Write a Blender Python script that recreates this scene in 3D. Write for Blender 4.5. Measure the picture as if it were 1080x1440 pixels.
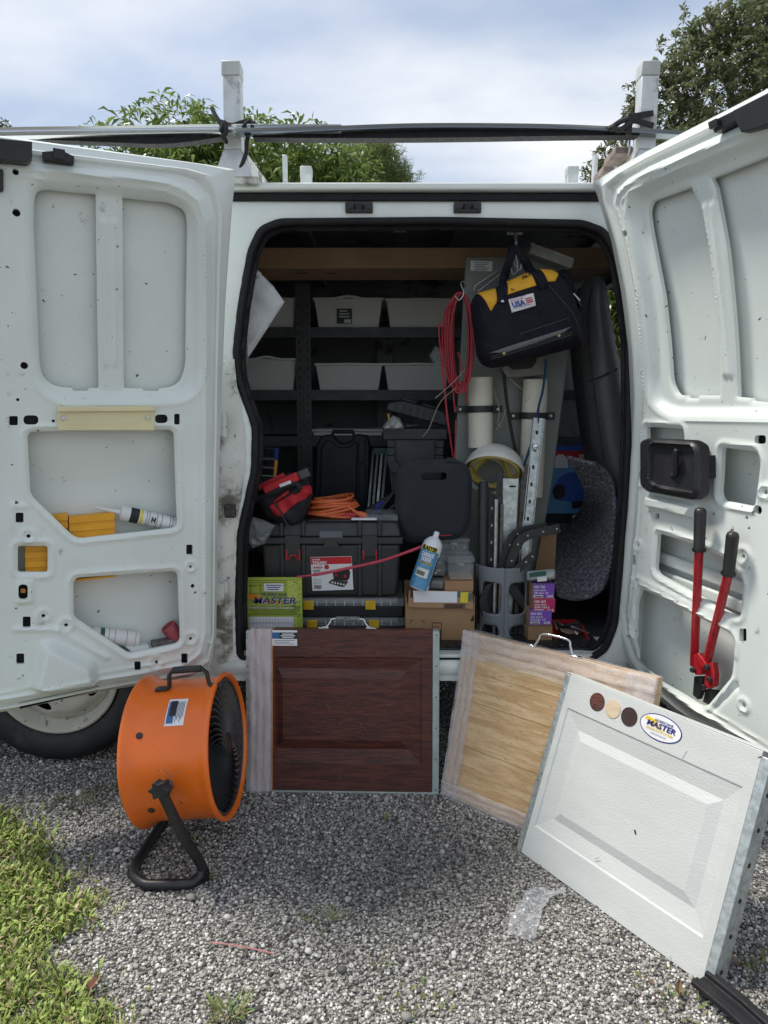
import bpy, bmesh, math, random
import numpy as np
from mathutils import Vector as V, Matrix
from mathutils.geometry import delaunay_2d_cdt
R = math.radians
rnd = random.Random(11)
npr = np.random.default_rng(5)
for o in list(bpy.data.objects): bpy.data.objects.remove(o)
SC = bpy.context.scene
COL = SC.collection

# ------------------------------------------------ camera, sky, sun, exposure
CAMH, PITCH, FPX = 1.2, R(8.0), 1000.0          # eye height, tilt down, focal length in photo pixels
cd = bpy.data.cameras.new('camera'); cam = bpy.data.objects.new('camera', cd); COL.objects.link(cam)
cam.location = (0, 0, CAMH); cam.rotation_euler = (R(90) - PITCH, 0, 0)
cd.sensor_fit = 'VERTICAL'; cd.sensor_height = 36.0; cd.sensor_width = 27.0
cd.lens = FPX / 1440 * 36.0; cd.clip_start = 0.05; cd.clip_end = 2000
SC.camera = cam
SUN_EL, SUN_AZ = 62.0, -72.0                       # high, from the left and a little behind the van (azimuth from +Y towards +X)
sd = bpy.data.lights.new('sun', 'SUN'); sun = bpy.data.objects.new('sun', sd); COL.objects.link(sun)
sd.energy = 1.45; sd.angle = R(10); sd.color = (1.0, 0.95, 0.87)
_d = V((math.sin(R(SUN_AZ)) * math.cos(R(SUN_EL)), math.cos(R(SUN_AZ)) * math.cos(R(SUN_EL)), math.sin(R(SUN_EL))))
sun.rotation_euler = _d.to_track_quat('Z', 'Y').to_euler(); sun.location = (0, 0, 30)
W = bpy.data.worlds.new('World'); SC.world = W; W.use_nodes = True
def _world():
    nt = W.node_tree; N = nt.nodes; L = nt.links; N.clear()
    out = N.new('ShaderNodeOutputWorld'); mixs = N.new('ShaderNodeMixShader')
    bg = N.new('ShaderNodeBackground'); bg2 = N.new('ShaderNodeBackground')
    sky = N.new('ShaderNodeTexSky'); sky.sky_type = 'NISHITA'; sky.sun_disc = False
    sky.sun_elevation = R(SUN_EL); sky.sun_rotation = R(SUN_AZ); sky.air_density = 1.0; sky.dust_density = 0.6
    L.new(sky.outputs[0], bg.inputs[0]); bg.inputs[1].default_value = 0.05
    tc = N.new('ShaderNodeTexCoord'); sep = N.new('ShaderNodeSeparateXYZ'); L.new(tc.outputs['Generated'], sep.inputs[0])
    mx = N.new('ShaderNodeMath'); mx.operation = 'MAXIMUM'; L.new(sep.outputs['Z'], mx.inputs[0]); mx.inputs[1].default_value = 0.0
    ad = N.new('ShaderNodeMath'); ad.operation = 'ADD'; L.new(mx.outputs[0], ad.inputs[0]); ad.inputs[1].default_value = 0.25
    dx = N.new('ShaderNodeMath'); dx.operation = 'DIVIDE'; L.new(sep.outputs['X'], dx.inputs[0]); L.new(ad.outputs[0], dx.inputs[1])
    dy = N.new('ShaderNodeMath'); dy.operation = 'DIVIDE'; L.new(sep.outputs['Y'], dy.inputs[0]); L.new(ad.outputs[0], dy.inputs[1])
    cb = N.new('ShaderNodeCombineXYZ'); L.new(dx.outputs[0], cb.inputs[0]); L.new(dy.outputs[0], cb.inputs[1])
    mp = N.new('ShaderNodeMapping'); L.new(cb.outputs[0], mp.inputs[0])
    mp.inputs['Location'].default_value = (-5.5, -3.3, 0); mp.inputs['Scale'].default_value = (0.8, 1.5, 1)
    n1 = N.new('ShaderNodeTexNoise'); L.new(mp.outputs[0], n1.inputs['Vector'])
    n1.inputs['Scale'].default_value = 1.1; n1.inputs['Detail'].default_value = 6; n1.inputs['Roughness'].default_value = 0.48
    n1.inputs['Distortion'].default_value = 0.25
    r1 = N.new('ShaderNodeValToRGB'); L.new(n1.outputs['Fac'], r1.inputs[0])
    r1.color_ramp.elements[0].position = 0.38; r1.color_ramp.elements[0].color = (0.36, 0.36, 0.36, 1)
    r1.color_ramp.elements[1].position = 0.60; r1.color_ramp.elements[1].color = (1, 1, 1, 1)
    n2 = N.new('ShaderNodeTexNoise'); L.new(mp.outputs[0], n2.inputs['Vector'])
    n2.inputs['Scale'].default_value = 1.7; n2.inputs['Detail'].default_value = 5
    r2 = N.new('ShaderNodeValToRGB'); L.new(n2.outputs['Fac'], r2.inputs[0])
    r2.color_ramp.elements[0].position = 0.36; r2.color_ramp.elements[0].color = (0.20, 0.232, 0.285, 1)
    r2.color_ramp.elements[1].position = 0.62; r2.color_ramp.elements[1].color = (0.345, 0.353, 0.365, 1)
    L.new(r2.outputs[0], bg2.inputs[0]); bg2.inputs[1].default_value = 1.0
    L.new(r1.outputs[0], mixs.inputs[0]); L.new(bg.outputs[0], mixs.inputs[1]); L.new(bg2.outputs[0], mixs.inputs[2])
    L.new(mixs.outputs[0], out.inputs[0])
_world()
SC.view_settings.view_transform = 'Standard'; SC.view_settings.look = 'None'
SC.view_settings.exposure = 1.55; SC.view_settings.gamma = 1.0; SC.view_settings.use_curve_mapping = False
SC.render.engine = 'CYCLES'; SC.cycles.max_bounces = 8; SC.cycles.transparent_max_bounces = 12
SC.cycles.caustics_reflective = False; SC.cycles.caustics_refractive = False

# ------------------------------------------------ measuring: photo pixel -> point at a known distance
_c, _s = math.cos(PITCH), math.sin(PITCH)
def ray(px, py):
    x = (px - 540) / FPX; u = -(py - 720) / FPX
    return V((x, _c + u * _s, -_s + u * _c))
def at(px, py, Y):
    d = ray(px, py); return V((0, 0, CAMH)) + d * (Y / d.y)
def gnd(px, py, z=0.0):
    d = ray(px, py); return V((0, 0, CAMH)) + d * ((z - CAMH) / d.z)
def onp(px, py, P, n):
    d = ray(px, py); o = V((0, 0, CAMH)); return o + d * ((P - o).dot(n) / d.dot(n))

# ------------------------------------------------ materials
MATS = {}
def M(name, col, rough=0.5, metal=0.0, var=0.12, vs=9.0, bump=0.0, bs=80.0, spec=0.5, dirt=None, ds=5.0, dl=0.55, dw=0.12,
      speck=None, ss=60.0, sl=0.70, coat=0.0, stretch=(1, 1, 1), trans=0.0, grain=None, gs=6.0, attr=None, sheen=0.0, tv=0.15):
    if name in MATS: return MATS[name]
    m = bpy.data.materials.new(name); MATS[name] = m; m.use_nodes = True
    nt = m.node_tree; N = nt.nodes; L = nt.links; b = N['Principled BSDF']
    tc = N.new('ShaderNodeTexCoord'); mp = N.new('ShaderNodeMapping'); L.new(tc.outputs['Object'], mp.inputs[0])
    mp.inputs['Scale'].default_value = stretch
    def noise(sc, det=4, rough=0.55, dist=0.0):
        n = N.new('ShaderNodeTexNoise'); L.new(mp.outputs[0], n.inputs['Vector'])
        n.inputs['Scale'].default_value = sc; n.inputs['Detail'].default_value = det; n.inputs['Roughness'].default_value = rough
        n.inputs['Distortion'].default_value = dist; return n
    def mix(fac, a, c, typ='MIX'):
        x = N.new('ShaderNodeMix'); x.data_type = 'RGBA'; x.blend_type = typ
        if isinstance(fac, (int, float)): x.inputs[0].default_value = fac
        else: L.new(fac, x.inputs[0])
        for i, q in ((6, a), (7, c)):
            if isinstance(q, tuple): x.inputs[i].default_value = q
            else: L.new(q, x.inputs[i])
        return x.outputs[2]
    def ramp(src, lo, hi):
        r = N.new('ShaderNodeMapRange'); L.new(src, r.inputs[0]); r.inputs[1].default_value = lo; r.inputs[2].default_value = hi
        r.interpolation_type = 'SMOOTHSTEP'; return r.outputs[0]
    c4 = (*col, 1)
    if attr:
        a = N.new('ShaderNodeAttribute'); a.attribute_name = attr; cur = a.outputs['Color']
    elif grain:
        g = noise(gs, 5, 0.6, 1.2); cur = mix(ramp(g.outputs['Fac'], 0.36, 0.66), (*grain, 1), c4)
        g2 = noise(gs * 9, 3, 0.6); cur = mix(ramp(g2.outputs['Fac'], 0.55, 0.72), cur, (*[q * 0.62 for q in grain], 1))
    else:
        n = noise(vs, 5); f = ramp(n.outputs['Fac'], 0.3, 0.7)
        cur = mix(f, (*[min(1, q * (1 - var)) for q in col], 1), (*[min(1, q * (1 + var)) for q in col], 1))
    ro = None
    if dirt:
        n = noise(ds, 8, 0.65, 0.3); f = ramp(n.outputs['Fac'], dl, dl + dw); cur = mix(f, cur, (*dirt, 1)); ro = f
    if speck:
        n = noise(ss, 3, 0.7); f = ramp(n.outputs['Fac'], sl, sl + 0.03); cur = mix(f, cur, (*speck, 1))
    L.new(cur, b.inputs['Base Color'])
    b.inputs['Metallic'].default_value = metal; b.inputs['Specular IOR Level'].default_value = spec
    nr = noise(vs * 2.7, 4); rr = N.new('ShaderNodeMapRange'); L.new(nr.outputs['Fac'], rr.inputs[0])
    rr.inputs[1].default_value = 0.3; rr.inputs[2].default_value = 0.7
    rr.inputs[3].default_value = max(0.03, rough * 0.85); rr.inputs[4].default_value = min(1, rough * 1.2)
    if ro is not None:
        mr = N.new('ShaderNodeMath'); mr.operation = 'MULTIPLY_ADD'; L.new(ro, mr.inputs[0]); mr.inputs[1].default_value = 0.25; L.new(rr.outputs[0], mr.inputs[2])
        L.new(mr.outputs[0], b.inputs['Roughness'])
    else: L.new(rr.outputs[0], b.inputs['Roughness'])
    if coat: b.inputs['Coat Weight'].default_value = coat; b.inputs['Coat Roughness'].default_value = 0.12
    if sheen: b.inputs['Sheen Weight'].default_value = sheen
    if bump:
        n = noise(bs, 6, 0.6); bp = N.new('ShaderNodeBump'); bp.inputs['Strength'].default_value = bump; bp.inputs['Distance'].default_value = 0.004
        L.new(n.outputs['Fac'], bp.inputs['Height']); L.new(bp.outputs[0], b.inputs['Normal'])
    if trans:
        t = N.new('ShaderNodeBsdfTransparent'); mixs = N.new('ShaderNodeMixShader'); out = N['Material Output']
        n = noise(vs * 2, 5, 0.65); f = N.new('ShaderNodeMapRange'); L.new(n.outputs['Fac'], f.inputs[0])
        f.inputs[1].default_value = 0.3; f.inputs[2].default_value = 0.7
        f.inputs[3].default_value = min(1, trans + tv); f.inputs[4].default_value = max(0, trans - tv)
        L.new(f.outputs[0], mixs.inputs[0]); L.new(b.outputs[0], mixs.inputs[1]); L.new(t.outputs[0], mixs.inputs[2]); L.new(mixs.outputs[0], out.inputs[0])
    return m

# ------------------------------------------------ objects and tags
WM = {}                                            # object name -> its world matrix
def tag(o, label=None, cat=None, group=None, kind=None):
    for k, q in (('label', label), ('category', cat), ('group', group), ('kind', kind)):
        if q: o[k] = q
    return o
def thing(name, label, cat, loc, group=None, rot=None):
    o = bpy.data.objects.new(name, None); COL.objects.link(o); o.empty_display_size = 0.05
    mw = Matrix.Translation(V(loc))
    if rot is not None: mw = mw @ rot.to_4x4()
    o.matrix_world = mw; WM[o.name] = mw
    return tag(o, label, cat, group)
def frame(origin, x, y):                           # 4x4 with x, y as given and z = x cross y
    x = V(x).normalized(); y = (V(y) - x * V(y).dot(x)).normalized(); z = x.cross(y)
    return Matrix(((x.x, y.x, z.x, origin[0]), (x.y, y.y, z.y, origin[1]), (x.z, y.z, z.z, origin[2]), (0, 0, 0, 1)))

class MB:
    def __init__(s): s.v = []; s.f = []
    def add(s, vs, fs):
        n = len(s.v); s.v += [V(q) for q in vs]; s.f += [tuple(i + n for i in f) for f in fs]; return s
    def hexa(s, p):
        return s.add(p, [(0, 3, 2, 1), (4, 5, 6, 7), (0, 1, 5, 4), (1, 2, 6, 5), (2, 3, 7, 6), (3, 0, 4, 7)])
    def box(s, c, size, m=None):
        hx, hy, hz = [q / 2 for q in size]; p = [V((x, y, z)) for z in (-hz, hz) for x, y in ((-hx, -hy), (hx, -hy), (hx, hy), (-hx, hy))]
        c = V(c)
        if m is not None: p = [m.to_3x3() @ q for q in p]
        return s.hexa([q + c for q in p])
    def bx(s, a, b):
        a, b = V(a), V(b); return s.box((a + b) / 2, [abs(b[i] - a[i]) for i in range(3)])
    def bar(s, a, b, w, h, up=(0, 0, 1)):
        a, b = V(a), V(b); d = (b - a); L = d.length; d.normalize(); u = V(up); x = d.cross(u).normalized(); u = x.cross(d)
        p = [q + x * i * w / 2 + u * j * h / 2 for q in (a, b) for i, j in ((-1, -1), (1, -1), (1, 1), (-1, 1))]
        return s.hexa(p)
    def prism(s, poly, vec):
        vec = V(vec); n = len(poly); a = [V(q) for q in poly]
        s.add(a + [q + vec for q in a], [tuple(range(n - 1, -1, -1)), tuple(range(n, 2 * n))] + [(i, (i + 1) % n, (i + 1) % n + n, i + n) for i in range(n)])
        return s
    def tube(s, pts, r, n=8, closed=False, cap=True):
        pts = [V(p) for p in pts]; k = len(pts); rs = r if isinstance(r, (list, tuple)) else [r] * k
        ref = None; vs = []; fs = []
        for i, p in enumerate(pts):
            if closed: t = pts[(i + 1) % k] - pts[i - 1]
            else: t = pts[min(i + 1, k - 1)] - pts[max(i - 1, 0)]
            if t.length < 1e-9: t = V((0, 0, 1))
            t.normalize()
            if ref is None: ref = t.orthogonal().normalized()
            ref = (ref - t * ref.dot(t))
            ref = ref.normalized() if ref.length > 1e-6 else t.orthogonal().normalized()
            b = t.cross(ref)
            for j in range(n):
                a = 2 * math.pi * j / n; vs.append(p + (ref * math.cos(a) + b * math.sin(a)) * rs[i])
        m = k if closed else k - 1
        for i in range(m):
            for j in range(n):
                a, b2 = i * n, ((i + 1) % k) * n
                fs.append((a + j, a + (j + 1) % n, b2 + (j + 1) % n, b2 + j))
        if cap and not closed: fs += [tuple(range(n - 1, -1, -1)), tuple((k - 1) * n + j for j in range(n))]
        return s.add(vs, fs)
    def lathe(s, prof, o, ax, n=32, cap=False, x=None):
        o = V(o); ax = V(ax).normalized(); x = V(x).normalized() if x else ax.orthogonal().normalized(); y = ax.cross(x); vs = []; fs = []; k = len(prof)
        for rr, h in prof:
            for j in range(n):
                a = 2 * math.pi * j / n; vs.append(o + ax * h + (x * math.cos(a) + y * math.sin(a)) * rr)
        for i in range(k - 1):
            for j in range(n): fs.append((i * n + j, i * n + (j + 1) % n, (i + 1) * n + (j + 1) % n, (i + 1) * n + j))
        if cap: fs += [tuple(range(n - 1, -1, -1)), tuple((k - 1) * n + j for j in range(n))]
        return s.add(vs, fs)
    def cyl(s, a, b, r, n=16, r2=None):
        a, b = V(a), V(b); return s.lathe([(r, 0), (r if r2 is None else r2, (b - a).length)], a, b - a, n, True)
    def grid(s, fn, nu, nv, cu=False):
        vs = [fn(i / (nu if cu else nu - 1), j / (nv - 1)) for j in range(nv) for i in range(nu)]; fs = []
        for j in range(nv - 1):
            for i in range(nu if cu else nu - 1): fs.append((j * nu + i, j * nu + (i + 1) % nu, (j + 1) * nu + (i + 1) % nu, (j + 1) * nu + i))
        return s.add(vs, fs)
    def build(s, name, mat, parent=None, smooth=30, bevel=0.0, bseg=2, solid=0.0, sub=0, local=False, label=None, cat=None, group=None, kind=None, recalc=True):
        if parent is not None:
            pm = WM[parent.name]
            vs = s.v if local else [pm.inverted() @ q for q in s.v]; mw = pm
        else:
            lo = V((min(q.x for q in s.v), min(q.y for q in s.v), min(q.z for q in s.v))); hi = V((max(q.x for q in s.v), max(q.y for q in s.v), 0))
            org = V(((lo.x + hi.x) / 2, (lo.y + hi.y) / 2, lo.z)); vs = [q - org for q in s.v]; mw = Matrix.Translation(org)
        me = bpy.data.meshes.new(name); me.from_pydata([tuple(q) for q in vs], [], s.f)
        if recalc:
            bm = bmesh.new(); bm.from_mesh(me); bmesh.ops.recalc_face_normals(bm, faces=bm.faces); bm.to_mesh(me); bm.free()
        me.materials.append(mat)
        if smooth:
            me.polygons.foreach_set('use_smooth', [True] * len(me.polygons)); me.set_sharp_from_angle(angle=R(smooth))
        o = bpy.data.objects.new(name, me); COL.objects.link(o)
        if parent is not None: o.parent = parent
        else: o.matrix_world = mw
        WM[o.name] = mw
        if solid: d = o.modifiers.new('solid', 'SOLIDIFY'); d.thickness = solid; d.offset = 0
        if sub: d = o.modifiers.new('sub', 'SUBSURF'); d.levels = sub; d.render_levels = sub
        if bevel: d = o.modifiers.new('bevel', 'BEVEL'); d.width = bevel; d.segments = bseg; d.limit_method = 'ANGLE'; d.angle_limit = R(35)
        return tag(o, label, cat, group, kind)

def text(body, name, mat, parent, o, x, y, size, bold=0.0, shear=0.0, width=None, lift=0.0008, align='LEFT', local=False):
    """lettering on the plane (o, x, y): size = letter height in metres, width squeezes the line to that length"""
    cu = bpy.data.curves.new('t', 'FONT'); cu.body = body; cu.size = 1.0; cu.offset = bold; cu.shear = shear; cu.resolution_u = 3
    ob = bpy.data.objects.new('t', cu); COL.objects.link(ob)
    me = bpy.data.meshes.new_from_object(ob); bpy.data.objects.remove(ob); bpy.data.curves.remove(cu)
    if len(me.vertices) == 0: return None
    sc = size / 0.70
    xs = [q.co.x for q in me.vertices]; x0, x1 = min(xs), max(xs); k = sc
    if width: k = width / max(1e-6, x1 - x0)
    off = {'LEFT': x0, 'CENTER': (x0 + x1) / 2, 'RIGHT': x1}[align]
    x = V(x).normalized(); y = V(y).normalized(); n = x.cross(y); o = V(o)
    mb = MB(); mb.v = [o + x * (q.co.x - off) * k + y * q.co.y * sc + n * lift for q in me.vertices]; mb.f = [tuple(p.vertices) for p in me.polygons]
    bpy.data.meshes.remove(me)
    return mb.build(name, mat, parent, smooth=0, local=local, recalc=False)

# ------------------------------------------------ 2D helpers
def fillet(pts, r, n=5):
    """closed polygon with rounded corners; r a number or one per corner"""
    out = []; k = len(pts)
    for i in range(k):
        p = V(pts[i][:2]); a = V(pts[i - 1][:2]) - p; b = V(pts[(i + 1) % k][:2]) - p
        rr = r[i] if isinstance(r, (list, tuple)) else r
        la, lb = a.length, b.length; a /= la; b /= lb
        d = min(rr, la * 0.48, lb * 0.48)
        if d < 1e-6: out.append(p); continue
        for j in range(n + 1):
            t = j / n; out.append((p + a * d) * (1 - t) ** 2 + p * 2 * t * (1 - t) + (p + b * d) * t * t)
    return out
def resample(pts, step):
    out = []; k = len(pts)
    for i in range(k):
        a, b = V(pts[i][:2]), V(pts[(i + 1) % k][:2]); n = max(1, int(math.ceil((b - a).length / step)))
        for j in range(n): out.append(a.lerp(b, j / n))
    return out
def sdf(poly, P):
    """signed distance (negative inside) of numpy points P (n,2) to a closed polygon"""
    A = np.array([(q[0], q[1]) for q in poly]); B = np.roll(A, -1, 0); d = np.full(len(P), 1e9); ins = np.zeros(len(P), bool)
    for a, b in zip(A, B):
        ab = b - a; L = ab @ ab
        if L < 1e-14: continue
        t = np.clip(((P - a) @ ab) / L, 0, 1); q = a + t[:, None] * ab - P; d = np.minimum(d, np.einsum('ij,ij->i', q, q))
        c = (a[1] > P[:, 1]) != (b[1] > P[:, 1])
        with np.errstate(divide='ignore', invalid='ignore'): xx = (b[0] - a[0]) * (P[:, 1] - a[1]) / (b[1] - a[1]) + a[0]
        ins ^= c & (P[:, 0] < xx)
    d = np.sqrt(d); return np.where(ins, -d, d)
def sst(x): x = np.clip(x, 0, 1); return x * x * (3 - 2 * x)
def sheet(outline, holes=(), step=0.01, extra=()):
    """triangulated flat sheet with holes -> (points Nx2, faces, loops of vertex ids)"""
    loops = [resample(outline, step)] + [resample(h, step) for h in holes]
    vs = []; ed = []; ids = []
    for lp in loops:
        n0 = len(vs); vs += [(q[0], q[1]) for q in lp]; k = len(lp); ids.append(list(range(n0, n0 + k))); ed += [(n0 + i, n0 + (i + 1) % k) for i in range(k)]
    A = np.array(vs); x0, y0 = A.min(0); x1, y1 = A.max(0)
    gx, gy = np.meshgrid(np.arange(x0 + step / 2, x1, step), np.arange(y0 + step / 2, y1, step * 0.9)); gx = gx + (np.arange(gx.shape[0])[:, None] % 2) * step / 2
    G = np.stack([gx.ravel(), gy.ravel()], 1)
    if len(extra): G = np.concatenate([G, np.array([(q[0], q[1]) for q in extra])])
    G = G[sdf(loops[0], G) < -step * 0.45]
    for lp in loops[1:]: G = G[sdf(lp, G) > step * 0.45]
    allp = [V(q) for q in vs] + [V(q) for q in G]
    ov, oe, of, vi, ei, fi = delaunay_2d_cdt(allp, ed, [], 0, 1e-7)
    P = np.array([(q.x, q.y) for q in ov]); F = np.array([f for f in of if len(f) == 3])
    c = P[F].mean(1); keep = sdf(loops[0], c) < 0
    for lp in loops[1:]: keep &= sdf(lp, c) > 0
    F = F[keep]
    mp = {}
    for i, src in enumerate(vi):
        for q in src: mp[q] = i
    return P, F, [[mp[i] for i in l] for l in ids]
def pillow(poly, o, x, y, thick, edge, step=0.012, back=0.35, hfn=None):
    """a cushion-like solid: polygon (2D on plane o,x,y) inflated by thick over edge"""
    P, F, loops = sheet(poly, (), step); d = np.maximum(0, -sdf(poly, P)); t = np.clip(d / edge, 0, 1); h = np.sqrt(np.maximum(0, 1 - (1 - t) ** 2)) * thick
    if hfn is not None: h = h + hfn(P) * np.minimum(1, t * 2)
    x = V(x).normalized(); y = V(y).normalized(); n = x.cross(y); o = V(o); nn = len(P)
    mb = MB(); mb.v = [o + x * p[0] + y * p[1] + n * q for p, q in zip(P, h)] + [o + x * p[0] + y * p[1] - n * (q * back + 0.002) for p, q in zip(P, h)]
    mb.f = [tuple(int(i) for i in f) for f in F] + [tuple(int(i) + nn for i in f[::-1]) for f in F]
    lp = loops[0]; k = len(lp)
    mb.f += [(lp[i], lp[(i + 1) % k], lp[(i + 1) % k] + nn, lp[i] + nn) for i in range(k)]
    return mb
def ppx(pts, Y, fr=None):
    """photo outline -> coordinates on the upright plane at distance Y (x, z)"""
    return [V((q.x, q.z)) for q in (at(p[0], p[1], Y) for p in pts)]
XA, ZA = V((1, 0, 0)), V((0, 0, 1))
def spline(pts, n=6, closed=False):
    pts = [V(p) for p in pts]; k = len(pts); out = []
    for i in range(k if closed else k - 1):
        if closed: p0, p1, p2, p3 = pts[i - 1], pts[i], pts[(i + 1) % k], pts[(i + 2) % k]
        else: p0, p1, p2, p3 = pts[max(0, i - 1)], pts[i], pts[i + 1], pts[min(k - 1, i + 2)]
        for j in range(n):
            t = j / n; out.append(0.5 * ((2 * p1) + (p2 - p0) * t + (2 * p0 - 5 * p1 + 4 * p2 - p3) * t * t + (3 * p1 - p0 - 3 * p2 + p3) * t ** 3))
    if not closed: out.append(pts[-1])
    return out
# ------------------------------------------------ palette
m_white = M('white_van_paint', (0.735, 0.775, 0.735), 0.38, var=0.06, vs=3, dirt=(0.40, 0.39, 0.34), ds=3.2, dl=0.66, dw=0.2, speck=(0.06, 0.055, 0.05), ss=75, sl=0.725, coat=0.25)
m_white_in = M('white_door_inner_paint', (0.715, 0.77, 0.73), 0.42, var=0.05, vs=3, dirt=(0.30, 0.29, 0.25), ds=13, dl=0.635, dw=0.12, speck=(0.05, 0.05, 0.045), ss=44, sl=0.685, coat=0.2)
m_worn = M('worn_dirty_paint', (0.62, 0.63, 0.58), 0.55, var=0.08, vs=4, dirt=(0.15, 0.135, 0.11), ds=9, dl=0.46, dw=0.16, speck=(0.03, 0.028, 0.025), ss=60, sl=0.66)
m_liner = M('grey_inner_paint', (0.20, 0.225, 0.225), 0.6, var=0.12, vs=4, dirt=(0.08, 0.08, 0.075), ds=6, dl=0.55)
m_blackp = M('black_plastic', (0.022, 0.023, 0.026), 0.45, var=0.2, vs=20, bump=0.08, bs=300)
m_rubber = M('black_rubber', (0.011, 0.011, 0.013), 0.6, var=0.25, vs=30, bump=0.1, bs=200, spec=0.3)
m_dark = M('underbody_black', (0.015, 0.014, 0.013), 0.8, var=0.3, vs=10)
m_galv = M('galvanised_steel', (0.50, 0.54, 0.53), 0.42, 0.75, var=0.22, vs=55, bump=0.05, bs=60)
m_alu = M('rack_aluminium', (0.60, 0.62, 0.61), 0.45, 0.45, var=0.12, vs=14, dirt=(0.30, 0.29, 0.26), ds=12, dl=0.55, dw=0.15)
m_chrome = M('bright_steel', (0.62, 0.63, 0.64), 0.22, 1.0, var=0.08, vs=40)
m_cream = M('cream_plastic', (0.74, 0.68, 0.42), 0.45, var=0.05, vs=8, dirt=(0.45, 0.34, 0.18), ds=14, dl=0.68)
m_paper = M('white_paper', (0.74, 0.75, 0.76), 0.6, var=0.04)
m_black = M('black_ink', (0.012, 0.012, 0.014), 0.6, var=0.1)
m_red = M('red_paint', (0.42, 0.014, 0.022), 0.3, var=0.15, vs=30, coat=0.3, speck=(0.08, 0.02, 0.02), ss=90, sl=0.72)
m_yell = M('yellow_plastic', (0.76, 0.36, 0.015), 0.42, var=0.08, vs=12, dirt=(0.5, 0.22, 0.02), ds=18, dl=0.6)
m_glass = M('window_glass', (0.05, 0.06, 0.055), 0.05, var=0.0, trans=0.8)

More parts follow.
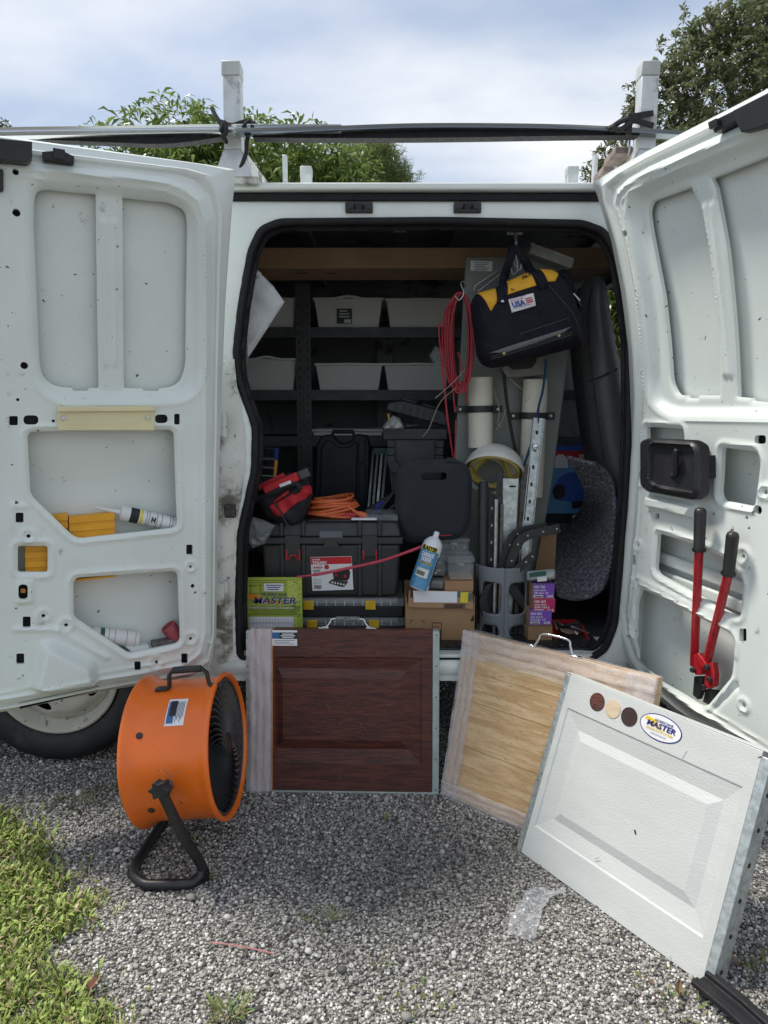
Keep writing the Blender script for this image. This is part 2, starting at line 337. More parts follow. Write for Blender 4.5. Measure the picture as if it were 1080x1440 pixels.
# ------------------------------------------------ ground
GRASS_PX = [(-260, 1130), (0, 1140), (45, 1150), (70, 1185), (75, 1215), (110, 1245), (138, 1268), (128, 1300), (95, 1320), (60, 1345), (90, 1370), (130, 1385), (115, 1400), (150, 1418), (190, 1470), (120, 1700), (-400, 1700)]
grass_poly = [gnd(*p) for p in GRASS_PX]; grass_poly = [(q.x, q.y) for q in grass_poly]
m_soil = M('gravel_bed', (0.30, 0.285, 0.26), 0.95, var=0.5, vs=120, bump=0.8, bs=160, dirt=(0.045, 0.043, 0.04), ds=90, dl=0.45, dw=0.1)
m_stone = M('limestone_gravel', (0.4, 0.4, 0.38), 0.85, attr='Col')
def make_ground():
    mb = MB(); mb.grid(lambda a, b: V(((a - .5) * 400, (b - .5) * 400, 0)), 5, 5)
    mb.build('gravel_ground', m_soil, smooth=0, kind='structure')
    # loose crushed stones as real geometry
    ico = bmesh.new(); bmesh.ops.create_icosphere(ico, subdivisions=1, radius=1.0)
    base = np.array([tuple(q.co) for q in ico.verts]); ffull = np.array([[q.index for q in f.verts] for f in ico.faces]); ico.free()
    protos = []
    for k in range(10):
        g = np.random.default_rng(100 + k); pv = base.copy()
        for _ in range(9):                         # chop flats off the ball: a crushed stone
            n = g.normal(size=3); n /= np.linalg.norm(n); c = g.uniform(0.45, 0.8); d = pv @ n - c
            pv = pv - np.maximum(d, 0)[:, None] * n
        pv *= np.array([1, g.uniform(0.65, 1.0), g.uniform(0.55, 0.85)]); protos.append(pv)
    # low-poly version for the small ones
    ico = bmesh.new(); bmesh.ops.create_icosphere(ico, subdivisions=0 or 1, radius=1.0); ico.free()
    t = (1 + 5 ** .5) / 2
    lv = np.array([(-1, t, 0), (1, t, 0), (-1, -t, 0), (1, -t, 0), (0, -1, t), (0, 1, t), (0, -1, -t), (0, 1, -t), (t, 0, -1), (t, 0, 1), (-t, 0, -1), (-t, 0, 1)]) / math.sqrt(1 + t * t)
    lf = np.array([(0, 11, 5), (0, 5, 1), (0, 1, 7), (0, 7, 10), (0, 10, 11), (1, 5, 9), (5, 11, 4), (11, 10, 2), (10, 7, 6), (7, 1, 8), (3, 9, 4), (3, 4, 2), (3, 2, 6), (3, 6, 8), (3, 8, 9), (4, 9, 5), (2, 4, 11), (6, 2, 10), (8, 6, 7), (9, 8, 1)])
    lprotos = []
    for k in range(10):
        g = np.random.default_rng(200 + k); lprotos.append(lv * g.uniform(0.7, 1.15, (12, 1)) * np.array([1, g.uniform(.65, 1), g.uniform(.5, .8)]))
    def fill(nm, dens, r0, r1, prot, faces, lift, seed):
        g = np.random.default_rng(seed)
        x0, x1, y0, y1 = -2.2, 2.2, 0.75, 3.6; n = int((x1 - x0) * (y1 - y0) * dens); p = np.stack([g.uniform(x0, x1, n), g.uniform(y0, y1, n)], 1)
        keep = np.abs(p[:, 0]) < 0.62 * p[:, 1] + 0.22
        keep &= (p[:, 1] < 2.62) | (g.random(n) < 0.35)
        ing = sdf(grass_poly, p); keep &= (ing > g.normal(0, 0.03, n) - 0.02) | (g.random(n) < .16); p = p[keep]; n = len(p)
        r = r0 + (r1 - r0) * g.random(n) ** 2.2
        k = g.integers(0, len(prot), n); a = g.uniform(0, 2 * math.pi, n); ca, sa = np.cos(a), np.sin(a)
        tx = g.normal(0, .35, n); pv = np.array(prot)[k] * r[:, None, None]
        x, y, z = pv[..., 0], pv[..., 1], pv[..., 2]
        z, y = z * np.cos(tx)[:, None] + y * np.sin(tx)[:, None], y * np.cos(tx)[:, None] - z * np.sin(tx)[:, None]
        X = x * ca[:, None] - y * sa[:, None] + p[:, :1]; Yv = x * sa[:, None] + y * ca[:, None] + p[:, 1:2]
        Z = z + (r * lift)[:, None]
        P = np.stack([X, Yv, Z], -1).reshape(-1, 3); nv = pv.shape[1]; F = (faces[None] + (np.arange(n) * nv)[:, None, None]).reshape(-1, 3)
        # stone colours: pale limestone, mid grey, dark grey
        u = g.random(n); val = np.where(u < .34, g.uniform(.42, .70, n), np.where(u < .74, g.uniform(.23, .42, n), g.uniform(.07, .20, n)))
        # shade on the ground in front of the van, painted into the stone colours
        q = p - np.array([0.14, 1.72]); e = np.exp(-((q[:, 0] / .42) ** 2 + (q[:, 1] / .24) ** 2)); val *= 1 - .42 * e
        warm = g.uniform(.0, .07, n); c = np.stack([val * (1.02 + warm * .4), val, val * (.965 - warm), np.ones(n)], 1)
        me = bpy.data.meshes.new(nm); me.vertices.add(len(P)); me.vertices.foreach_set('co', P.ravel().astype(np.float32))
        me.loops.add(F.size); me.loops.foreach_set('vertex_index', F.ravel().astype(np.int32)); me.polygons.add(len(F))
        me.polygons.foreach_set('loop_start', np.arange(0, F.size, 3, dtype=np.int32)); me.update(calc_edges=True)
        at_ = me.attributes.new('Col', 'FLOAT_COLOR', 'POINT'); at_.data.foreach_set('color', np.repeat(c, nv, 0).ravel().astype(np.float32))
        me.materials.append(m_stone); o = bpy.data.objects.new(nm, me); COL.objects.link(o); tag(o, kind='stuff'); return n
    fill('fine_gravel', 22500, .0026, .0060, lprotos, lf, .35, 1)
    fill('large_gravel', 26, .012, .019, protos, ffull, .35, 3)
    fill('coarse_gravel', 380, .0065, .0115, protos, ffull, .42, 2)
make_ground()

def inpoly(p, poly): return sdf(poly, np.array([p]))[0] < 0
def make_grass():
    g = np.random.default_rng(9); V_, F_, C_ = [], [], []
    xs = [q[0] for q in grass_poly]; ys = [q[1] for q in grass_poly]
    n = 100000; p = np.stack([g.uniform(max(-2.0, min(xs)), max(xs), n), g.uniform(max(.8, min(ys)), max(ys), n)], 1)
    s = sdf(grass_poly, p); pat = np.sin(p[:, 0] * 17 + 2.5 * np.sin(p[:, 1] * 9)) * np.sin(p[:, 1] * 21 + 2 * np.sin(p[:, 0] * 13)); p = p[(s < g.normal(-.03, .035, n)) & (pat > g.normal(-.62, .3, n)) & (p[:, 0] > -.62 * p[:, 1] - .25)][:42000]
    for i, (x, y) in enumerate(p):
        near = max(0.0, (1.55 - y)); wide = rnd.random() < .22
        L = rnd.uniform(.016, .036) * (1 + .8 * near) if not wide else rnd.uniform(.012, .026); w = rnd.uniform(.0012, .0024) if not wide else rnd.uniform(.0024, .0048)
        a = rnd.uniform(0, 6.283); lean = rnd.uniform(.3, 1.1) if not wide else rnd.uniform(.5, 1.3); d = V((math.cos(a), math.sin(a), 0)); sx = V((-d.y, d.x, 0))
        zb = 0.0 if not wide else rnd.uniform(.004, .022); pts = []
        for k, (t, ww) in enumerate(((0, .6), (.4, 1), (.75, .75), (1, .05))):
            pts.append((V((x, y, zb)) + d * (L * math.sin(lean) * t * (.6 + .4 * t)) + V((0, 0, L * math.cos(lean * (0.6 + .5 * t)) * t)), w * ww))
        b = len(V_)
        for q, ww in pts: V_.append(q - sx * ww); V_.append(q + sx * ww)
        for k in range(3): F_.append((b + 2 * k, b + 2 * k + 1, b + 2 * k + 3, b + 2 * k + 2))
        u = rnd.random(); v = rnd.uniform(.6, 1.25)
        c = (.21 * v, .29 * v, .055 * v) if u < .54 else ((.29 * v, .36 * v, .085 * v) if u < .80 else (.30 * v, .24 * v, .12 * v))
        C_ += [(*c, 1)] * 8
    me = bpy.data.meshes.new('grass'); me.from_pydata([tuple(q) for q in V_], [], F_)
    a_ = me.attributes.new('Col', 'FLOAT_COLOR', 'POINT'); a_.data.foreach_set('color', np.array(C_).ravel())
    me.materials.append(M('grass_blades', (.1, .2, .04), .55, attr='Col')); o = bpy.data.objects.new('grass', me); COL.objects.link(o); tag(o, kind='stuff')
make_grass()

# ------------------------------------------------ the van
FL = 0.42                                           # load floor height
def lean(z): return 0.125 * (max(0.0, z - 1.0) / 0.88) ** 1.6
def vlean(z): return 0.125 * (np.maximum(0.0, z - 1.0) / 0.88) ** 1.6
YS = 2.20
def side(px, py):
    Y = YS
    for _ in range(6): q = at(px, py, Y); Y = YS + lean(q.z)
    return V((q.x, q.z))
van = thing('cargo_van', 'white cargo van with both side doors swung open and a loaded interior', 'van', (0, 2.9, 0))
OPEN_PX = [(352, 352), (366, 322), (392, 311), (620, 309), (820, 313), (850, 324), (866, 350), (880, 420), (886, 480), (886, 600), (880, 720), (872, 810), (866, 880), (852, 915), (825, 932), (620, 932), (380, 932), (336, 925), (334, 850), (337, 750), (347, 705), (357, 660), (358, 600), (344, 562), (333, 528), (331, 495), (338, 430), (345, 390)]
OPEN = [side(*p) for p in OPEN_PX]
WX, WZ, WR = -1.118, 0.325, 0.325
def make_body():
    arch = [(WX + .42 * math.cos(a), max(.31, WZ + .03 + .42 * math.sin(a))) for a in np.linspace(-0.05, math.pi + .05, 28)]
    out = [(-2.75, .34), (WX - .42, .34)] + arch[::-1][1:-1] + [(WX + .42, .34), (2.5, .34), (2.5, 1.865), (-2.75, 1.865)]
    P, F, loops = sheet(out, [fillet(OPEN, .02)], .025); Y = YS + vlean(P[:, 1]) - .0 * P[:, 0]
    ed = sdf(OPEN, P); Y = Y + .012 * sst((.02 - ed) / .02)
    # belt line and pillar recesses pressed into the side
    mb = MB(); mb.v = [V((p[0], y, p[1])) for p, y in zip(P, Y)]; mb.f = [tuple(int(i) for i in f) for f in F]
    lp = loops[1]; n0 = len(mb.v); mb.v += [mb.v[i] + V((0, .055, 0)) for i in lp]; k = len(lp); mb.f += [(lp[i], lp[(i + 1) % k], n0 + (i + 1) % k, n0 + i) for i in range(k)]
    mb.build('body_side', m_worn if False else m_white, van, smooth=40)
    # rocker under the opening
    mb = MB(); prof = [(YS + .01, .409), (YS - .004, .405), (YS - .008, .388), (YS - .006, .368), (YS + .008, .352), (YS + .03, .345), (YS + .25, .34)]
    mb.grid(lambda a, b: V((-.62 + 1.5 * a, prof[round(b * 6)][0], prof[round(b * 6)][1])), 2, 7); mb.build('rocker_panel', m_white, van, solid=.004)
    mb = MB(); mb.bx((-.55, YS + .004, .4145), (.8, YS + .19, .4265)); mb.build('sill', m_white, van, bevel=.004)
    mb = MB(); mb.bx((-.46, YS + .045, .4275), (.72, YS + .20, .434))
    for i in range(34): mb.bx((-.44 + i * .034, YS + .06, .434), (-.425 + i * .034, YS + .10, .439))
    mb.build('step_plate', m_blackp, van, bevel=.002)
    # door seal round the opening
    mb = MB(); ring = resample(fillet(OPEN, .02), .02); ring = [V((q.x, YS + .012 + lean(q.y), q.y)) for q in ring]
    mb.tube(ring, .0125, 8, True); mb.build('door_seal', m_rubber, van, smooth=60)
    mb = MB(); c = sum((V(q) for q in OPEN), V((0, 0))) / len(OPEN)
    ring2 = [V((q.x + (c.x - q.x) * (.02 if q.x < 0 else .004), YS + .05 + lean(q.z), q.z + (c.y - q.z) * .014)) for q in ring]; mb.tube(ring2, .011, 6, True); mb.build('inner_seal', m_rubber, van, smooth=60)
    # drip rail, track slot and the header over the opening
    a, b = side(322, 264), side(870, 268); zt = 1.885
    mb = MB(); mb.bx((-2.75, 2.285, 1.872), (2.5, 2.34, 1.894)); mb.build('drip_rail', m_white, van, bevel=.006)
    mb = MB(); mb.bx((-.50, 2.306, 1.846), (.80, 2.33, 1.868)); mb.build('weather_strip', m_rubber, van, bevel=.003)
    for px in (505, 657):
        q = side(px, 293); y = YS + lean(q.y)
        mb = MB(); mb.box((q.x, y - .006, q.y), (.085, .014, .031)); o = mb.build('striker', m_blackp, van, bevel=.003)
        mb = MB(); mb.tube([V((q.x - .013, y - .012, q.y - .004)), V((q.x - .013, y - .034, q.y + .004)), V((q.x + .013, y - .034, q.y + .004)), V((q.x + .013, y - .012, q.y - .004))], .0035, 6); mb.build('striker_loop', m_blackp, o)
        for s in (-.028, .028): MB().cyl((q.x + s, y - .012, q.y), (q.x + s, y - .018, q.y), .007, 10).build('bolt', m_blackp, o)
    # roof skin, far side, ends, floor
    def roofz(y): t = (y - 2.32) / 1.62; return 1.885 + .10 * math.sin(math.pi * min(1, max(0, t)))
    mb = MB(); mb.grid(lambda u, w: V((-2.75 + 5.25 * u, 2.32 + 1.62 * w, roofz(2.32 + 1.62 * w))), 12, 21); mb.build('roof', m_white, van, solid=.006)
    mb = MB(); mb.grid(lambda u, w: V((-2.70 + 5.15 * u, 2.345 + 1.57 * w, roofz(2.345 + 1.57 * w) - .035 if .03 < w < .97 else 1.85)), 12, 21); mb.build('ceiling', m_liner, van)
    for x in (-1.55, -.95, -.32, .30, .92):
        mb = MB(); mb.tube([V((x, y, roofz(y) - .052)) for y in np.linspace(2.36, 3.9, 14)], .024, 4); mb.build('roof_bow', m_liner, van, smooth=0)
    for y in (2.55, 2.72, 3.6):
        mb = MB(); mb.bar((-2.6, y, roofz(y) - .044), (2.3, y, roofz(y) - .044), .05, .014); mb.build('roof_stringer', m_liner, van, bevel=.003)
    win = fillet([(1.05, 1.30), (1.95, 1.30), (1.88, 1.83), (1.05, 1.84)], .06)
    P, F, lp = sheet([(-2.75, .34), (2.5, .34), (2.5, 1.88), (-2.75, 1.88)], [win], .12)
    mb = MB(); mb.v = [V((p[0], 3.94 - lean(p[1]), p[1])) for p in P]; mb.f = [tuple(int(i) for i in f) for f in F]; mb.build('far_wall', m_liner, van, solid=.03)
    mb = MB(); q = [V((p[0], 3.94 - lean(p[1]), p[1])) for p in win]; mb.v = q; mb.f = [tuple(range(len(q)))]; mb.build('window_pane', m_glass, van, smooth=0)
    mb = MB(); mb.tube(q, .012, 6, True); mb.build('window_seal', m_rubber, van)
    for x in (-1.5, -.75, 0.0, .62):
        mb = MB(); mb.bx((x - .045, 3.80, .45), (x + .045, 3.885, 1.80)); mb.build('wall_rib', m_liner, van, bevel=.012)
    mb = MB(); mb.bx((-2.75, 2.23, .34), (-2.70, 3.93, 1.88)); mb.build('rear_wall', m_white, van)
    mb = MB(); mb.bx((2.45, 2.23, .34), (2.5, 3.93, 1.15)); mb.build('firewall', m_dark, van)
    mb = MB(); mb.bx((2.5, 2.25, .34), (3.4, 3.9, 1.10)); mb.build('hood', m_white, van, bevel=.10, bseg=4)
    mb = MB(); mb.bx((-2.70, 2.27, .36), (2.45, 3.92, .42)); mb.build('load_floor', M('rubber_floor_mat', (.035, .036, .038), .7, var=.3, vs=12, bump=.3, bs=90), van)
    mb = MB(); mb.bx((-2.6, 2.55, .20), (2.9, 2.65, .34)); mb.bx((-2.6, 3.5, .20), (2.9, 3.6, .34)); mb.bx((-.6, 2.75, .14), (.9, 3.3, .32)); mb.bx((-1.7, 2.7, .2), (-.5, 3.3, .33)); mb.build('chassis', m_dark, van, bevel=.02)
    # hinge pillar left of the opening: creased, dirty sheet metal
    q = [(302, 505), (330, 505), (334, 545), (340, 575), (345, 610), (345, 660), (340, 700), (330, 750), (328, 850), (328, 915), (300, 950), (292, 940)]
    mb = MB(); xs = [side(*p) for p in q]; P, F, lp = sheet(xs, (), .012); sd_ = -sdf(xs, P)
    yy = YS + vlean(P[:, 1]) - .006 - .008 * sst(sd_ / .02) + .004 * np.sin(P[:, 1] * 23) * sst(sd_ / .03) - .006 * np.exp(-((P[:, 0] - (-.505)) / .006) ** 2)
    mb.v = [V((p[0], y, p[1])) for p, y in zip(P, yy)]; mb.f = [tuple(int(i) for i in f) for f in F]; mb.build('hinge_pillar', m_worn, van, smooth=50)
    for (x0, y0, x1, y1) in ((287, 581, 317, 612), (290, 817, 319, 848)):
        a, b = side(x0, y0), side(x1, y1); y = YS - .034
        mb = MB(); mb.bx((a.x, y, b.y), (b.x, y + .03, a.y)); o = mb.build('door_hinge', m_worn, van, bevel=.004)
        mb = MB(); mb.cyl((b.x + .004, y + .008, b.y - .004), (b.x + .004, y + .008, a.y + .004), .009, 10); mb.build('hinge_pin', m_worn, o)
    a, b = side(293, 722), side(336, 714); mb = MB(); mb.bar((a.x, YS - .03, a.y), (b.x, YS - .012, b.y), .012, .018); mb.build('door_check', m_worn, van, bevel=.003)
    q = side(326, 717); mb = MB(); mb.box((q.x, YS - .024, q.y), (.034, .018, .042)); mb.build('check_bracket', M('greasy_steel', (.05, .045, .04), .6, .3, var=.4, vs=60), van, bevel=.004)
    a = side(346, 948); mb = MB(); mb.cyl((a.x - .06, YS + .016, a.y + .012), (a.x + .03, YS + .016, a.y + .012), .022, 14); mb.build('sill_end', m_worn, van)
make_body()

def make_wheel(x, y):
    o = V((x, y, WZ)); ax = V((0, -1, 0))
    prof = [(.206, -.16), (.215, -.01), (.224, .004), (.236, .012), (.262, .020), (.285, .020), (.302, .014), (.314, .0), (.322, -.022), (.325, -.05), (.325, -.16), (.30, -.20), (.206, -.2)]
    mb = MB(); mb.lathe(prof, o, ax, 64); t = mb.build('tyre', M('tyre_rubber', (.011, .011, .012), .6, var=.25, vs=14, bump=.15, bs=60, dirt=(.05, .047, .042), ds=10, dl=.6), van, smooth=45)
    mb = MB()
    for k in range(72):
        a = 2 * math.pi * k / 72; d = V((math.cos(a), 0, math.sin(a))); tt = V((-d.z, 0, d.x)); c = o + d * .3245
        mb.box(c + V((0, .09, 0)), (.005, .11, .017), Matrix((d, (0, 1, 0), tt)).transposed())
    mb.build('tread', MATS['tyre_rubber'], t)
    mb = MB(); mb.lathe([(.216, -.004), (.2175, .006), (.211, .009), (.205, .004), (.201, -.012), (.187, -.028), (.183, -.05)], o, ax, 56)
    rust = M('white_wheel_paint', (.52, .50, .43), .5, var=.08, vs=8, dirt=(.27, .16, .08), ds=10, dl=.60, dw=.12, speck=(.05, .04, .03), ss=45, sl=.64)
    rim = mb.build('rim', rust, van, smooth=40)
    circ = [(.186 * math.cos(t_), .186 * math.sin(t_)) for t_ in np.linspace(0, 2 * math.pi, 60, endpoint=False)]
    holes = []
    for k in range(4):
        a = R(60 + 90 * k + 4); c = V((math.cos(a), math.sin(a))) * .138; tt = V((-c.y, c.x)).normalized(); rr = c.normalized()
        holes.append([c + tt * .036 * math.cos(b) + rr * .019 * math.sin(b) for b in np.linspace(0, 2 * math.pi, 20, endpoint=False)])
    holes.append([(.05 * math.cos(b), .05 * math.sin(b)) for b in np.linspace(0, 2 * math.pi, 20, endpoint=False)])
    P, F, lp = sheet(circ, holes, .012); r = np.hypot(P[:, 0], P[:, 1]); h = -.048 + .030 * sst((.178 - r) / .035) - .055 * sst((.10 - r) / .03)
    mb = MB(); mb.v = [o + V((p[0], -q, p[1])) for p, q in zip(P, h)]; mb.f = [tuple(int(i) for i in f) for f in F]; mb.build('wheel_disc', rust, rim, smooth=40, solid=.006)
    mb = MB(); mb.lathe([(.055, -.09), (.055, -.04), (.03, -.03), (.001, -.03)], o, ax, 20); mb.lathe([(.20, -.10), (.001, -.10)], o, ax, 24); mb.build('hub', m_dark, rim)
make_wheel(WX, 2.315)
mb = MB(); mb.lathe([(.001, -.2), (.2, -.2), (.325, -.2), (.325, 0), (.2, 0), (.001, 0)], V((WX, 3.78, WZ)), V((0, 1, 0)), 40); mb.build('tyre', MATS['tyre_rubber'], van)

# ------------------------------------------------ doors
class Door:
    def __init__(s, P0, d, n): s.P0 = V((*P0, 0)); s.d = V((*d, 0)).normalized(); s.n = V((*n, 0)).normalized()
    def pt(s, u, z, h=0.0): return s.P0 + s.d * u + s.n * (h + lean(z)) + V((0, 0, z))
    def uv(s, px, py, h=0.0):
        z = 1.0
        for _ in range(8): q = onp(px, py, s.P0 + s.n * (h + lean(z)), s.n); z = q.z
        return V(((q - s.P0).dot(s.d), z))
    def at(s, px, py, h=0.0): q = s.uv(px, py, h); return s.pt(q.x, q.y, h)
    def poly(s, pts, r=.02, h=0.0): return fillet([s.uv(*p, h) for p in pts], r)
    def rect(s, x0, y0, x1, y1, r=.004): return s.poly([(x0, y0), (x1, y0), (x1, y1), (x0, y1)], r)
    def disc(s, px, py, r, n=14): c = s.uv(px, py); return [c + V((math.cos(a), math.sin(a))) * r for a in np.linspace(0, 2 * math.pi, n, endpoint=False)]
def outer_h(z): return -.078 + .022 * float(sst((z - .98) / .14))
def make_door(D, name, pairs, recess, rdepth, wins, holes, small, bosses, beads, bumps, lab):
    inner = [D.uv(*a) for a, b in pairs]; outer = [D.uv(*b, -.06) for a, b in pairs]
    allh = wins + holes + small
    P, F, loops = sheet(inner, allh, .0062); h = np.zeros(len(P))
    rec = D.poly(recess, .05); srec = -sdf(rec, P); h -= rdepth * sst(srec / .034); h += .0025 * np.exp(-((srec + .006) / .004) ** 2)
    d_in = -sdf(inner, P); h += .0055 * np.exp(-((d_in - .017) / .0045) ** 2) + .003 * np.exp(-((d_in - .036) / .004) ** 2) - .006 * sst((.010 - d_in) / .01)
    for q in holes: s = sdf(q, P); h += .0045 * np.exp(-((s - .013) / .006) ** 2) - .004 * sst((.006 - s) / .006)
    for q in wins: s = sdf(q, P); h -= .004 * sst((.008 - s) / .008)
    for (px, py, r) in bosses: c = D.uv(px, py); s = np.hypot(P[:, 0] - c.x, P[:, 1] - c.y); h += .0045 * np.exp(-((s - r) / (r * .35)) ** 2)
    for (a, b, w, dp) in beads:
        a, b = D.uv(*a), D.uv(*b); ab = np.array(b - a); t = np.clip(((P - np.array(a)) @ ab) / (ab @ ab), 0, 1); q = np.array(a) + t[:, None] * ab - P; h += dp * np.exp(-(np.hypot(q[:, 0], q[:, 1]) / w) ** 2)
    for (pl, dp, w, r) in bumps: h += dp * sst(-sdf(D.poly(pl, r), P) / w)
    h += .0007 * np.sin(P[:, 0] * 31 + 2 * P[:, 1]) * np.sin(P[:, 1] * 17)
    mb = MB(); mb.v = [D.pt(p[0], p[1], q) for p, q in zip(P, h)]; mb.f = [tuple(int(i) for i in f) for f in F]
    for lp, dp in [(l, .012) for l in loops[1:]]:          # folded edges of every opening
        n0 = len(mb.v); k = len(lp); mb.v += [mb.v[i] - D.n * dp for i in lp]; mb.f += [(lp[i], lp[(i + 1) % k], n0 + (i + 1) % k, n0 + i) for i in range(k)]
    door = mb.build(name, m_white_in, van, smooth=35, label=lab)
    mb = MB()
    for q in small:
        c = sum((V(x) for x in q), V((0, 0))) / len(q); r_ = [c + (V(x) - c) * 1.5 for x in q]; mb.prism([D.pt(x.x, x.y, -.024) for x in r_], -D.n * .003)
        n0 = len(mb.v); k = len(q); mb.v += [D.pt(x.x, x.y, -.0125) for x in q] + [D.pt(x.x, x.y, -.0238) for x in q]; mb.f += [(n0 + i, n0 + (i + 1) % k, n0 + k + (i + 1) % k, n0 + k + i) for i in range(k)]
    o = mb.build('hole_shade_backing', M('hole_shade_dark', (.02, .02, .021), .7), door); o['kind'] = 'stuff'  # dark pockets added behind the small holes, standing for the shade inside
    # outer skin
    P2, F2, l2 = sheet(outer, (), .03); mb = MB(); mb.v = [D.pt(p[0], p[1], outer_h(p[1])) for p in P2]; mb.f = [tuple(int(i) for i in f) for f in F2]
    mb.build('outer_skin', m_white_in, door, smooth=40, solid=.002)
    # edge between the two skins
    mb = MB(); k = len(inner); n = 6; A = []; B = []
    for i in range(k):
        for j in range(n):
            t = j / n; A.append(inner[i].lerp(inner[(i + 1) % k], t)); B.append(outer[i].lerp(outer[(i + 1) % k], t))
    rows = [[D.pt(a.x, a.y, -.006) for a in A]] + [[D.pt(*(a.lerp(b, f)), q) for a, b in zip(A, B)] for f, q in ((.10, -.017), (.26, -.021), (.33, -.013), (.46, -.013), (.55, -.024), (.84, -.032))] + [[D.pt(b.x, b.y, outer_h(b.y)) for b in B]]
    nn = len(A); mb.v = [q for r_ in rows for q in r_]
    for r_ in range(len(rows) - 1):
        for i in range(nn): mb.f.append((r_ * nn + i, r_ * nn + (i + 1) % nn, (r_ + 1) * nn + (i + 1) % nn, (r_ + 1) * nn + i))
    mb.build('door_edge', m_white, door, smooth=50)
    return door
DL = Door((-.502, 2.10), (-.894, -.447), (.447, -.894))
pairs = [((297, 310), (326, 290)), ((285, 278), (329, 262)), ((262, 259), (330, 239)), ((233, 247), (290, 232)), ((48, 228), (60, 200)), ((-60, 214), (-70, 182)), ((-60, 1003), (-70, 1011)), ((25, 988), (25, 995)), ((141, 964), (141, 970)), ((230, 948), (232, 956)), ((266, 940), (272, 950)), ((288, 922), (296, 935)), ((296, 890), (303, 895)), ((297, 600), (310, 600)), ((298, 430), (316, 430))]
rec = [(35, 300), (38, 262), (62, 243), (233, 263), (275, 285), (286, 330), (288, 520), (278, 552), (255, 566), (85, 568), (55, 548), (42, 500)]
w1 = DL.poly([(47, 300), (50, 266), (66, 261), (136, 268), (140, 545), (126, 545), (124, 549), (104, 549), (102, 545), (78, 543), (60, 530), (56, 510)], [.03, .03, .02, .004, .004, .002, .003, .003, .002, .02, .03, .03])
w2 = DL.poly([(174, 273), (240, 280), (264, 292), (267, 315), (264, 515), (255, 538), (238, 545), (227, 545), (225, 549), (204, 549), (202, 546), (176, 545)], [.004, .02, .03, .03, .03, .03, .02, .002, .003, .003, .002, .004])
H1 = DL.poly([(38, 607), (245, 604), (250, 742), (108, 758), (93, 745), (43, 696)], [.02, .02, .02, .02, .01, .015])
H2 = DL.poly([(103, 813), (250, 803), (254, 905), (182, 920), (104, 868)], [.02, .02, .02, .01, .012])
H3 = DL.rect(25, 768, 67, 805, .008)
small = [DL.rect(13, 585, 25, 598), DL.rect(33, 584, 54, 597, .012), DL.rect(218, 583, 236, 595, .012), DL.rect(245, 582, 253, 597), DL.rect(22, 721, 33, 735), DL.rect(262, 766, 271, 780), DL.rect(32, 867, 43, 882), DL.rect(23, 919, 34, 934), DL.rect(189, 930, 198, 943), DL.rect(255, 919, 264, 933), DL.rect(26, 821, 39, 842, .012)]
small += [DL.disc(*q) for q in ((23, 299, .009), (34, 514, .009), (22, 242, .007), (25, 562, .004), (75, 592, .004), (40, 754, .005), (61, 866, .005), (93, 879, .005), (268, 797, .004), (271, 824, .006), (268, 898, .005), (220, 931, .005))]
bosses = [(40, 754, .016), (61, 866, .016), (93, 879, .018), (268, 797, .014), (268, 898, .018), (220, 931, .018)]
beads = [((147, 310), (150, 512), .006, .007), ((162, 310), (163, 512), .006, .007), ((22, 885), (80, 885), .007, .006), ((80, 885), (150, 925), .007, .006), ((17, 710), (17, 742), .006, .004), ((20, 712), (36, 712), .006, .004)]
bumps = [([(38, 969), (54, 902), (67, 897), (80, 899), (136, 928), (142, 957), (137, 966), (62, 979)], .05, .03, .02), ([(20, 813), (50, 813), (50, 850), (20, 852)], .008, .01, .01)]
door_l = make_door(DL, 'side_door', pairs, rec, .024, [w1, w2], [H1, H2, H3], small, bosses, beads, bumps, 'rear side door swung flat against the van')
# door fittings
def slab(D, pts, h0, h1, r=.004): q = D.poly(pts, r); return MB().prism([D.pt(a.x, a.y, h0) for a in q], D.n * (h1 - h0))
br = slab(DL, [(80, 572), (217, 571), (216, 605), (81, 605)], .006, .012).build('cream_bracket', m_cream, door_l, bevel=.002)
mb = slab(DL, [(80, 572), (217, 571), (217, 578), (80, 579)], .012, .022, .002); mb2 = slab(DL, [(81, 599), (216, 598), (216, 605), (81, 605)], .012, .022, .002); mb.add(mb2.v, mb2.f); mb.build('lip', m_cream, br, bevel=.002)
for px, py in ((89, 588), (208, 587)):
    c = DL.at(px, py, .012); MB().cyl(c, c + DL.n * .005, .006, 10).build('screw', m_galv, br)
slab(DL, [(-60, 196), (45, 206), (45, 226), (38, 234), (-60, 226)], -.004, .035, .002).build('latch_cover', m_blackp, door_l, bevel=.003)
o = slab(DL, [(59, 215), (76, 214), (80, 212), (90, 215), (104, 222), (104, 231), (60, 225)], -.014, .012, .002).build('latch', m_blackp, door_l, bevel=.003)
slab(DL, [(74, 211), (91, 214), (91, 228), (74, 225)], .012, .02, .002).build('latch_housing', m_blackp, o, bevel=.002)
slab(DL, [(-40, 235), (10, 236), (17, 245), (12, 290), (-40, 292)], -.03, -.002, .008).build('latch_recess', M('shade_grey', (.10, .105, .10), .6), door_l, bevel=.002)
slab(DL, [(-40, 238), (5, 240), (5, 270), (-40, 275)], -.002, .012, .004).build('latch_lever', m_blackp, door_l, bevel=.003)
slab(DL, [(26, 992), (140, 964), (140, 974), (28, 1001)], -.05, -.02, .002).build('bottom_seal', m_rubber, door_l, bevel=.003)
slab(DL, [(29, 829), (36, 829), (36, 835), (29, 835)], -.03, -.01, .002).build('lamp_socket', M('orange_plastic', (.75, .30, .06), .4), door_l)
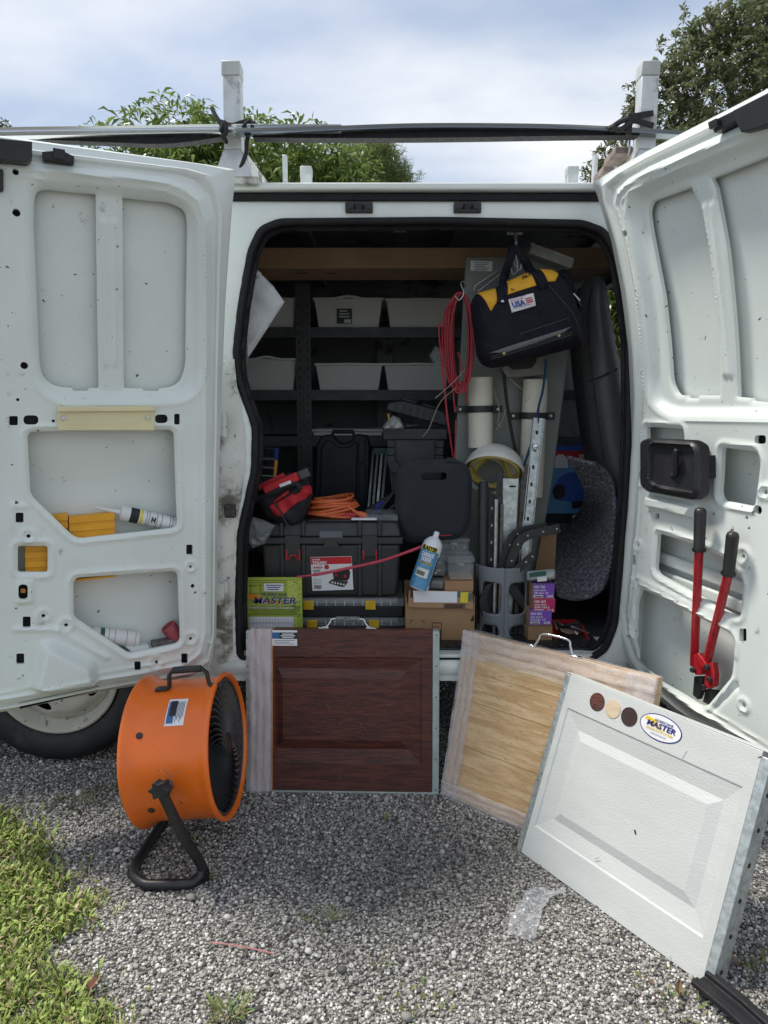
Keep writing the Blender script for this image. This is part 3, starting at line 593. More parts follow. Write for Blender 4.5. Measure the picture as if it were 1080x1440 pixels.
MB().hexa([DL.pt(u, z, h) for h, z in ((-.010, DL.uv(108, 758).y - .006), (-.075, DL.uv(108, 758).y - .006)) for u, z in ((.02, z), (.5, z), (.5, z + .004), (.02, z + .004))]).build('pocket_floor', m_white_in, door_l)
MB().hexa([DL.pt(u, z, h) for h, z in ((-.010, DL.uv(182, 920).y - .006), (-.075, DL.uv(182, 920).y - .006)) for u, z in ((.02, z), (.5, z), (.5, z + .004), (.02, z + .004))]).build('pocket_floor', m_white_in, door_l)

DR = Door((.748, 2.19), (.302, -.953), (-.953, -.302))
pairs = [((862, 290), (845, 275)), ((866, 268), (837, 256)), ((880, 252), (868, 238)), ((907, 236), (921, 209)), ((1039, 177), (1050, 142)), ((1140, 132), (1140, 94)), ((1140, 1108), (1140, 1122)), ((1060, 1056), (1058, 1066)), ((960, 992), (956, 1002)), ((925, 964), (918, 972)), ((893, 922), (884, 926)), ((884, 890), (871, 893)), ((880, 860), (867, 862)), ((886, 800), (874, 800)), ((893, 720), (883, 720)), ((897, 650), (887, 650)), ((902, 560), (892, 560)), ((900, 500), (889, 490)), ((892, 420), (879, 410)), ((877, 345), (865, 338))]
rec = [(880, 300), (886, 270), (912, 252), (1060, 186), (1140, 156), (1140, 592), (940, 588), (915, 572), (908, 540), (905, 470), (895, 380)]
w1 = DR.poly([(899, 296), (903, 282), (915, 277), (959, 261), (976, 300), (990, 363), (999, 467), (1001, 556), (972, 556), (970, 560), (955, 560), (953, 556), (941, 556), (932, 536), (928, 484), (921, 415), (904, 328)], [.02, .02, .02, .004, .02, .02, .02, .004, .002, .002, .002, .002, .03, .03, .02, .02, .02])
w2 = DR.poly([(987, 249), (1063, 217), (1136, 190), (1136, 562), (1070, 562), (1068, 566), (1045, 564), (1043, 560), (1025, 558), (1020, 460), (1009, 346), (993, 262)], [.004, .02, .004, .004, .002, .002, .002, .002, .004, .02, .02, .01])
HB = DR.poly([(1014, 629), (1063, 635), (1068, 650), (1060, 713), (1014, 704), (1010, 693)], .012)
HP2 = DR.poly([(924, 749), (973, 765), (1020, 785), (1044, 817), (1040, 868), (1026, 864), (924, 808), (920, 800)], .012)
HP3 = DR.poly([(900, 827), (1025, 890), (1032, 902), (1028, 952), (994, 993), (982, 993), (896, 938), (891, 928), (893, 848)], .015)
HA = DR.poly([(908, 600), (959, 603), (961, 617), (960, 625), (909, 625)], .006)
small = [DR.rect(1061, 612, 1077, 624, .008), DR.rect(889, 780, 894, 794), DR.rect(902, 638, 908, 648), DR.rect(899, 662, 909, 673, .008), DR.rect(1040, 884, 1050, 902), DR.rect(921, 722, 927, 730)]
small += [DR.disc(*q) for q in ((898, 767, .005), (888, 819, .005), (880, 895, .004), (1045, 782, .006), (1077, 692, .006), (879, 329, .009), (901, 525, .008), (901, 653, .004), (1066, 717, .012), (1003, 723, .005), (1050, 728, .005), (1046, 992, .006))]
bosses = [(898, 767, .016), (888, 819, .016), (1045, 782, .02), (1077, 692, .016), (1046, 992, .016)]
beads = [((980, 290), (1009, 526), .007, .007), ((990, 288), (1016, 526), .007, .007), ((897, 812), (1028, 878), .007, .006), ((900, 819), (1026, 884), .006, .005), ((884, 683), (905, 683), .006, .004), ((1034, 930), (1034, 965), .008, -.006), ((1034, 965), (1005, 995), .008, -.006), ((940, 985), (1000, 1010), .01, .006)]
bumps = [([(911, 694), (980, 709), (976, 730), (911, 714)], .022, .012, .006)]
door_r = make_door(DR, 'side_door', pairs, rec, .024, [w1, w2], [HB, HP2, HP3, HA], small, bosses, beads, bumps, 'front side door swung out with black handle box')
hb = slab(DR, [(911, 621), (921, 616), (986, 619), (999, 627), (999, 695), (987, 703), (921, 691), (911, 682)], .002, .030, .012).build('handle_box', m_blackp, door_r, bevel=.006, bseg=3)
q = DR.poly([(916, 626), (924, 622), (976, 626), (981, 632), (981, 690), (974, 693), (923, 683), (916, 677)], .010, .03); o_ = DR.poly([(911, 621), (921, 616), (986, 619), (999, 627), (999, 695), (987, 703), (921, 691), (911, 682)], .012, .03)
P, F, lp = sheet(DR.poly([(911, 621), (921, 616), (986, 619), (999, 627), (999, 695), (987, 703), (921, 691), (911, 682)], .012, .03), (), .005)
s = sdf(q, P); h = .030 + .010 * np.exp(-(s / .006) ** 2) - .022 * sst(-s / .012)
mb = MB(); mb.v = [DR.pt(a[0], a[1], b + .003) for a, b in zip(P, h)]; mb.f = [tuple(int(i) for i in f) for f in F]; mb.build('handle_tray', m_blackp, hb, smooth=50)
slab(DR, [(954, 658), (964, 655), (966, 686), (956, 684)], .012, .0165, .004).build('lever_slot', m_black, hb)
mb = MB(); mb.tube(spline([DR.at(940, 664, .02), DR.at(950, 668, .034), DR.at(950, 640, .046), DR.at(952, 632, .046)], 5), [.006] * 3 + [.0075] * 11 + [.007, .005], 8); mb.build('lever', m_blackp, hb, smooth=60)
mb = MB(); mb.bar(DR.at(936, 672, .022), DR.at(978, 680, .022), .012, .008); mb.build('lever_base', m_blackp, hb, bevel=.002)
slab(DR, [(1000, 640), (1008, 640), (1008, 672), (1000, 672)], .0, .02, .002).build('handle_bracket', m_blackp, door_r, bevel=.002)
slab(DR, [(1040, 158), (1140, 108), (1140, 160), (1080, 181), (1053, 188)], -.012, .022, .004).build('latch_cover', m_blackp, door_r, bevel=.004)
o = slab(DR, [(1007, 172), (1040, 156), (1044, 170), (1011, 188)], -.016, .014, .002).build('latch', m_blackp, door_r, bevel=.003)
slab(DR, [(1008, 174), (1020, 168), (1021, 178), (1010, 184)], .014, .026, .002).build('latch_housing', m_blackp, o, bevel=.002)
for (a, b) in (((905, 775), (1075, 838)), ((905, 800), (1075, 866))):
    p, q = DR.at(*a, -.052), DR.at(*b, -.052); MB().bar(p, q, .014, .035).build('intrusion_bar', m_white_in, door_r, bevel=.006)
# ------------------------------------------------ roof rack (bolted to the van) and what is tied to it
def rack():
    rk = thing('r', 'x', 'x', (0, 0, 0)); bpy.data.objects.remove(rk); del WM['r']
    for px, base in ((328, 315), (909, 905)):
        t = at(px, 92, 2.30); b = at(base if px < 500 else 897, 210, 2.30); b.z = 2.02; t.z = 2.232; x = (t.x + at(px, 200, 2.3).x) / 2
        mb = MB(); mb.hexa([V((x + sx * .026, 2.30 + sy * .026, z)) for z in (1.985, t.z - .04) for sx, sy in ((-1, -1), (1, -1), (1, 1), (-1, 1))])
        mb.hexa([V((x + sx * w, 2.30 + sy * d, z)) for z, w, d in ((1.90, .058, .045), (1.985, .027, .027)) for sx, sy in ((-1, -1), (1, -1), (1, 1), (-1, 1))])
        o = mb.build('rack_post', m_alu, van, bevel=.003)
        MB().box((x, 2.30, t.z - .02), (.056, .056, .042)).build('post_cap', M('grey_cap', (.50, .52, .50), .5), o, bevel=.004)
        MB().box((x + (.0 if px < 500 else -.01), 2.295, 1.892), (.15, .07, .022)).build('rack_foot', m_worn, o, bevel=.003)
        fx = -.374 if px < 500 else .905
        MB().bar((x, 2.30, 1.975), (fx, 3.62, 1.995), .05, .05).build('cross_bar', m_worn, o, bevel=.003)
        mb = MB(); mb.hexa([V((fx + sx * .026, 3.62 + sy * .026, z)) for z in (1.9, 2.36) for sx, sy in ((-1, -1), (1, -1), (1, 1), (-1, 1))]); mb.build('rack_post', m_alu, van, bevel=.003)
        MB().box((fx, 3.62, 2.345), (.056, .056, .04)).build('post_cap', MATS['grey_cap'], van, bevel=.004)
        MB().box((at(401 if px < 500 else 836, 240, 3.0).x, 3.0, 2.10), (.016, .03, .22)).build('upright_flat', m_alu, van, bevel=.002)
        if px > 500:
            for i in range(5): MB().box((x - .045 + (fx - x) * (i * .13 + .05), 2.42 + i * .17, 2.012), (.06, .12, .02)).build('wooden_slat', M('weathered_plank', (.24, .19, .17), .8, var=.3, vs=20), van, bevel=.003)
            for i in range(2):
                c = V((x - .03, 2.36 + i * .12, 2.03)); MB().tube(spline([c + V((0, 0, -.04)), c + V((0, -.01, .01)), c + V((-.02, -.012, .03)), c + V((-.035, -.012, .012)), c + V((-.03, -.012, 0))], 5), .004, 6).build('hook', m_chrome, van)
rack()
def strip(pts, prof, name, mat, lab, cat, Y=None):
    """a long extrusion: pts along it (pixels, distance), prof in (back, up) metres"""
    P = spline([at(*p) for p in pts], 10); mb = MB(); k = len(prof)
    for p in P: mb.v += [p + V((0, a, b)) for a, b in prof]
    for i in range(len(P) - 1): mb.f += [(i * k + j, i * k + (j + 1) % k, (i + 1) * k + (j + 1) % k, (i + 1) * k + j) for j in range(k)]
    mb.f += [tuple(range(k)), tuple((len(P) - 1) * k + j for j in range(k))]
    return mb.build(name, mat, None, smooth=35, label=lab, cat=cat)
m_alub = M('mill_aluminium', (.66, .68, .70), .22, 1.0, var=.06, vs=10, stretch=(.4, 8, 30))
strip([(-420, 205, 2.20), (-60, 187, 2.215), (160, 183, 2.225), (320, 180.5, 2.235), (480, 181, 2.235)], [(0, -.012), (.006, -.006), (0, -.001), (.004, .006), (0, .012), (.03, .013), (.03, -.012)], 'metal_rail', m_alub, 'shiny grooved metal rail lying along the rack over the rear door', 'rail')
strip([(330, 183, 2.225), (440, 181, 2.23), (600, 176, 2.235), (800, 178, 2.24), (965, 187, 2.25)], [(0, -.006), (.004, 0), (0, .006), (.035, .008), (.035, -.008)], 'metal_rail', M('dull_aluminium', (.30, .33, .36), .35, .9, var=.1, vs=8, stretch=(.5, 8, 20)), 'dull metal rail between the two rack posts, ending past the strap', 'rail')
strip([(30, 190, 2.25), (150, 195, 2.25), (235, 197, 2.25), (310, 188, 2.255)], [(0, -.010), (0, .010), (.04, .012), (.04, -.008)], 'rubber_strip', m_rubber, 'black rubber strip sagging under the shiny rail near left post', 'rubber strip')
strip([(355, 186, 2.25), (420, 187, 2.25), (560, 187, 2.25), (660, 186, 2.25), (790, 184, 2.25), (900, 183, 2.255)], [(0, -.014), (.004, .008), (.05, .01), (.045, -.012)], 'rubber_strip', m_rubber, 'wide black rubber strip bundled under the dull rail at the middle', 'rubber strip')
def knot():
    root = thing('tie_rope', 'black rope knotted round the left rack post', 'rope', at(330, 180, 2.25))
    mr = M('black_rope', (.02, .02, .022), .8, var=.4, vs=120, bump=.5, bs=300)
    P = [[(298, 152, 2.25), (303, 162, 2.24), (311, 175, 2.23), (314, 190, 2.23), (318, 200, 2.26)], [(312, 172, 2.23), (326, 176, 2.262), (340, 172, 2.262), (350, 170, 2.255), (356, 175, 2.25), (350, 183, 2.25), (342, 176, 2.25)],
         [(310, 186, 2.22), (316, 172, 2.21), (318, 186, 2.21), (312, 192, 2.22)], [(350, 168, 2.25), (355, 180, 2.24), (348, 190, 2.24), (343, 178, 2.24), (352, 170, 2.24)], [(351, 183, 2.25), (347, 200, 2.255), (346, 215, 2.26), (340, 232, 2.265), (333, 247, 2.27)]]
    for p in P: MB().tube(spline([at(*q) for q in p], 6), .0065, 7).build('rope_strand', mr, root)
    root = thing('tie_strap', 'black webbing strap tied round the right rack post', 'strap', at(900, 175, 2.26)); mw = M('black_webbing', (.02, .02, .021), .7, var=.3, vs=60, bump=.3, bs=500)
    for a, b in (((888, 164, 2.262), (919, 159, 2.262)), ((889, 168, 2.258), (919, 177, 2.258))): MB().bar(at(*a), at(*b), .004, .017, (0, 0, 1)).build('strap_band', mw, root, bevel=.001)
    MB().tube(spline([at(888, 165, 2.25), at(874, 170, 2.235), at(862, 178, 2.23), at(856, 181, 2.24)], 5), .008, 6).build('strap_band', mw, root)
    MB().bar(at(887, 160, 2.24), at(884, 190, 2.24), .006, .016, (1, 0, 0)).build('strap_tail', mw, root, bevel=.001)
    MB().tube(spline([at(885, 172, 2.232), at(870, 184, 2.225), at(864, 176, 2.225), at(884, 167, 2.232)], 5), .007, 6).build('strap_tail', mw, root)
knot()

# ------------------------------------------------ trees
def leafmat(name):
    m = bpy.data.materials.new(name); m.use_nodes = True; nt = m.node_tree; N = nt.nodes; L = nt.links; b = N['Principled BSDF']; b.inputs['Roughness'].default_value = .32
    a = N.new('ShaderNodeAttribute'); a.attribute_name = 'Col'; L.new(a.outputs['Color'], b.inputs['Base Color'])
    t = N.new('ShaderNodeBsdfTranslucent'); L.new(a.outputs['Color'], t.inputs['Color']); x = N.new('ShaderNodeMixShader'); x.inputs[0].default_value = .35
    L.new(b.outputs[0], x.inputs[1]); L.new(t.outputs[0], x.inputs[2]); L.new(x.outputs[0], N['Material Output'].inputs[0]); return m
m_leaf = leafmat('leaf')
m_bark = M('bark', (.16, .13, .10), .9, var=.4, vs=14, bump=.8, bs=30)
def leaves(name, parent, centers, per, ln, wd, cols, seed, droop=.4, spread=1.0, upbias=.3):
    g = np.random.default_rng(seed); n = len(centers) * per; c = np.repeat(np.array(centers), per, 0)
    az = g.uniform(0, 2 * math.pi, n); el = g.normal(upbias, .5, n); d = np.stack([np.cos(az) * np.cos(el), np.sin(az) * np.cos(el), np.sin(el)], 1)
    L_ = g.uniform(.7, 1.2, n)[:, None] * ln; W_ = g.uniform(.7, 1.2, n)[:, None] * wd; up = np.array([0, 0, 1.0])
    s = np.cross(d, up); s /= np.linalg.norm(s, axis=1)[:, None] + 1e-6; nn = np.cross(s, d); roll = g.uniform(-.9, .9, n)[:, None]; s2 = s * np.cos(roll) + nn * np.sin(roll)
    b = c + g.normal(0, 1, (n, 3)) * ln * .25 * spread; m = b + d * L_ * .5; t = b + d * L_ - up * L_ * droop * g.uniform(.4, 1.2, (n, 1)); dz = -up * L_ * .03
    P = np.stack([b, m + s2 * W_, t, m - s2 * W_], 1) + 0 * dz[:, None]; F = np.arange(n * 4).reshape(n, 4)
    cc = np.array(cols)[g.integers(0, len(cols), n)] * g.uniform(.75, 1.25, (n, 1)); cc = np.concatenate([cc, np.ones((n, 1))], 1)
    me = bpy.data.meshes.new(name); me.from_pydata((P.reshape(-1, 3) - np.array(WM[parent.name].translation)).tolist(), [], F.tolist())
    a = me.attributes.new('Col', 'FLOAT_COLOR', 'POINT'); a.data.foreach_set('color', np.repeat(cc, 4, 0).ravel()); me.materials.append(m_leaf)
    o = bpy.data.objects.new(name, me); COL.objects.link(o); o.parent = parent; WM[o.name] = WM[parent.name]; return o
def blobs(ells, n, seed, shell=.55):
    g = np.random.default_rng(seed); out = []; tot = sum(e[1][0] * e[1][2] for e in ells)
    for c, r in ells:
        k = int(n * r[0] * r[2] / tot); d = g.normal(size=(k, 3)); d /= np.linalg.norm(d, axis=1)[:, None]; rad = (shell + (1 - shell) * g.random((k, 1))) * (1 + .10 * g.normal(size=(k, 1))); out.append(np.array(c) + d * rad * np.array(r))
    return np.concatenate(out)
def limb(mb, a, b, r0, r1, wob=.08):
    a, b = V(a), V(b); pts = [a.lerp(b, t) + V((rnd.gauss(0, wob), rnd.gauss(0, wob), 0)) * math.sin(math.pi * t) for t in np.linspace(0, 1, 6)]; mb.tube(pts, list(np.linspace(r0, r1, 6)), 7)
def pxell(px, py, rx, ry, Y, depth=None):
    c = at(px, py, Y); k = (c - V((0, 0, CAMH))).dot(V((0, _c, -_s))) / FPX; return (tuple(c), (rx * k, depth or rx * k, ry * k))
def tree(name, label, cat, Y, ells, n, per, ln, wd, cols, seed, trunk_px, shell=.5, droop=.4, upbias=.3, tr=.12, extra=(), group=None):
    E = [pxell(*e[:4], Y + (e[4] if len(e) > 4 else 0)) for e in ells]; base = at(trunk_px, 500, Y); base.z = 0; root = thing(name, label, cat, base, group); C = blobs(E, n, seed, shell)
    if len(extra): C = np.concatenate([C, np.array([tuple(at(*q, Y)) for q in extra])])
    leaves('crown', root, C, per, ln, wd, cols, seed + 1, droop, 1.0, upbias)
    mb = MB(); fork = V((base.x, Y, E[0][0][2] * .45)); limb(mb, base, fork, tr, tr * .75)
    for c, r in E:
        limb(mb, fork, c, tr * .6, tr * .2, .12)
        for i in range(5): d = V((rnd.gauss(0, 1), rnd.gauss(0, 1), abs(rnd.gauss(0, 1)))).normalized(); limb(mb, V(c) - V((0, 0, r[2] * .3)), V(c) + V((d.x * r[0], d.y * r[1], d.z * r[2])) * .85, tr * .2, .008, .05)
    mb.build('trunk', m_bark, root)
cm = [(.17, .25, .055), (.22, .30, .07), (.11, .18, .045), (.28, .35, .10), (.15, .22, .06)]
tree('fruit_tree', 'bright green tree with long drooping leaves behind the roof rack', 'tree', 8.0, [(235, 225, 105, 62), (330, 262, 150, 70), (425, 244, 95, 62), (480, 272, 60, 55), (285, 190, 35, 38)], 980, 13, .135, .0155, cm, 31, 330, .45, .45, .35, extra=[(372, 165), (362, 172), (205, 152), (228, 148), (255, 142), (280, 152), (195, 160), (248, 155), (268, 160), (300, 170)])
co = [(.15, .185, .08), (.20, .23, .11), (.11, .14, .06), (.30, .32, .20), (.17, .20, .095)]
tree('oak_tree', 'tall dark oak with small dull leaves rising behind the right door', 'tree', 13.0, [(1000, 160, 95, 105), (1060, 70, 105, 75), (940, 110, 42, 45), (900, 150, 26, 38), (868, 225, 34, 48), (950, 215, 80, 60), (1130, 120, 90, 120), (1000, 50, 60, 38), (838, 248, 20, 22), (1090, 10, 70, 60)], 2300, 15, .10, .021, co, 51, 1090, .35, .2, .2, .22)
cp = [(.17, .23, .07), (.23, .28, .09), (.13, .18, .06)]
tree('pine_tree', 'soft rounded pine crown just right of the bright green tree', 'tree', 11.0, [(530, 245, 45, 42), (560, 262, 34, 32), (508, 222, 34, 28), (540, 215, 16, 20)], 520, 24, .15, .0046, cp, 71, 535, .3, .1, .3, .1)
tree('far_tree', 'small dark treetop at the far left above the rail', 'tree', 20.0, [(-30, 190, 40, 22), (-5, 186, 22, 16)], 260, 12, .16, .03, co, 81, -20, .3, .2, .2)
tree('palm_shrub', 'yellow green shrub glimpsed through the far window beside the seat', 'shrub', 6.5, [(868, 440, 60, 60), (890, 480, 70, 50), (865, 395, 40, 30)], 300, 12, .22, .015, cm, 91, 875, .2, .5, .4, .05)
# ------------------------------------------------ drum fan
def drum_fan():
    az, el = R(-2.5), R(5.0); ax = V((math.cos(az) * math.cos(el), math.sin(az) * math.cos(el), math.sin(el)))
    Cr = at(321, 1047, 1.86); Lg = .228; Cl = Cr - ax * Lg
    root = thing('drum_fan', 'orange drum fan on a black tube stand on the gravel', 'fan', (Cl.x + .13, 1.86, 0))
    mo = M('orange_powder_coat', (.82, .155, .008), .36, var=.06, vs=6, dirt=(.50, .16, .05), ds=14, dl=.60, dw=.15, speck=(.14, .05, .02), ss=48, sl=.705, coat=.25, bump=.03, bs=200)
    up = (V((0, 0, 1)) - ax * ax.z).normalized(); sd_ = ax.cross(up)
    r = .190
    prof = [(.176, .010), (r + .008, .0), (r + .0125, .004), (r + .0135, .008), (r + .011, .013), (r + .004, .022), (r - .003, .040), (r - .005, .055), (r - .0045, Lg * .5), (r - .004, Lg - .03), (r - .002, Lg - .018), (r + .004, Lg - .010), (r + .007, Lg - .004), (r + .0055, Lg + .002), (r, Lg + .004), (r - .006, Lg + .001), (r - .009, Lg - .01), (r - .010, Lg - .05), (r - .010, .06)]
    drum = MB().lathe(prof, Cl, ax, 72, x=up).build('drum', mo, root, smooth=60)
    mg = M('black_guard', (.055, .055, .058), .28, var=.2, vs=30, coat=.1)
    MB().lathe([(.178, Lg - .07), (.001, Lg - .07)], Cl, ax, 40).build('back_plate', m_black, root)
    MB().lathe([(.176, Lg - .03), (.179, Lg - .005), (.174, Lg - .004), (.170, Lg - .03)], Cl, ax, 60).build('guard_ring', mg, root, smooth=50)
    # spiral vanes of the guard, one object each sharing a mesh
    mb = MB(); rows = 9
    for side_ in (0, 1):
        for i in range(rows):
            t = i / (rows - 1); rr = .034 + .142 * t; th = .62 * t ** 1.3; c = Cl + ax * (Lg + .002 - .010 * t) + (up * math.cos(th) + sd_ * math.sin(th)) * rr
            w = .0020 + .0012 * t; tg = (-up * math.sin(th) + sd_ * math.cos(th)); dp = .020 + .012 * t
            mb.v += [c - tg * w + ax * 0, c + tg * w - ax * .003, c + tg * (w + .010 * t) - ax * dp, c - tg * (w - .010 * t) - ax * dp] if side_ == 0 else []
    for i in range(rows - 1):
        a = i * 4; mb.f += [(a + j, a + (j + 1) % 4, a + 4 + (j + 1) % 4, a + 4 + j) for j in range(4)]
    mb.f += [(0, 1, 2, 3), tuple((rows - 1) * 4 + j for j in (3, 2, 1, 0))]
    o0 = mb.build('guard_vane', mg, root, smooth=40); W0 = WM[root.name]; cl = W0.inverted() @ Cl
    for k in range(1, 40):
        o = o0.copy(); COL.objects.link(o); o.parent = root; q = Matrix.Rotation(2 * math.pi * k / 40, 4, ax); o.matrix_basis = Matrix.Translation(cl) @ q @ Matrix.Translation(-cl)
    hub = MB().lathe([(.040, Lg - .03), (.040, Lg - .008), (.036, Lg - .002), (.030, Lg - .001), (.030, Lg + .002)], Cl, ax, 30).build('hub', mg, root, smooth=40)
    MB().lathe([(.029, Lg + .001), (.027, Lg + .003), (.001, Lg + .0035)], Cl, ax, 30).build('badge', M('bronze_badge', (.10, .075, .05), .4, .5, var=.3, vs=60), hub)
    MB().lathe([(.024, Lg + .0036), (.021, Lg + .0045), (.019, Lg + .0036)], Cl, ax, 30).build('badge_ring', m_black, hub)
    def on(a, h, lift=0.0): return Cl + ax * h + (up * math.cos(a) - sd_ * math.sin(a)) * (r - .0045 + lift)   # a measured from the top towards the viewer
    if (on(R(90), 0).y > Cl.y): 
        def on(a, h, lift=0.0): return Cl + ax * h + (up * math.cos(a) + sd_ * math.sin(a)) * (r - .0045 + lift)
    # handle
    pa, pb = on(R(10), .095), on(R(10), .21); hh = up * .052
    mb = MB(); mb.tube([pa - ax * .022 + up * .004, pa + up * .004, pa + up * .008 + ax * .003, pa + hh * .75 + ax * .006, pa + hh + ax * .018, pb + hh - ax * .018, pb + hh * .75 - ax * .006, pb + up * .008 - ax * .003, pb + up * .004, pb + ax * .022 + up * .004], .006, 8); hd = mb.build('handle', m_blackp, root, smooth=40)
    MB().tube([pa + hh + ax * .02, pb + hh - ax * .02], .0095, 10).build('grip', m_blackp, hd)
    for p in (pa - ax * .018, pb + ax * .018): MB().box(p + up * .003, (.034, .024, .006), Matrix((ax, sd_, up)).transposed()).build('handle_foot', m_blackp, hd, bevel=.001)
    # label
    mb = MB(); mb.grid(lambda u, w: on(R(24 + 24 * w), .112 + .050 * u, .0009), 6, 10); lab = mb.build('rating_label', m_paper, root)
    mb = MB(); mb.grid(lambda u, w: on(R(26 + 20 * w), .115 + .018 * u, .0015), 4, 8); mb.build('print', M('blue_print', (.03, .12, .30), .5), lab)
    mb = MB(); mb.grid(lambda u, w: on(R(26 + 14 * w), .121 + .016 * u, .0019), 4, 8); mb.build('print', m_black, lab)
    for i in range(6):
        mb = MB(); mb.grid(lambda u, w: on(R(27 + 18 * w * (1 - .1 * (i % 3))), .1375 + .0036 * i + .0014 * u, .0015), 2, 8); mb.build('print_line', m_black, lab)
    for a, h in ((R(54), .050), (R(50), .222), (R(118), .060)):
        p = on(a, h); n = (p - Cl - ax * (p - Cl).dot(ax)).normalized(); MB().lathe([(.0085, -.001), (.0085, .003), (.005, .005), (.001, .005)], p, n, 14).build('screw', m_blackp, root)
    # stand
    ms = M('black_tube', (.018, .018, .019), .38, var=.2, vs=20, dirt=(.05, .048, .045), ds=25, dl=.62, speck=(.08, .07, .06), ss=70, sl=.72)
    p1 = at(227, 1112, 1.625); st = [p1, at(240, 1140, 1.635), at(262, 1183, 1.66), gnd(281, 1212, .055), gnd(284, 1226, .026), gnd(274, 1239, .014), gnd(262, 1243, .014), gnd(215, 1244, .014), gnd(200, 1241, .014), gnd(188, 1228, .014), gnd(196, 1208, .014), gnd(236, 1146, .014)]
    q = st[-1]; mir = [V((q.x + .02, q.y + .03, .014)), V((p1.x - .01, 2.07, .014)), V((p1.x + .03, 2.085, .03)), V((p1.x + .02, 2.09, .14)), V((p1.x, 2.095, p1.z))]
    MB().tube(spline(st + mir, 4), .0135, 10).build('stand', ms, root, smooth=60)
    c = on(R(100), .108); pv = MB(); MB().cyl(c, at(236, 1104, 1.64), .014, 14).build('pivot', M('brown_metal', (.10, .06, .045), .5, .4, var=.3, vs=30), root)
    kn = at(222, 1113, 1.61); pts = [kn + V((math.cos(a), 0, math.sin(a))) * (.021 + .004 * math.cos(6 * a)) for a in np.linspace(0, 2 * math.pi, 36, endpoint=False)]; MB().prism(pts, V((.008, .022, 0))).build('knob', m_blackp, root, bevel=.002)
    f = gnd(286, 1238, .0); MB().cyl(f, f + V((0, 0, .03)), .016, 12).build('rubber_foot', m_rubber, root)
    MB().cyl(gnd(188, 1232, .0), gnd(188, 1232, .0) + V((0, 0, .02)), .015, 12).build('rubber_foot', m_rubber, root)
drum_fan()

# ------------------------------------------------ garage door sample panels
m_maho = M('mahogany_grain', (.135, .036, .022), .38, grain=(.055, .016, .012), gs=9, stretch=(1.0, 9, 1), bump=.55, bs=45, dirt=(.13, .09, .09), ds=34, dl=.70, dw=.06)
m_oak = M('oak_grain', (.80, .59, .34), .5, grain=(.60, .38, .18), gs=5, stretch=(.8, 7, 1), bump=.2, bs=40)
m_wpan = M('white_embossed_steel', (.55, .57, .55), .6, var=.03, vs=5, stretch=(1, 4, 1), bump=.35, bs=95, dirt=(.42, .43, .42), ds=10, dl=.70, speck=(.16, .15, .15), ss=40, sl=.745)
m_film = M('stretch_film', (.80, .78, .80), .2, var=.05, vs=7, stretch=(16, 1, 16), trans=.66, tv=.12, bump=.6, bs=5)
m_filmh = M('stretch_film_across', (.80, .78, .79), .2, var=.05, vs=7, stretch=(1, 16, 16), trans=.70, tv=.12, bump=.6, bs=5)
def panel_face(rects, t):
    """front with pressed rings; rects = (x0, y0, x1, y1, z), the last one filled"""
    mb = MB()
    for x0, y0, x1, y1, z in rects: mb.v += [V((x0, y0, z)), V((x1, y0, z)), V((x1, y1, z)), V((x0, y1, z))]
    for i in range(len(rects) - 1):
        a = i * 4; mb.f += [(a + j, a + (j + 1) % 4, a + 4 + (j + 1) % 4, a + 4 + j) for j in range(4)]
    n = len(rects) * 4; mb.f.append((n - 4, n - 3, n - 2, n - 1)); r = rects[0]
    mb.v += [V((r[0], r[1], -t)), V((r[2], r[1], -t)), V((r[2], r[3], -t)), V((r[0], r[3], -t))]; mb.f += [(j, n + j, n + (j + 1) % 4, (j + 1) % 4) for j in range(4)] + [(n + 3, n + 2, n + 1, n)]
    return mb
class Panel:
    def __init__(s, name, label, BL, BR, TL, group=None):
        s.F = frame(BL, BR - BL, TL - BL); s.w = (BR - BL).length; s.h = (TL - BL).dot(s.F.to_3x3().col[1]); s.n = s.F.to_3x3().col[2]; s.o = V(BL)
        s.root = thing(name, label, 'panel', BL, group, s.F.to_3x3())
    def L(s, px, py): q = s.F.inverted() @ onp(px, py, s.o, s.n); return q
    def rect(s, tl, tr, br_, bl, z):
        a, b, c, d = [s.L(*p) for p in (tl, tr, br_, bl)]; return ((a.x + d.x) / 2, (c.y + d.y) / 2, (b.x + c.x) / 2, (a.y + b.y) / 2, z)
    def bx(s, a, b, name, mat, parent=None, bevel=.0015, **k): return MB().bx(a, b).build(name, mat, parent or s.root, local=True, bevel=bevel, **k)
def cup_handle(p, x, name='handle'):
    pass
GP = 'garage door sample panels leaned against the van'
# -- dark mahogany sample
bl, brr = gnd(346, 1113), gnd(617, 1117); p = Panel('sample_panel', 'dark mahogany brown raised sample panel standing beside the orange fan', bl, brr, at(346, 884, bl.y + .062), GP)
w, h, t = p.w, p.h, .032; xf = p.L(384, 1000).x
R1 = p.rect((386, 924), (592.6, 925), (592.6, 1074), (386, 1072), 0); rr = [(xf, .006, w - .021, h, 0), R1, (R1[0] + .002, R1[1] + .002, R1[2] - .002, R1[3] - .002, -.003), (*p.rect((389, 941), (574, 943), (574, 1054), (389, 1054), 0)[:4], -.011), (*p.rect((398, 954), (562.5, 955), (562.5, 1041), (398, 1041), 0)[:4], -.001)]
panel_face(rr, t).build('panel_face', m_maho, p.root, local=True, smooth=0, bevel=.0012)
p.bx((.0, 0, -t), (.016, h - .006, .001), 'stile', m_galv); p.bx((w - .021, 0, -t), (w, h - .003, .002), 'stile', M('painted_steel_end', (.40, .47, .44), .5, .3, var=.1, vs=20, dirt=(.25, .27, .25), ds=30, dl=.6))
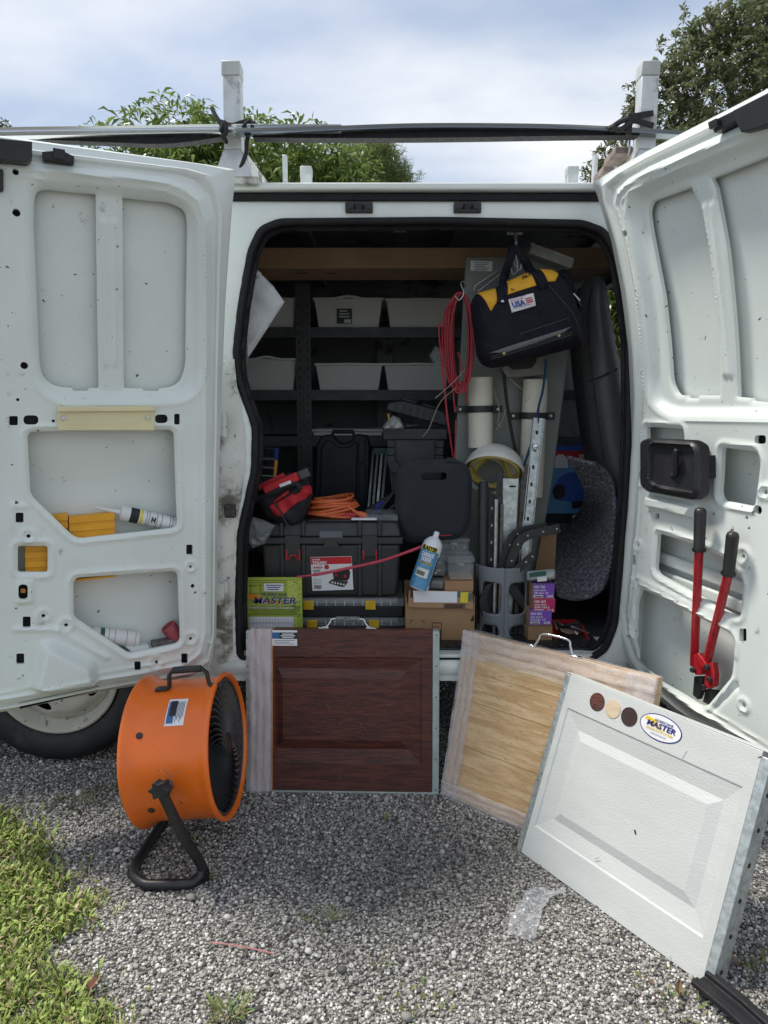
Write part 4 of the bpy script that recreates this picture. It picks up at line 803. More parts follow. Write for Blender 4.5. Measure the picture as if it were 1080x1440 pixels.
for i in range(6): MB().cyl((w - .010, h * (.03 + .188 * i), .001), (w - .010, h * (.03 + .188 * i), .003), .0022, 8).build('rivet_hole', m_black, p.root, local=True)
for i in range(4): MB().cyl((.006, h * (.97 - .2 * i), .0), (.006, h * (.97 - .2 * i), .002), .002, 8).build('rivet_hole', m_black, p.root, local=True)
p.bx((.0165, .002, -t), (xf - .008, h, .003), 'foam_core', M('pink_core', (.50, .42, .42), .6, var=.2, vs=6, stretch=(14, 1, 1)))
p.bx((xf - .008, .004, -t), (xf, h - .002, .002), 'wood_strip', M('orange_wood', (.42, .19, .06), .5, var=.25, vs=30))
mb = MB(); mb.grid(lambda u, v: V((.012 + (xf - .014) * u, -.001 + (h + .003) * v, .0065 + .003 * math.sin(u * 19 + math.sin(v * 9) * .6) + .002 * math.sin(v * 31 + u * 5))), 20, 40); mb.grid(lambda u, v: V((.012 + (xf - .014) * u, h + .003 + .002 * math.sin(u * 17), .008 - (t + .01) * v)), 16, 3); mb.build('film_wrap', m_film, p.root, local=True, smooth=60)
p.bx((xf, .0, -t), (w, .006, .004), 'bottom_rail', M('painted_steel_end', (0, 0, 0)))
a = p.L(382, 886); b = p.L(418, 908); lab = p.bx((a.x + .002, b.y, .001), (b.x, a.y, .0022), 'address_label', m_paper, bevel=0)
lw, lh = b.x - a.x - .002, a.y - b.y; x0, y0 = a.x + .002, b.y
p.bx((x0, y0 + lh * .45, .0021), (x0 + lw * .3, y0 + lh * .86, .0026), 'print', M('blue_print', (0, 0, 0)), lab, 0); p.bx((x0 + lw * .3, y0 + lh * .45, .0021), (x0 + lw, y0 + lh * .86, .0026), 'print', m_black, lab, 0)
for i in range(3): p.bx((x0 + lw * (.4 - .06 * (i == 1)), y0 + lh * (.51 + .11 * i), .0027), (x0 + lw * (.86 + .06 * (i == 1)), y0 + lh * (.57 + .11 * i), .003), 'print_line', m_paper, lab, 0)
for i in range(3): p.bx((x0 + lw * .08, y0 + lh * (.1 + .11 * i), .0021), (x0 + lw * (.9 - .2 * (i == 1)), y0 + lh * (.13 + .11 * i), .0026), 'print_line', m_black, lab, 0)
def top_handle(p, xa, xb, hgt, grip):
    pts = spline([V((xa - .012, p.h + .003, -.02)), V((xa, p.h + .004, -.02)), V((xa + .012, p.h + hgt * .6, -.02)), V((xa + .024, p.h + hgt, -.02)), V((xb - .024, p.h + hgt, -.02)), V((xb - .012, p.h + hgt * .6, -.02)), V((xb, p.h + .004, -.02)), V((xb + .012, p.h + .003, -.02))], 5)
    o = MB().tube(pts, .0038, 8).build('handle', m_chrome, p.root, local=True, smooth=60)
    for x in (xa - .008, xb + .008): MB().box((x, p.h + .0025, -.02), (.034, .004, .024)).build('handle_plate', m_chrome, o, local=True, bevel=.001)
    if grip: MB().tube([V((xa + .03, p.h + hgt, -.02)), V((xb - .03, p.h + hgt, -.02))], .0085, 10).build('grip', M('speckled_grip', (.16, .17, .17), .5, var=.5, vs=200), o, local=True)
for q0, q1 in (((506, 1016), (509, 1021)), ((509, 1021), (514, 1026)), ((459, 990), (464, 997)), ((478, 1084), (477, 1096)), ((530, 915), (531, 919)), ((476, 1019), (482, 1012)), ((545, 991), (553, 990))):
    a_, b_ = p.L(*q0), p.L(*q1); zz_ = -.0006 if 955 < q0[1] < 1041 else .0004
    MB().bar((a_.x, a_.y, zz_), (b_.x, b_.y, zz_), .0007, .001, (0, 0, 1)).build('scratch', M('pale_scratch', (.24, .19, .18), .7), p.root, local=True, smooth=0)
top_handle(p, p.L(458, 884).x, p.L(518, 884).x, .030, True)
# -- oak sample
bl = gnd(622, 1117); dx = V((.742, -.671, 0)); BRR = bl + dx * .61; TL = bl + V((.671, .742, 0)) * .1127 + V((0, 0, .5095))
p = Panel('sample_panel', 'pale oak sample panel wrapped in clear film behind the white one', bl, BRR, TL, GP); w, h, t = p.w, p.h, .05
p.bx((.03, .03, -.02), (w - .03, h - .03, -.002), 'panel_face', m_oak)
for y0, y1 in ((.17, .172), (.31, .3125), (.40, .4015)): p.bx((.03, y0, -.0025), (w - .03, y1, -.0012), 'groove', M('oak_groove', (.50, .30, .14), .6), None, 0)
wf = M('pale_pine', (.72, .54, .36), .55, grain=(.62, .42, .25), gs=4, stretch=(2, 2, 2))
p.bx((0, h - .045, -t), (w, h, 0), 'wood_rail', wf); p.bx((0, 0, -t), (w, .045, 0), 'wood_rail', wf); p.bx((0, .0455, -t), (.05, h - .0455, 0), 'wood_stile', wf); p.bx((w - .05, .0455, -t), (w, h - .0455, 0), 'wood_stile', wf)
def film(p, x0, y0, x1, y1, mat, nu, nv, seed, z=.004):
    mb = MB(); mb.grid(lambda u, v: V((x0 + (x1 - x0) * u + .002 * math.sin(v * 23 + seed), y0 + (y1 - y0) * v + .002 * math.sin(u * 27 + seed), z + .0022 * math.sin(u * nu * 1.3 + seed + math.sin(v * 7)) + .0022 * math.sin(v * nv * 1.3 + seed * 2 + math.sin(u * 9)))), nu, nv); return mb
film(p, -.003, -.004, .060, h + .003, m_film, 14, 40, 1.).build('film_wrap', m_film, p.root, local=True, smooth=60)
film(p, -.003, h - .078, w + .003, h + .001, m_filmh, 40, 14, 2., .0085).build('film_wrap', m_filmh, p.root, local=True, smooth=60)
film(p, -.003, -.004, w + .003, .052, m_filmh, 40, 14, 3., .0085).build('film_wrap', m_filmh, p.root, local=True, smooth=60)
film(p, w - .08, -.004, w + .004, h, m_film, 14, 40, 4., .004).build('film_wrap', m_film, p.root, local=True, smooth=60)
mb = MB(); mb.grid(lambda u, v: V((-.004 - .0015 * math.sin(u * 40), h * v, .006 - (t + .01) * u)), 8, 30); mb.grid(lambda u, v: V((w * u, h + .003 + .0012 * math.sin(v * 20 + u * 11), .008 - (t + .01) * v)), 40, 6); mb.build('film_wrap', m_filmh, p.root, local=True, smooth=60)
p.bx((.01, -.002, -t + .005), (w, .004, .006), 'bottom_seal', m_rubber)
top_handle(p, .236, .362, .044, False)
# -- white sample
bl, brr = gnd(726, 1196), gnd(1000, 1396); dd = (brr - bl).normalized(); nb = V((-dd.y, dd.x, 0)); TL = bl + nb * .1727 + V((0, 0, .4775))
p = Panel('sample_panel', 'white raised sample panel with colour dots and oval sticker, nearest', bl, brr, TL, GP); w, h, t = p.w, p.h, .045
ra = p.rect((799, 994), (1047, 1110), (985, 1321), (752, 1158), 0); rb = p.rect((812, 1025), (1017, 1128), (973, 1278), (775, 1150), -.0075); rc = p.rect((817, 1043), (999, 1134), (957, 1253), (787, 1142), -.001)
panel_face([(.017, .004, w - .022, h, 0), ra, (ra[0] + .003, ra[1] + .003, ra[2] - .003, ra[3] - .003, -.003), rb, rc], t).build('panel_face', m_wpan, p.root, local=True, smooth=0, bevel=.0014)
p.bx((0, 0, -t), (.0165, h - .002, .0015), 'stile', m_galv); p.bx((w - .0215, 0, -t - .004), (w, h - .01, .002), 'stile', m_galv)
for i in range(6): MB().cyl((.008, h * (.06 + .17 * i), .001), (.008, h * (.06 + .17 * i), .003), .002, 8).build('rivet', m_chrome, p.root, local=True); MB().cyl((w - .001, h * (.08 + .15 * i), -.02), (w + .001, h * (.08 + .15 * i), -.02), .0055, 10).build('punched_hole', m_black, p.root, local=True); MB().cyl((w - .01, h * (.05 + .16 * i), .001), (w - .01, h * (.05 + .16 * i), .0035), .002, 8).build('rivet', m_chrome, p.root, local=True)
p.bx((.0, h, -t), (w - .01, h + .003, -.002), 'top_edge', m_wpan)
for (q0, q1, wd) in (((892.5, 1167), (894, 1173), .0035), ((836, 1208), (843, 1206), .0008), ((966, 1056), (960, 1067), .0006), ((835, 1270), (842, 1276), .0016), ((1066, 1065), (1071, 1064), .0025), ((942, 1345), (945, 1349), .001)):
    a_, b_ = p.L(*q0), p.L(*q1); MB().bar((a_.x, a_.y, .0006 if wd > .001 else .0003), (b_.x, b_.y, .0006 if wd > .001 else .0003), wd, .001, (0, 0, 1)).build('scratch', M('scratch_grey', (.16, .16, .16), .7) if wd < .003 else m_black, p.root, local=True, smooth=0)
MB().tube([V((-.004, -.004, -.012)), V((w + .006, -.004, -.012))], .010, 8).build('bottom_seal', m_rubber, p.root, local=True)
for (px, py), m in (((840, 987), m_maho), ((862, 997), M('cream_grain', (.66, .54, .38), .5, grain=(.58, .45, .30), gs=8, stretch=(1, 6, 1))), ((885, 1008), M('dark_brown_vinyl', (.045, .024, .02), .35, var=.15))):
    c = p.L(px, py); rr = .0235; MB().prism([V((c.x + rr * math.cos(a), c.y + rr * math.sin(a), .0002)) for a in np.linspace(0, 6.283, 36, endpoint=False)], V((0, 0, .0014))).build('colour_dot', m, p.root, local=True, smooth=0)
c = p.L(929, 1024); m_navy = M('navy_ink', (.012, .014, .16), .45); m_gold = M('gold_ink', (.72, .52, .03), .45)
def ell(a, b, z0, z1): return MB().prism([V((c.x + a * math.cos(q), c.y + b * math.sin(q), z0)) for q in np.linspace(0, 6.283, 48, endpoint=False)], V((0, 0, z1 - z0)))
st = ell(.058, .031, .0002, .0012).build('oval_sticker', m_navy, p.root, local=True, smooth=0); ell(.0555, .0287, .0012, .0016).build('sticker_field', m_paper, st, local=True, smooth=0)
X, Y_ = V((1, 0, 0)), V((0, 1, 0))
mb = MB(); mb.prism([V((c.x - 0.0480, c.y + 0.0096, .0017)), V((c.x - 0.0408, c.y + 0.0168, .0017)), V((c.x - 0.0120, c.y + 0.0144, .0017)), V((c.x - 0.0048, c.y + 0.0036, .0017)), V((c.x + 0.0120, c.y - 0.0072, .0017)), V((c.x - 0.0144, c.y - 0.0024, .0017)), V((c.x - 0.0312, c.y + 0.0036, .0017))], V((0, 0, .0003))).build('swoosh', m_gold, st, local=True, smooth=0)
text('HURRICANE', 'lettering', m_navy, st, (c.x + 0.0072, c.y + 0.0118, .0022), X, Y_, 0.0066, .012, .15, 0.0504, align='CENTER', local=True)
text('MASTER', 'lettering', m_navy, st, (c.x + 0.0024, c.y - 0.0026, .0022), X, Y_, 0.0126, .025, .15, 0.0792, align='CENTER', local=True)
text('GARAGE DOOR SYSTEMS', 'lettering', m_gold, st, (c.x + 0.0000, c.y - 0.0118, .0022), X, Y_, 0.0062, .012, 0, 0.0744, align='CENTER', local=True)
text('www.hurricane.com', 'lettering', m_navy, st, (c.x, c.y - 0.0198, .0022), X, Y_, 0.0041, 0, 0, 0.0432, align='CENTER', local=True)

# ------------------------------------------------ small things on the gravel
def scrap():
    pts = [(712, 1330), (716, 1300), (726, 1285), (738, 1266), (762, 1256), (795, 1258), (796, 1266), (772, 1272), (762, 1284), (760, 1305), (752, 1325), (735, 1328)]
    P2 = [gnd(*q) for q in pts]; P, F, lp = sheet([(q.x, q.y) for q in P2], (), .006); g = np.random.default_rng(4)
    z = .012 + .010 * np.sin(P[:, 0] * 70 + 3 * np.sin(P[:, 1] * 45)) * np.cos(P[:, 1] * 60) + g.normal(0, .002, len(P)); mb = MB(); mb.v = [V((p[0], p[1], max(.006, q) + .004)) for p, q in zip(P, z)]; mb.f = [tuple(int(i) for i in f) for f in F]
    mb.build('plastic_scrap', M('clear_film', (.70, .72, .74), .14, var=.1, vs=30, trans=.68), None, smooth=0, label='torn scrap of clear plastic film lying on the gravel', cat='plastic')
    c = [gnd(*q, .009) for q in ((295, 1325), (320, 1328), (350, 1333), (385, 1341))]; MB().tube(spline(c, 6), .0016, 5).build('pink_string', M('pink_string', (.50, .22, .20), .8), None, label='thin pink string lying on the gravel', cat='string')
    a, b = gnd(985, 1378, .02), gnd(1090, 1470, .012); mb = MB(); d = (b - a).normalized(); s = V((-d.y, d.x, 0))
    prof = [(-.030, .0), (-.028, .010), (-.010, .012), (-.008, .004), (.012, .004), (.014, .014), (.030, .016), (.032, 0)]
    for q in (a, a.lerp(b, .5) + V((0, 0, .004)), b): mb.v += [q + s * x + V((0, 0, z)) for x, z in prof]
    k = len(prof)
    for i in range(2): mb.f += [(i * k + j, i * k + (j + 1) % k, (i + 1) * k + (j + 1) % k, (i + 1) * k + j) for j in range(k)]
    mb.build('rubber_strip', m_rubber, None, label='black rubber strip poking out under corner of the white panel', cat='rubber strip', bevel=.002)
scrap()
def tuft(px, py, n, L, spread, label, wide=.0016, cols=((.13, .19, .04), (.18, .22, .06), (.22, .19, .08))):
    c = gnd(px, py); mb = MB(); C_ = []
    for i in range(n):
        a = rnd.uniform(0, 6.283); rr = spread * rnd.random() ** .7; b = c + V((math.cos(a), math.sin(a), 0)) * rr; d = V((math.cos(a + rnd.gauss(0, .5)), math.sin(a + rnd.gauss(0, .5)), 0)); s = V((-d.y, d.x, 0)); l = L * rnd.uniform(.6, 1.2); ln_ = rnd.uniform(.4, 1.25); k = len(mb.v)
        for t, ww in ((0, .8), (.4, 1), (.75, .7), (1, .05)): q = b + d * l * math.sin(ln_) * t + V((0, 0, .003 + l * math.cos(ln_ * (.5 + .6 * t)) * t)); mb.v += [q - s * wide * ww, q + s * wide * ww]
        mb.f += [(k + 2 * j, k + 2 * j + 1, k + 2 * j + 3, k + 2 * j + 2) for j in range(3)]; C_ += [(*[q * rnd.uniform(.8, 1.2) for q in rnd.choice(cols)], 1)] * 8
    o = mb.build('weed', MATS['grass_blades'], None, smooth=0, recalc=False, label=label, cat='weed', group='weeds in the gravel') if wide != .0030 else mb.build('creeping_weeds', MATS['grass_blades'], None, smooth=0, recalc=False, kind='stuff'); at_ = o.data.attributes.new('Col', 'FLOAT_COLOR', 'POINT'); at_.data.foreach_set('color', np.array(C_).ravel())
tuft(462, 1298, 16, .04, .03, 'sprawling grass weed in the gravel in front of the brown panel')
tuft(436, 1290, 9, .035, .02, 'thin weed left of the sprawling one in the gravel')
tuft(534, 1360, 9, .035, .012, 'tiny grass shoot alone in middle of the gravel')
tuft(322, 1428, 90, .030, .035, 'bright grass tuft at the bottom edge of the gravel')
tuft(110, 1132, 110, .014, .085, 'flat brownish weed patch between the tyre and the grass', .003, ((.16, .14, .06), (.12, .14, .05), (.19, .15, .08)))
tuft(155, 1112, 40, .012, .05, 'sparse low weed between tyre and the fan', .003, ((.13, .14, .06), (.16, .14, .08)))
tuft(270, 1190, 14, .03, .04, 'small weed growing inside the fan stand')
tuft(292, 1238, 8, .035, .012, 'little grass shoot beside foot of the fan stand')
tuft(540, 1155, 10, .02, .012, 'small weed close to the bottom of the brown panel', .0025)
tuft(590, 1425, 46, .014, .09, 'creeping small leaved weed at the bottom centre of the gravel', .0030, ((.15, .18, .05), (.19, .20, .06), (.14, .14, .06)))
tuft(950, 1410, 70, .015, .10, 'creeping weed under the lower corner of the white panel', .0030, ((.13, .15, .05), (.17, .17, .06), (.2, .15, .08)))
tuft(1060, 1370, 60, .018, .09, 'weed patch right of the white panel', .0030, ((.10, .13, .04), (.14, .15, .05), (.17, .13, .07)))

def dry_leaf(px, py, L, ang, label, col):
    c = gnd(px, py, .012); d = V((math.cos(ang), math.sin(ang), .05)); s = V((-d.y, d.x, 0)); mb = MB()
    for t, w, z in ((0, .05, .006), (.25, .26, 0), (.55, .30, .002), (.8, .17, .008), (1, .02, .014)): p = c + d * (L * t) + V((0, 0, z)); mb.v += [p - s * w * L + V((0, 0, .006)), p, p + s * w * L + V((0, 0, .007))]
    for i in range(4): mb.f += [(3 * i, 3 * i + 1, 3 * i + 4, 3 * i + 3), (3 * i + 1, 3 * i + 2, 3 * i + 5, 3 * i + 4)]
    mb.build('dry_leaf', M('leaf_' + str(len(label)), col, .6, var=.25, vs=60), None, smooth=50, label=label, cat='leaf', group='dry leaves on the gravel')
dry_leaf(955, 1402, .026, 1.2, 'brown dry leaf left of the white panel lower corner', (.17, .11, .06))
dry_leaf(1045, 1362, .030, 2.4, 'pale tan leaf right of the white panel by the weeds', (.36, .27, .14))
dry_leaf(118, 1395, .032, .8, 'reddish brown leaf in the grass near bottom left', (.22, .09, .06))
# ------------------------------------------------ cargo: helpers
def fb(x0, y0, x1, y1, Y, dep): a = at(x0, y1, Y); b = at(x1, y0, Y); return V((a.x, Y, a.z)), V((b.x, Y + dep, b.z))
def pt2(px, py, Y): return at(px, py, Y)
def flat(pts, Y, t, r=0.0):
    """upright slab: photo outline at distance Y, thickness t away from the viewer"""
    q = ppx(pts, Y); q = fillet(q, r) if r else q
    return MB().prism([V((a[0], Y, a[1])) for a in q], V((0, t, 0)))
def decal(pts, Y, name, mat, parent, lift=.0012, r=0.0): return flat(pts, Y - lift, lift * .8, r).build(name, mat, parent, smooth=0)
def base_of(a, b): return ((a.x + b.x) / 2, (a.y + b.y) / 2, a.z)
m_steel = M('shelf_paint', (.07, .078, .083), .5, .2, var=.15, vs=12)
m_bin = M('grey_bin_plastic', (.68, .71, .67), .5, var=.05, vs=4)
m_card = M('cardboard', (.36, .215, .11), .75, var=.08, vs=10, bump=.1, bs=120)
m_cardd = M('dull_cardboard', (.40, .26, .155), .8, var=.1, vs=6)
m_toolb = M('toolbox_plastic', (.026, .030, .030), .42, var=.12, vs=18, bump=.06, bs=400)
m_navyb = M('navy_case_plastic', (.008, .009, .015), .5, var=.15, vs=14, spec=.3)
m_clear = M('clear_plastic', (.50, .54, .55), .12, var=.05, vs=6, trans=.74, tv=.05)
m_redf = M('red_fabric', (.50, .022, .030), .75, var=.12, vs=40, bump=.3, bs=350)
m_blkf = M('black_fabric', (.016, .017, .022), .85, var=.2, vs=40, bump=.3, bs=350)
m_orange = M('orange_cord', (.62, .14, .045), .5, var=.08, vs=40)
m_part = M('grey_partition', (.20, .225, .205), .5, .1, var=.08, vs=5, dirt=(.12, .12, .11), ds=8, dl=.62)
m_pvc = M('white_pvc', (.68, .66, .56), .45, var=.06, vs=8, dirt=(.30, .27, .20), ds=16, dl=.64, dw=.1, speck=(.12, .10, .08), ss=48, sl=.68, stretch=(1, 1, .8))
m_ylat = M('yellow_latch', (.66, .42, .02), .45, var=.1, vs=30)

# ------------------------------------------------ shelving unit with grey bins
sh = thing('shelving_unit', 'black steel shelving unit with slotted posts along the far wall', 'shelf', (-.1, 3.55, FL))
zs = [at(500, 461, 3.36).z, at(500, 549, 3.36).z, at(500, 614, 3.36).z, .82]
for z in zs:
    o = MB().bx((-.95, 3.36, z - .008), (.95, 3.78, z)).build('shelf_board', m_steel, sh)
    MB().bx((-.95, 3.352, z - .046), (.95, 3.358, z + .002)).build('shelf_lip', m_steel, o, bevel=.001)
for px in (425, 700, 250):
    a = at(px, 398, 3.33); x = a.x; top = a.z
    for s in (-1, 1):
        o = MB().bx((x + s * .003, 3.335, FL), (x + s * .034, 3.341, top)).build('post_flange', m_steel, sh)
        if px == 425:
            for i in range(26): MB().bx((x + s * .016, 3.3335, FL + .25 + i * .04), (x + s * .022, 3.3349, FL + .266 + i * .04)).build('slot', m_black, o, smooth=0)
    MB().bx((x - .0028, 3.33, FL), (x + .0028, 3.37, top)).build('post_web', m_steel, sh)
bins = [(340, 416, 420, 460, 'pale grey bin on the top shelf half hidden by the white sheet'), (443, 537, 420, 460, 'pale grey bin with a dark label on the top shelf'), (544, 642, 421, 460, 'unlabelled pale grey bin on the top shelf behind the red coil'), (336, 416, 505, 548, 'grey bin on the second shelf left of the slotted post'), (445, 537, 512, 549, 'grey bin on second shelf directly below the labelled bin'), (541, 632, 512, 549, 'grey bin on second shelf, right one, touched by a plastic bag')]
for i, (x0, x1, y0, y1, lab) in enumerate(bins):
    z0 = zs[0] if y1 < 500 else zs[1]; a, b = fb(x0, y0, x1, y1, 3.37, .34); a.z = z0 + .002; root = thing('storage_bin', lab, 'bin', base_of(a, b), 'grey storage bins on the shelves')
    t = .018; rx = V((t, 0, 0)); mb = MB(); p = [V((a.x + t, a.y + .012, a.z)), V((b.x - t, a.y + .012, a.z)), V((b.x - t, b.y, a.z)), V((a.x + t, b.y, a.z)), V((a.x, a.y, b.z)), V((b.x, a.y, b.z)), V((b.x, b.y, b.z)), V((a.x, b.y, b.z))]
    mb.add(p, [(0, 3, 2, 1), (0, 1, 5, 4), (1, 2, 6, 5), (2, 3, 7, 6), (3, 0, 4, 7)]); mb.build('tub', m_bin, root, solid=.004, bevel=.012, bseg=3)
    hump = .012 if i in (1, 3) else .002; n = 16; mb = MB(); w = b.x - a.x
    top = [V((a.x - .008 + (w + .016) * k / n, 0, b.z + hump * math.sin(math.pi * max(0, min(1, (k / n - .25) / .5))) ** 2)) for k in range(n + 1)]
    mb.prism([V((q.x, a.y - .010, q.z - .008)) for q in top] + [V((q.x, a.y - .010, q.z + .004)) for q in top[::-1]], V((0, .018, 0))); mb.bx((a.x - .008, a.y + .0085, b.z - .008), (a.x + .004, b.y, b.z + .004)); mb.bx((b.x - .004, a.y + .0085, b.z - .008), (b.x + .008, b.y, b.z + .004)); mb.build('rim', m_bin, root, bevel=.002)
    if i == 1:
        l = decal([(473.5, 434), (495, 434), (495, 455), (473.5, 455)], 3.368, 'bin_label', M('dark_green_label', (.02, .04, .035), .5), root, .003)
        for j, (xx, yy) in enumerate(((478, 437.5), (477, 441.5), (477, 445.5))): decal([(xx, yy - 1), (xx + 14 - 4 * (j == 0), yy - 1), (xx + 14 - 4 * (j == 0), yy + .6), (xx, yy + .6)], 3.3645, 'print_line', m_paper, l, .001)
        decal([(484, 449), (493.5, 449), (493.5, 454), (484, 454)], 3.3645, 'print', m_paper, l, .001)
a, b = fb(440, 601, 537, 612, 3.36, .36); root = thing('bin_lid', 'grey bin lid lying on the third shelf', 'lid', (base_of(a, b)[0], 3.5, zs[2]))
MB().bx((a.x, 3.355, zs[2] + .003), (b.x, 3.70, zs[2] + .022)).build('lid_skirt', m_bin, root, bevel=.006); MB().bx((a.x - .006, 3.348, zs[2] + .0225), (b.x + .006, 3.71, zs[2] + .036)).build('lid_top', m_bin, root, bevel=.005)

# ------------------------------------------------ overhead load, foam sheet, perforated strip
a = at(345, 378, 2.88); b = at(872, 348, 2.88)
cb = thing('cardboard_carton', 'very long flat brown carton laid across under the ceiling', 'box', ((a.x + b.x) / 2, 3.0, a.z))
MB().hexa([V((a.x - .5, 2.88, a.z)), V((b.x + .1, 2.88, a.z + .004)), V((b.x + .1, 3.14, a.z + .006)), V((a.x - .5, 3.14, a.z)), V((a.x - .5, 2.88, b.z)), V((b.x + .1, 2.88, b.z)), V((b.x + .1, 3.14, b.z)), V((a.x - .5, 3.14, b.z))]).build('carton_body', m_cardd, cb, bevel=.003)
for px in (424, 466): q = at(px, 384, 2.98); MB().box((q.x, 2.97, a.z - .0005), (.045, .008, .0012)).build('hand_slot', m_black, cb, smooth=0)
for x in (-.65, .95): MB().bx((x - .02, 2.86, a.z - .030), (x + .02, 3.9, a.z - .002)).build('load_bar', m_steel, van, bevel=.003)
pl = [(343, 372), (352, 371), (366, 384), (385, 403), (400, 425), (372, 468), (345, 509), (336, 505), (336, 380)]
P = ppx(pl, 2.44); mb = pillow(P, V((0, 2.44, 0)), XA, ZA, .014, .02, .008, .3, lambda p: .004 * np.sin(p[:, 0] * 60 + np.sin(p[:, 1] * 40)) * np.sin(p[:, 1] * 45))
fs = thing('foam_sheet', 'crumpled white packing foam sheet hanging inside by the rear door', 'foam sheet', (mb.v[0].x, 2.44, 1.5)); mw = M('white_foam', (.66, .68, .68), .7, var=.06, vs=10, bump=.5, bs=110); mb.build('sheet', mw, fs, smooth=40)
mb = MB(); mb.tube([at(338, 372, 2.42), at(352, 378, 2.42), at(366, 388, 2.42)], [.016, .014, .009], 10); mb.build('rolled_edge', mw, fs)
a, b = fb(335, 345, 344, 545, 2.33, .004); o = MB().bx(a, b).build('perforated_strip', M('zinc_strip', (.22, .23, .24), .5, .6, var=.2, vs=40), van)
for i in range(24): c = at(339.5, 352 + i * 8, 2.329); MB().box(c, (.007, .001, .007)).build('hole', m_black, o, smooth=0)
# ------------------------------------------------ partition with its strapped pipes
pt = thing('partition_panel', 'grey steel partition panel behind the hanging black tool bag', 'panel', (.40, 2.66, FL))
pp = [(655, 361), (796, 361), (800, 500), (787, 600), (775, 690), (764, 750), (757, 905), (640, 905), (640, 640)]
q = ppx(pp, 2.64); q = [V((a[0], max(FL + .002, a[1]))) for a in q]; MB().prism([V((a[0], 2.64, a[1])) for a in q], V((0, .022, 0))).build('sheet_metal', m_part, pt, bevel=.004)
l = decal([(662, 366.5), (692.5, 367.5), (692, 381.5), (661.5, 380.5)], 2.639, 'data_plate', m_paper, pt, .0015)
for i in range(5): decal([(666 + 2 * (i % 2), 369 + i * 2.5), (688 - 3 * (i % 3), 369.2 + i * 2.5), (688 - 3 * (i % 3), 370 + i * 2.5), (666 + 2 * (i % 2), 369.8 + i * 2.5)], 2.637, 'print_line', m_black, l, .0008)
for k, (ax_, ay, bx_, by, yy, lab) in enumerate(((675.5, 531, 675.5, 629, 575, 'short white plastic pipe strapped above the hard hat'), (753.5, 534, 746, 698, 584, 'long white plastic pipe strapped near the partition right edge'))):
    t, b = at(ax_, ay, 2.585), at(bx_, by, 2.585); root = thing('plastic_pipe', lab, 'pipe', b, 'white pipes strapped to the partition'); L_ = (t - b).length; rr = .0445
    MB().lathe([(rr - .006, .002), (rr, 0), (rr, L_ * .3), (rr, L_ * .7), (rr, L_), (rr - .005, L_ + .001), (rr - .006, L_ - .10)], b, t - b, 32).build('pipe_wall', m_pvc, root, smooth=40)
    f = (yy - ay) / (by - ay); c = t.lerp(b, f); MB().lathe([(rr + .001, -.012), (rr + .003, -.012), (rr + .003, .012), (rr + .001, .012)], c, t - b, 28).build('strap', m_blackp, root)
    for s in (-1, 1):
        o = MB().box(c + V((s * (rr + .018), .042, 0)), (.045, .004, .024)).build('strap_tab', m_blackp, root, bevel=.002); MB().cyl(c + V((s * (rr + .024), .039, 0)), c + V((s * (rr + .024), .034, 0)), .005, 8).build('screw', m_galv, o)
MB().tube(spline([at(708, 520, 2.56), at(712, 560, 2.56), at(718, 600, 2.56), at(726, 640, 2.56), at(728, 655, 2.56)], 8), .006, 6).build('black_rope', MATS['black_rope'], None, label='black braided rope hanging between the two white pipes', cat='rope')
MB().tube(spline([at(768, 505, 2.5), at(764, 545, 2.5), at(757, 575, 2.5), at(756, 600, 2.5), at(745, 630, 2.5), at(737, 655, 2.5)], 8), .0042, 6).build('blue_rope', M('blue_cord', (.012, .055, .16), .8, bump=.4, bs=300), None, label='thin blue rope hanging over the right white pipe', cat='rope')
for i, p in enumerate(([(693, 545), (702, 575), (700, 595), (706, 600)], [(697, 605), (707, 590), (711, 575)], [(705, 520), (725, 540), (735, 548)])): MB().tube(spline([at(*q, 2.6) for q in p], 6), .0016, 5).build('bare_wire', M('white_wire', (.5, .46, .38), .6), None, label=('curled pale wire hanging right of the short pipe', 'short pale wire end by the black cord', 'pale wire stretched towards the long pipe top')[i], cat='wire')
tb = thing('grey_bracket', 'grey cast bracket tucked under the hanging tool bag', 'bracket', at(738, 528, 2.55)); flat([(706, 520), (716, 500), (758, 492), (768, 500), (766, 528), (714, 531)], 2.55, .05, .006).build('bracket_body', M('cast_grey', (.20, .20, .18), .55, .2, var=.15, vs=20), tb, bevel=.004); decal([(712, 512), (724, 498), (750, 496), (756, 506), (748, 518), (720, 520)], 2.549, 'opening', m_black, tb, .002, .01)
al = thing('aluminium_bar', 'pale aluminium bar jammed at an angle above the tool bag', 'bar', at(775, 365, 2.62)); p0, p1 = at(744, 352, 2.6), at(803, 374, 2.6); MB().bar(p0, p1, .05, .030).build('bar_body', M('soft_alu', (.44, .43, .39), .4, .5, var=.1, vs=20), al, bevel=.002); MB().bar(p0 + V((0, -.026, .017)), p1 + V((0, -.026, .017)), .006, .006).build('bar_lip', m_galv, al)
gr = thing('c_clamp', 'thin grey clamp hanging behind the left bag handle', 'clamp', at(683, 400, 2.58)); MB().tube([at(667, 409, 2.58), at(668, 402, 2.58), at(700, 381, 2.58), at(703, 386, 2.58), at(672, 410, 2.58)], .0045, 6).build('clamp_frame', M('grey_tool', (.28, .29, .28), .4, .7), gr)
wr = thing('wire_hangers', 'tangled steel wire hangers on the ceiling hook', 'hanger', at(722, 375, 2.5))
for p in ([(723, 340), (718, 365), (721, 385), (728, 378), (724, 352)], [(725, 345), (733, 365), (730, 380), (719, 362)], [(716, 355), (734, 352), (737, 362), (720, 368)]): MB().tube(spline([at(*q, 2.5) for q in p], 6), .0024, 5).build('wire', m_galv, wr)
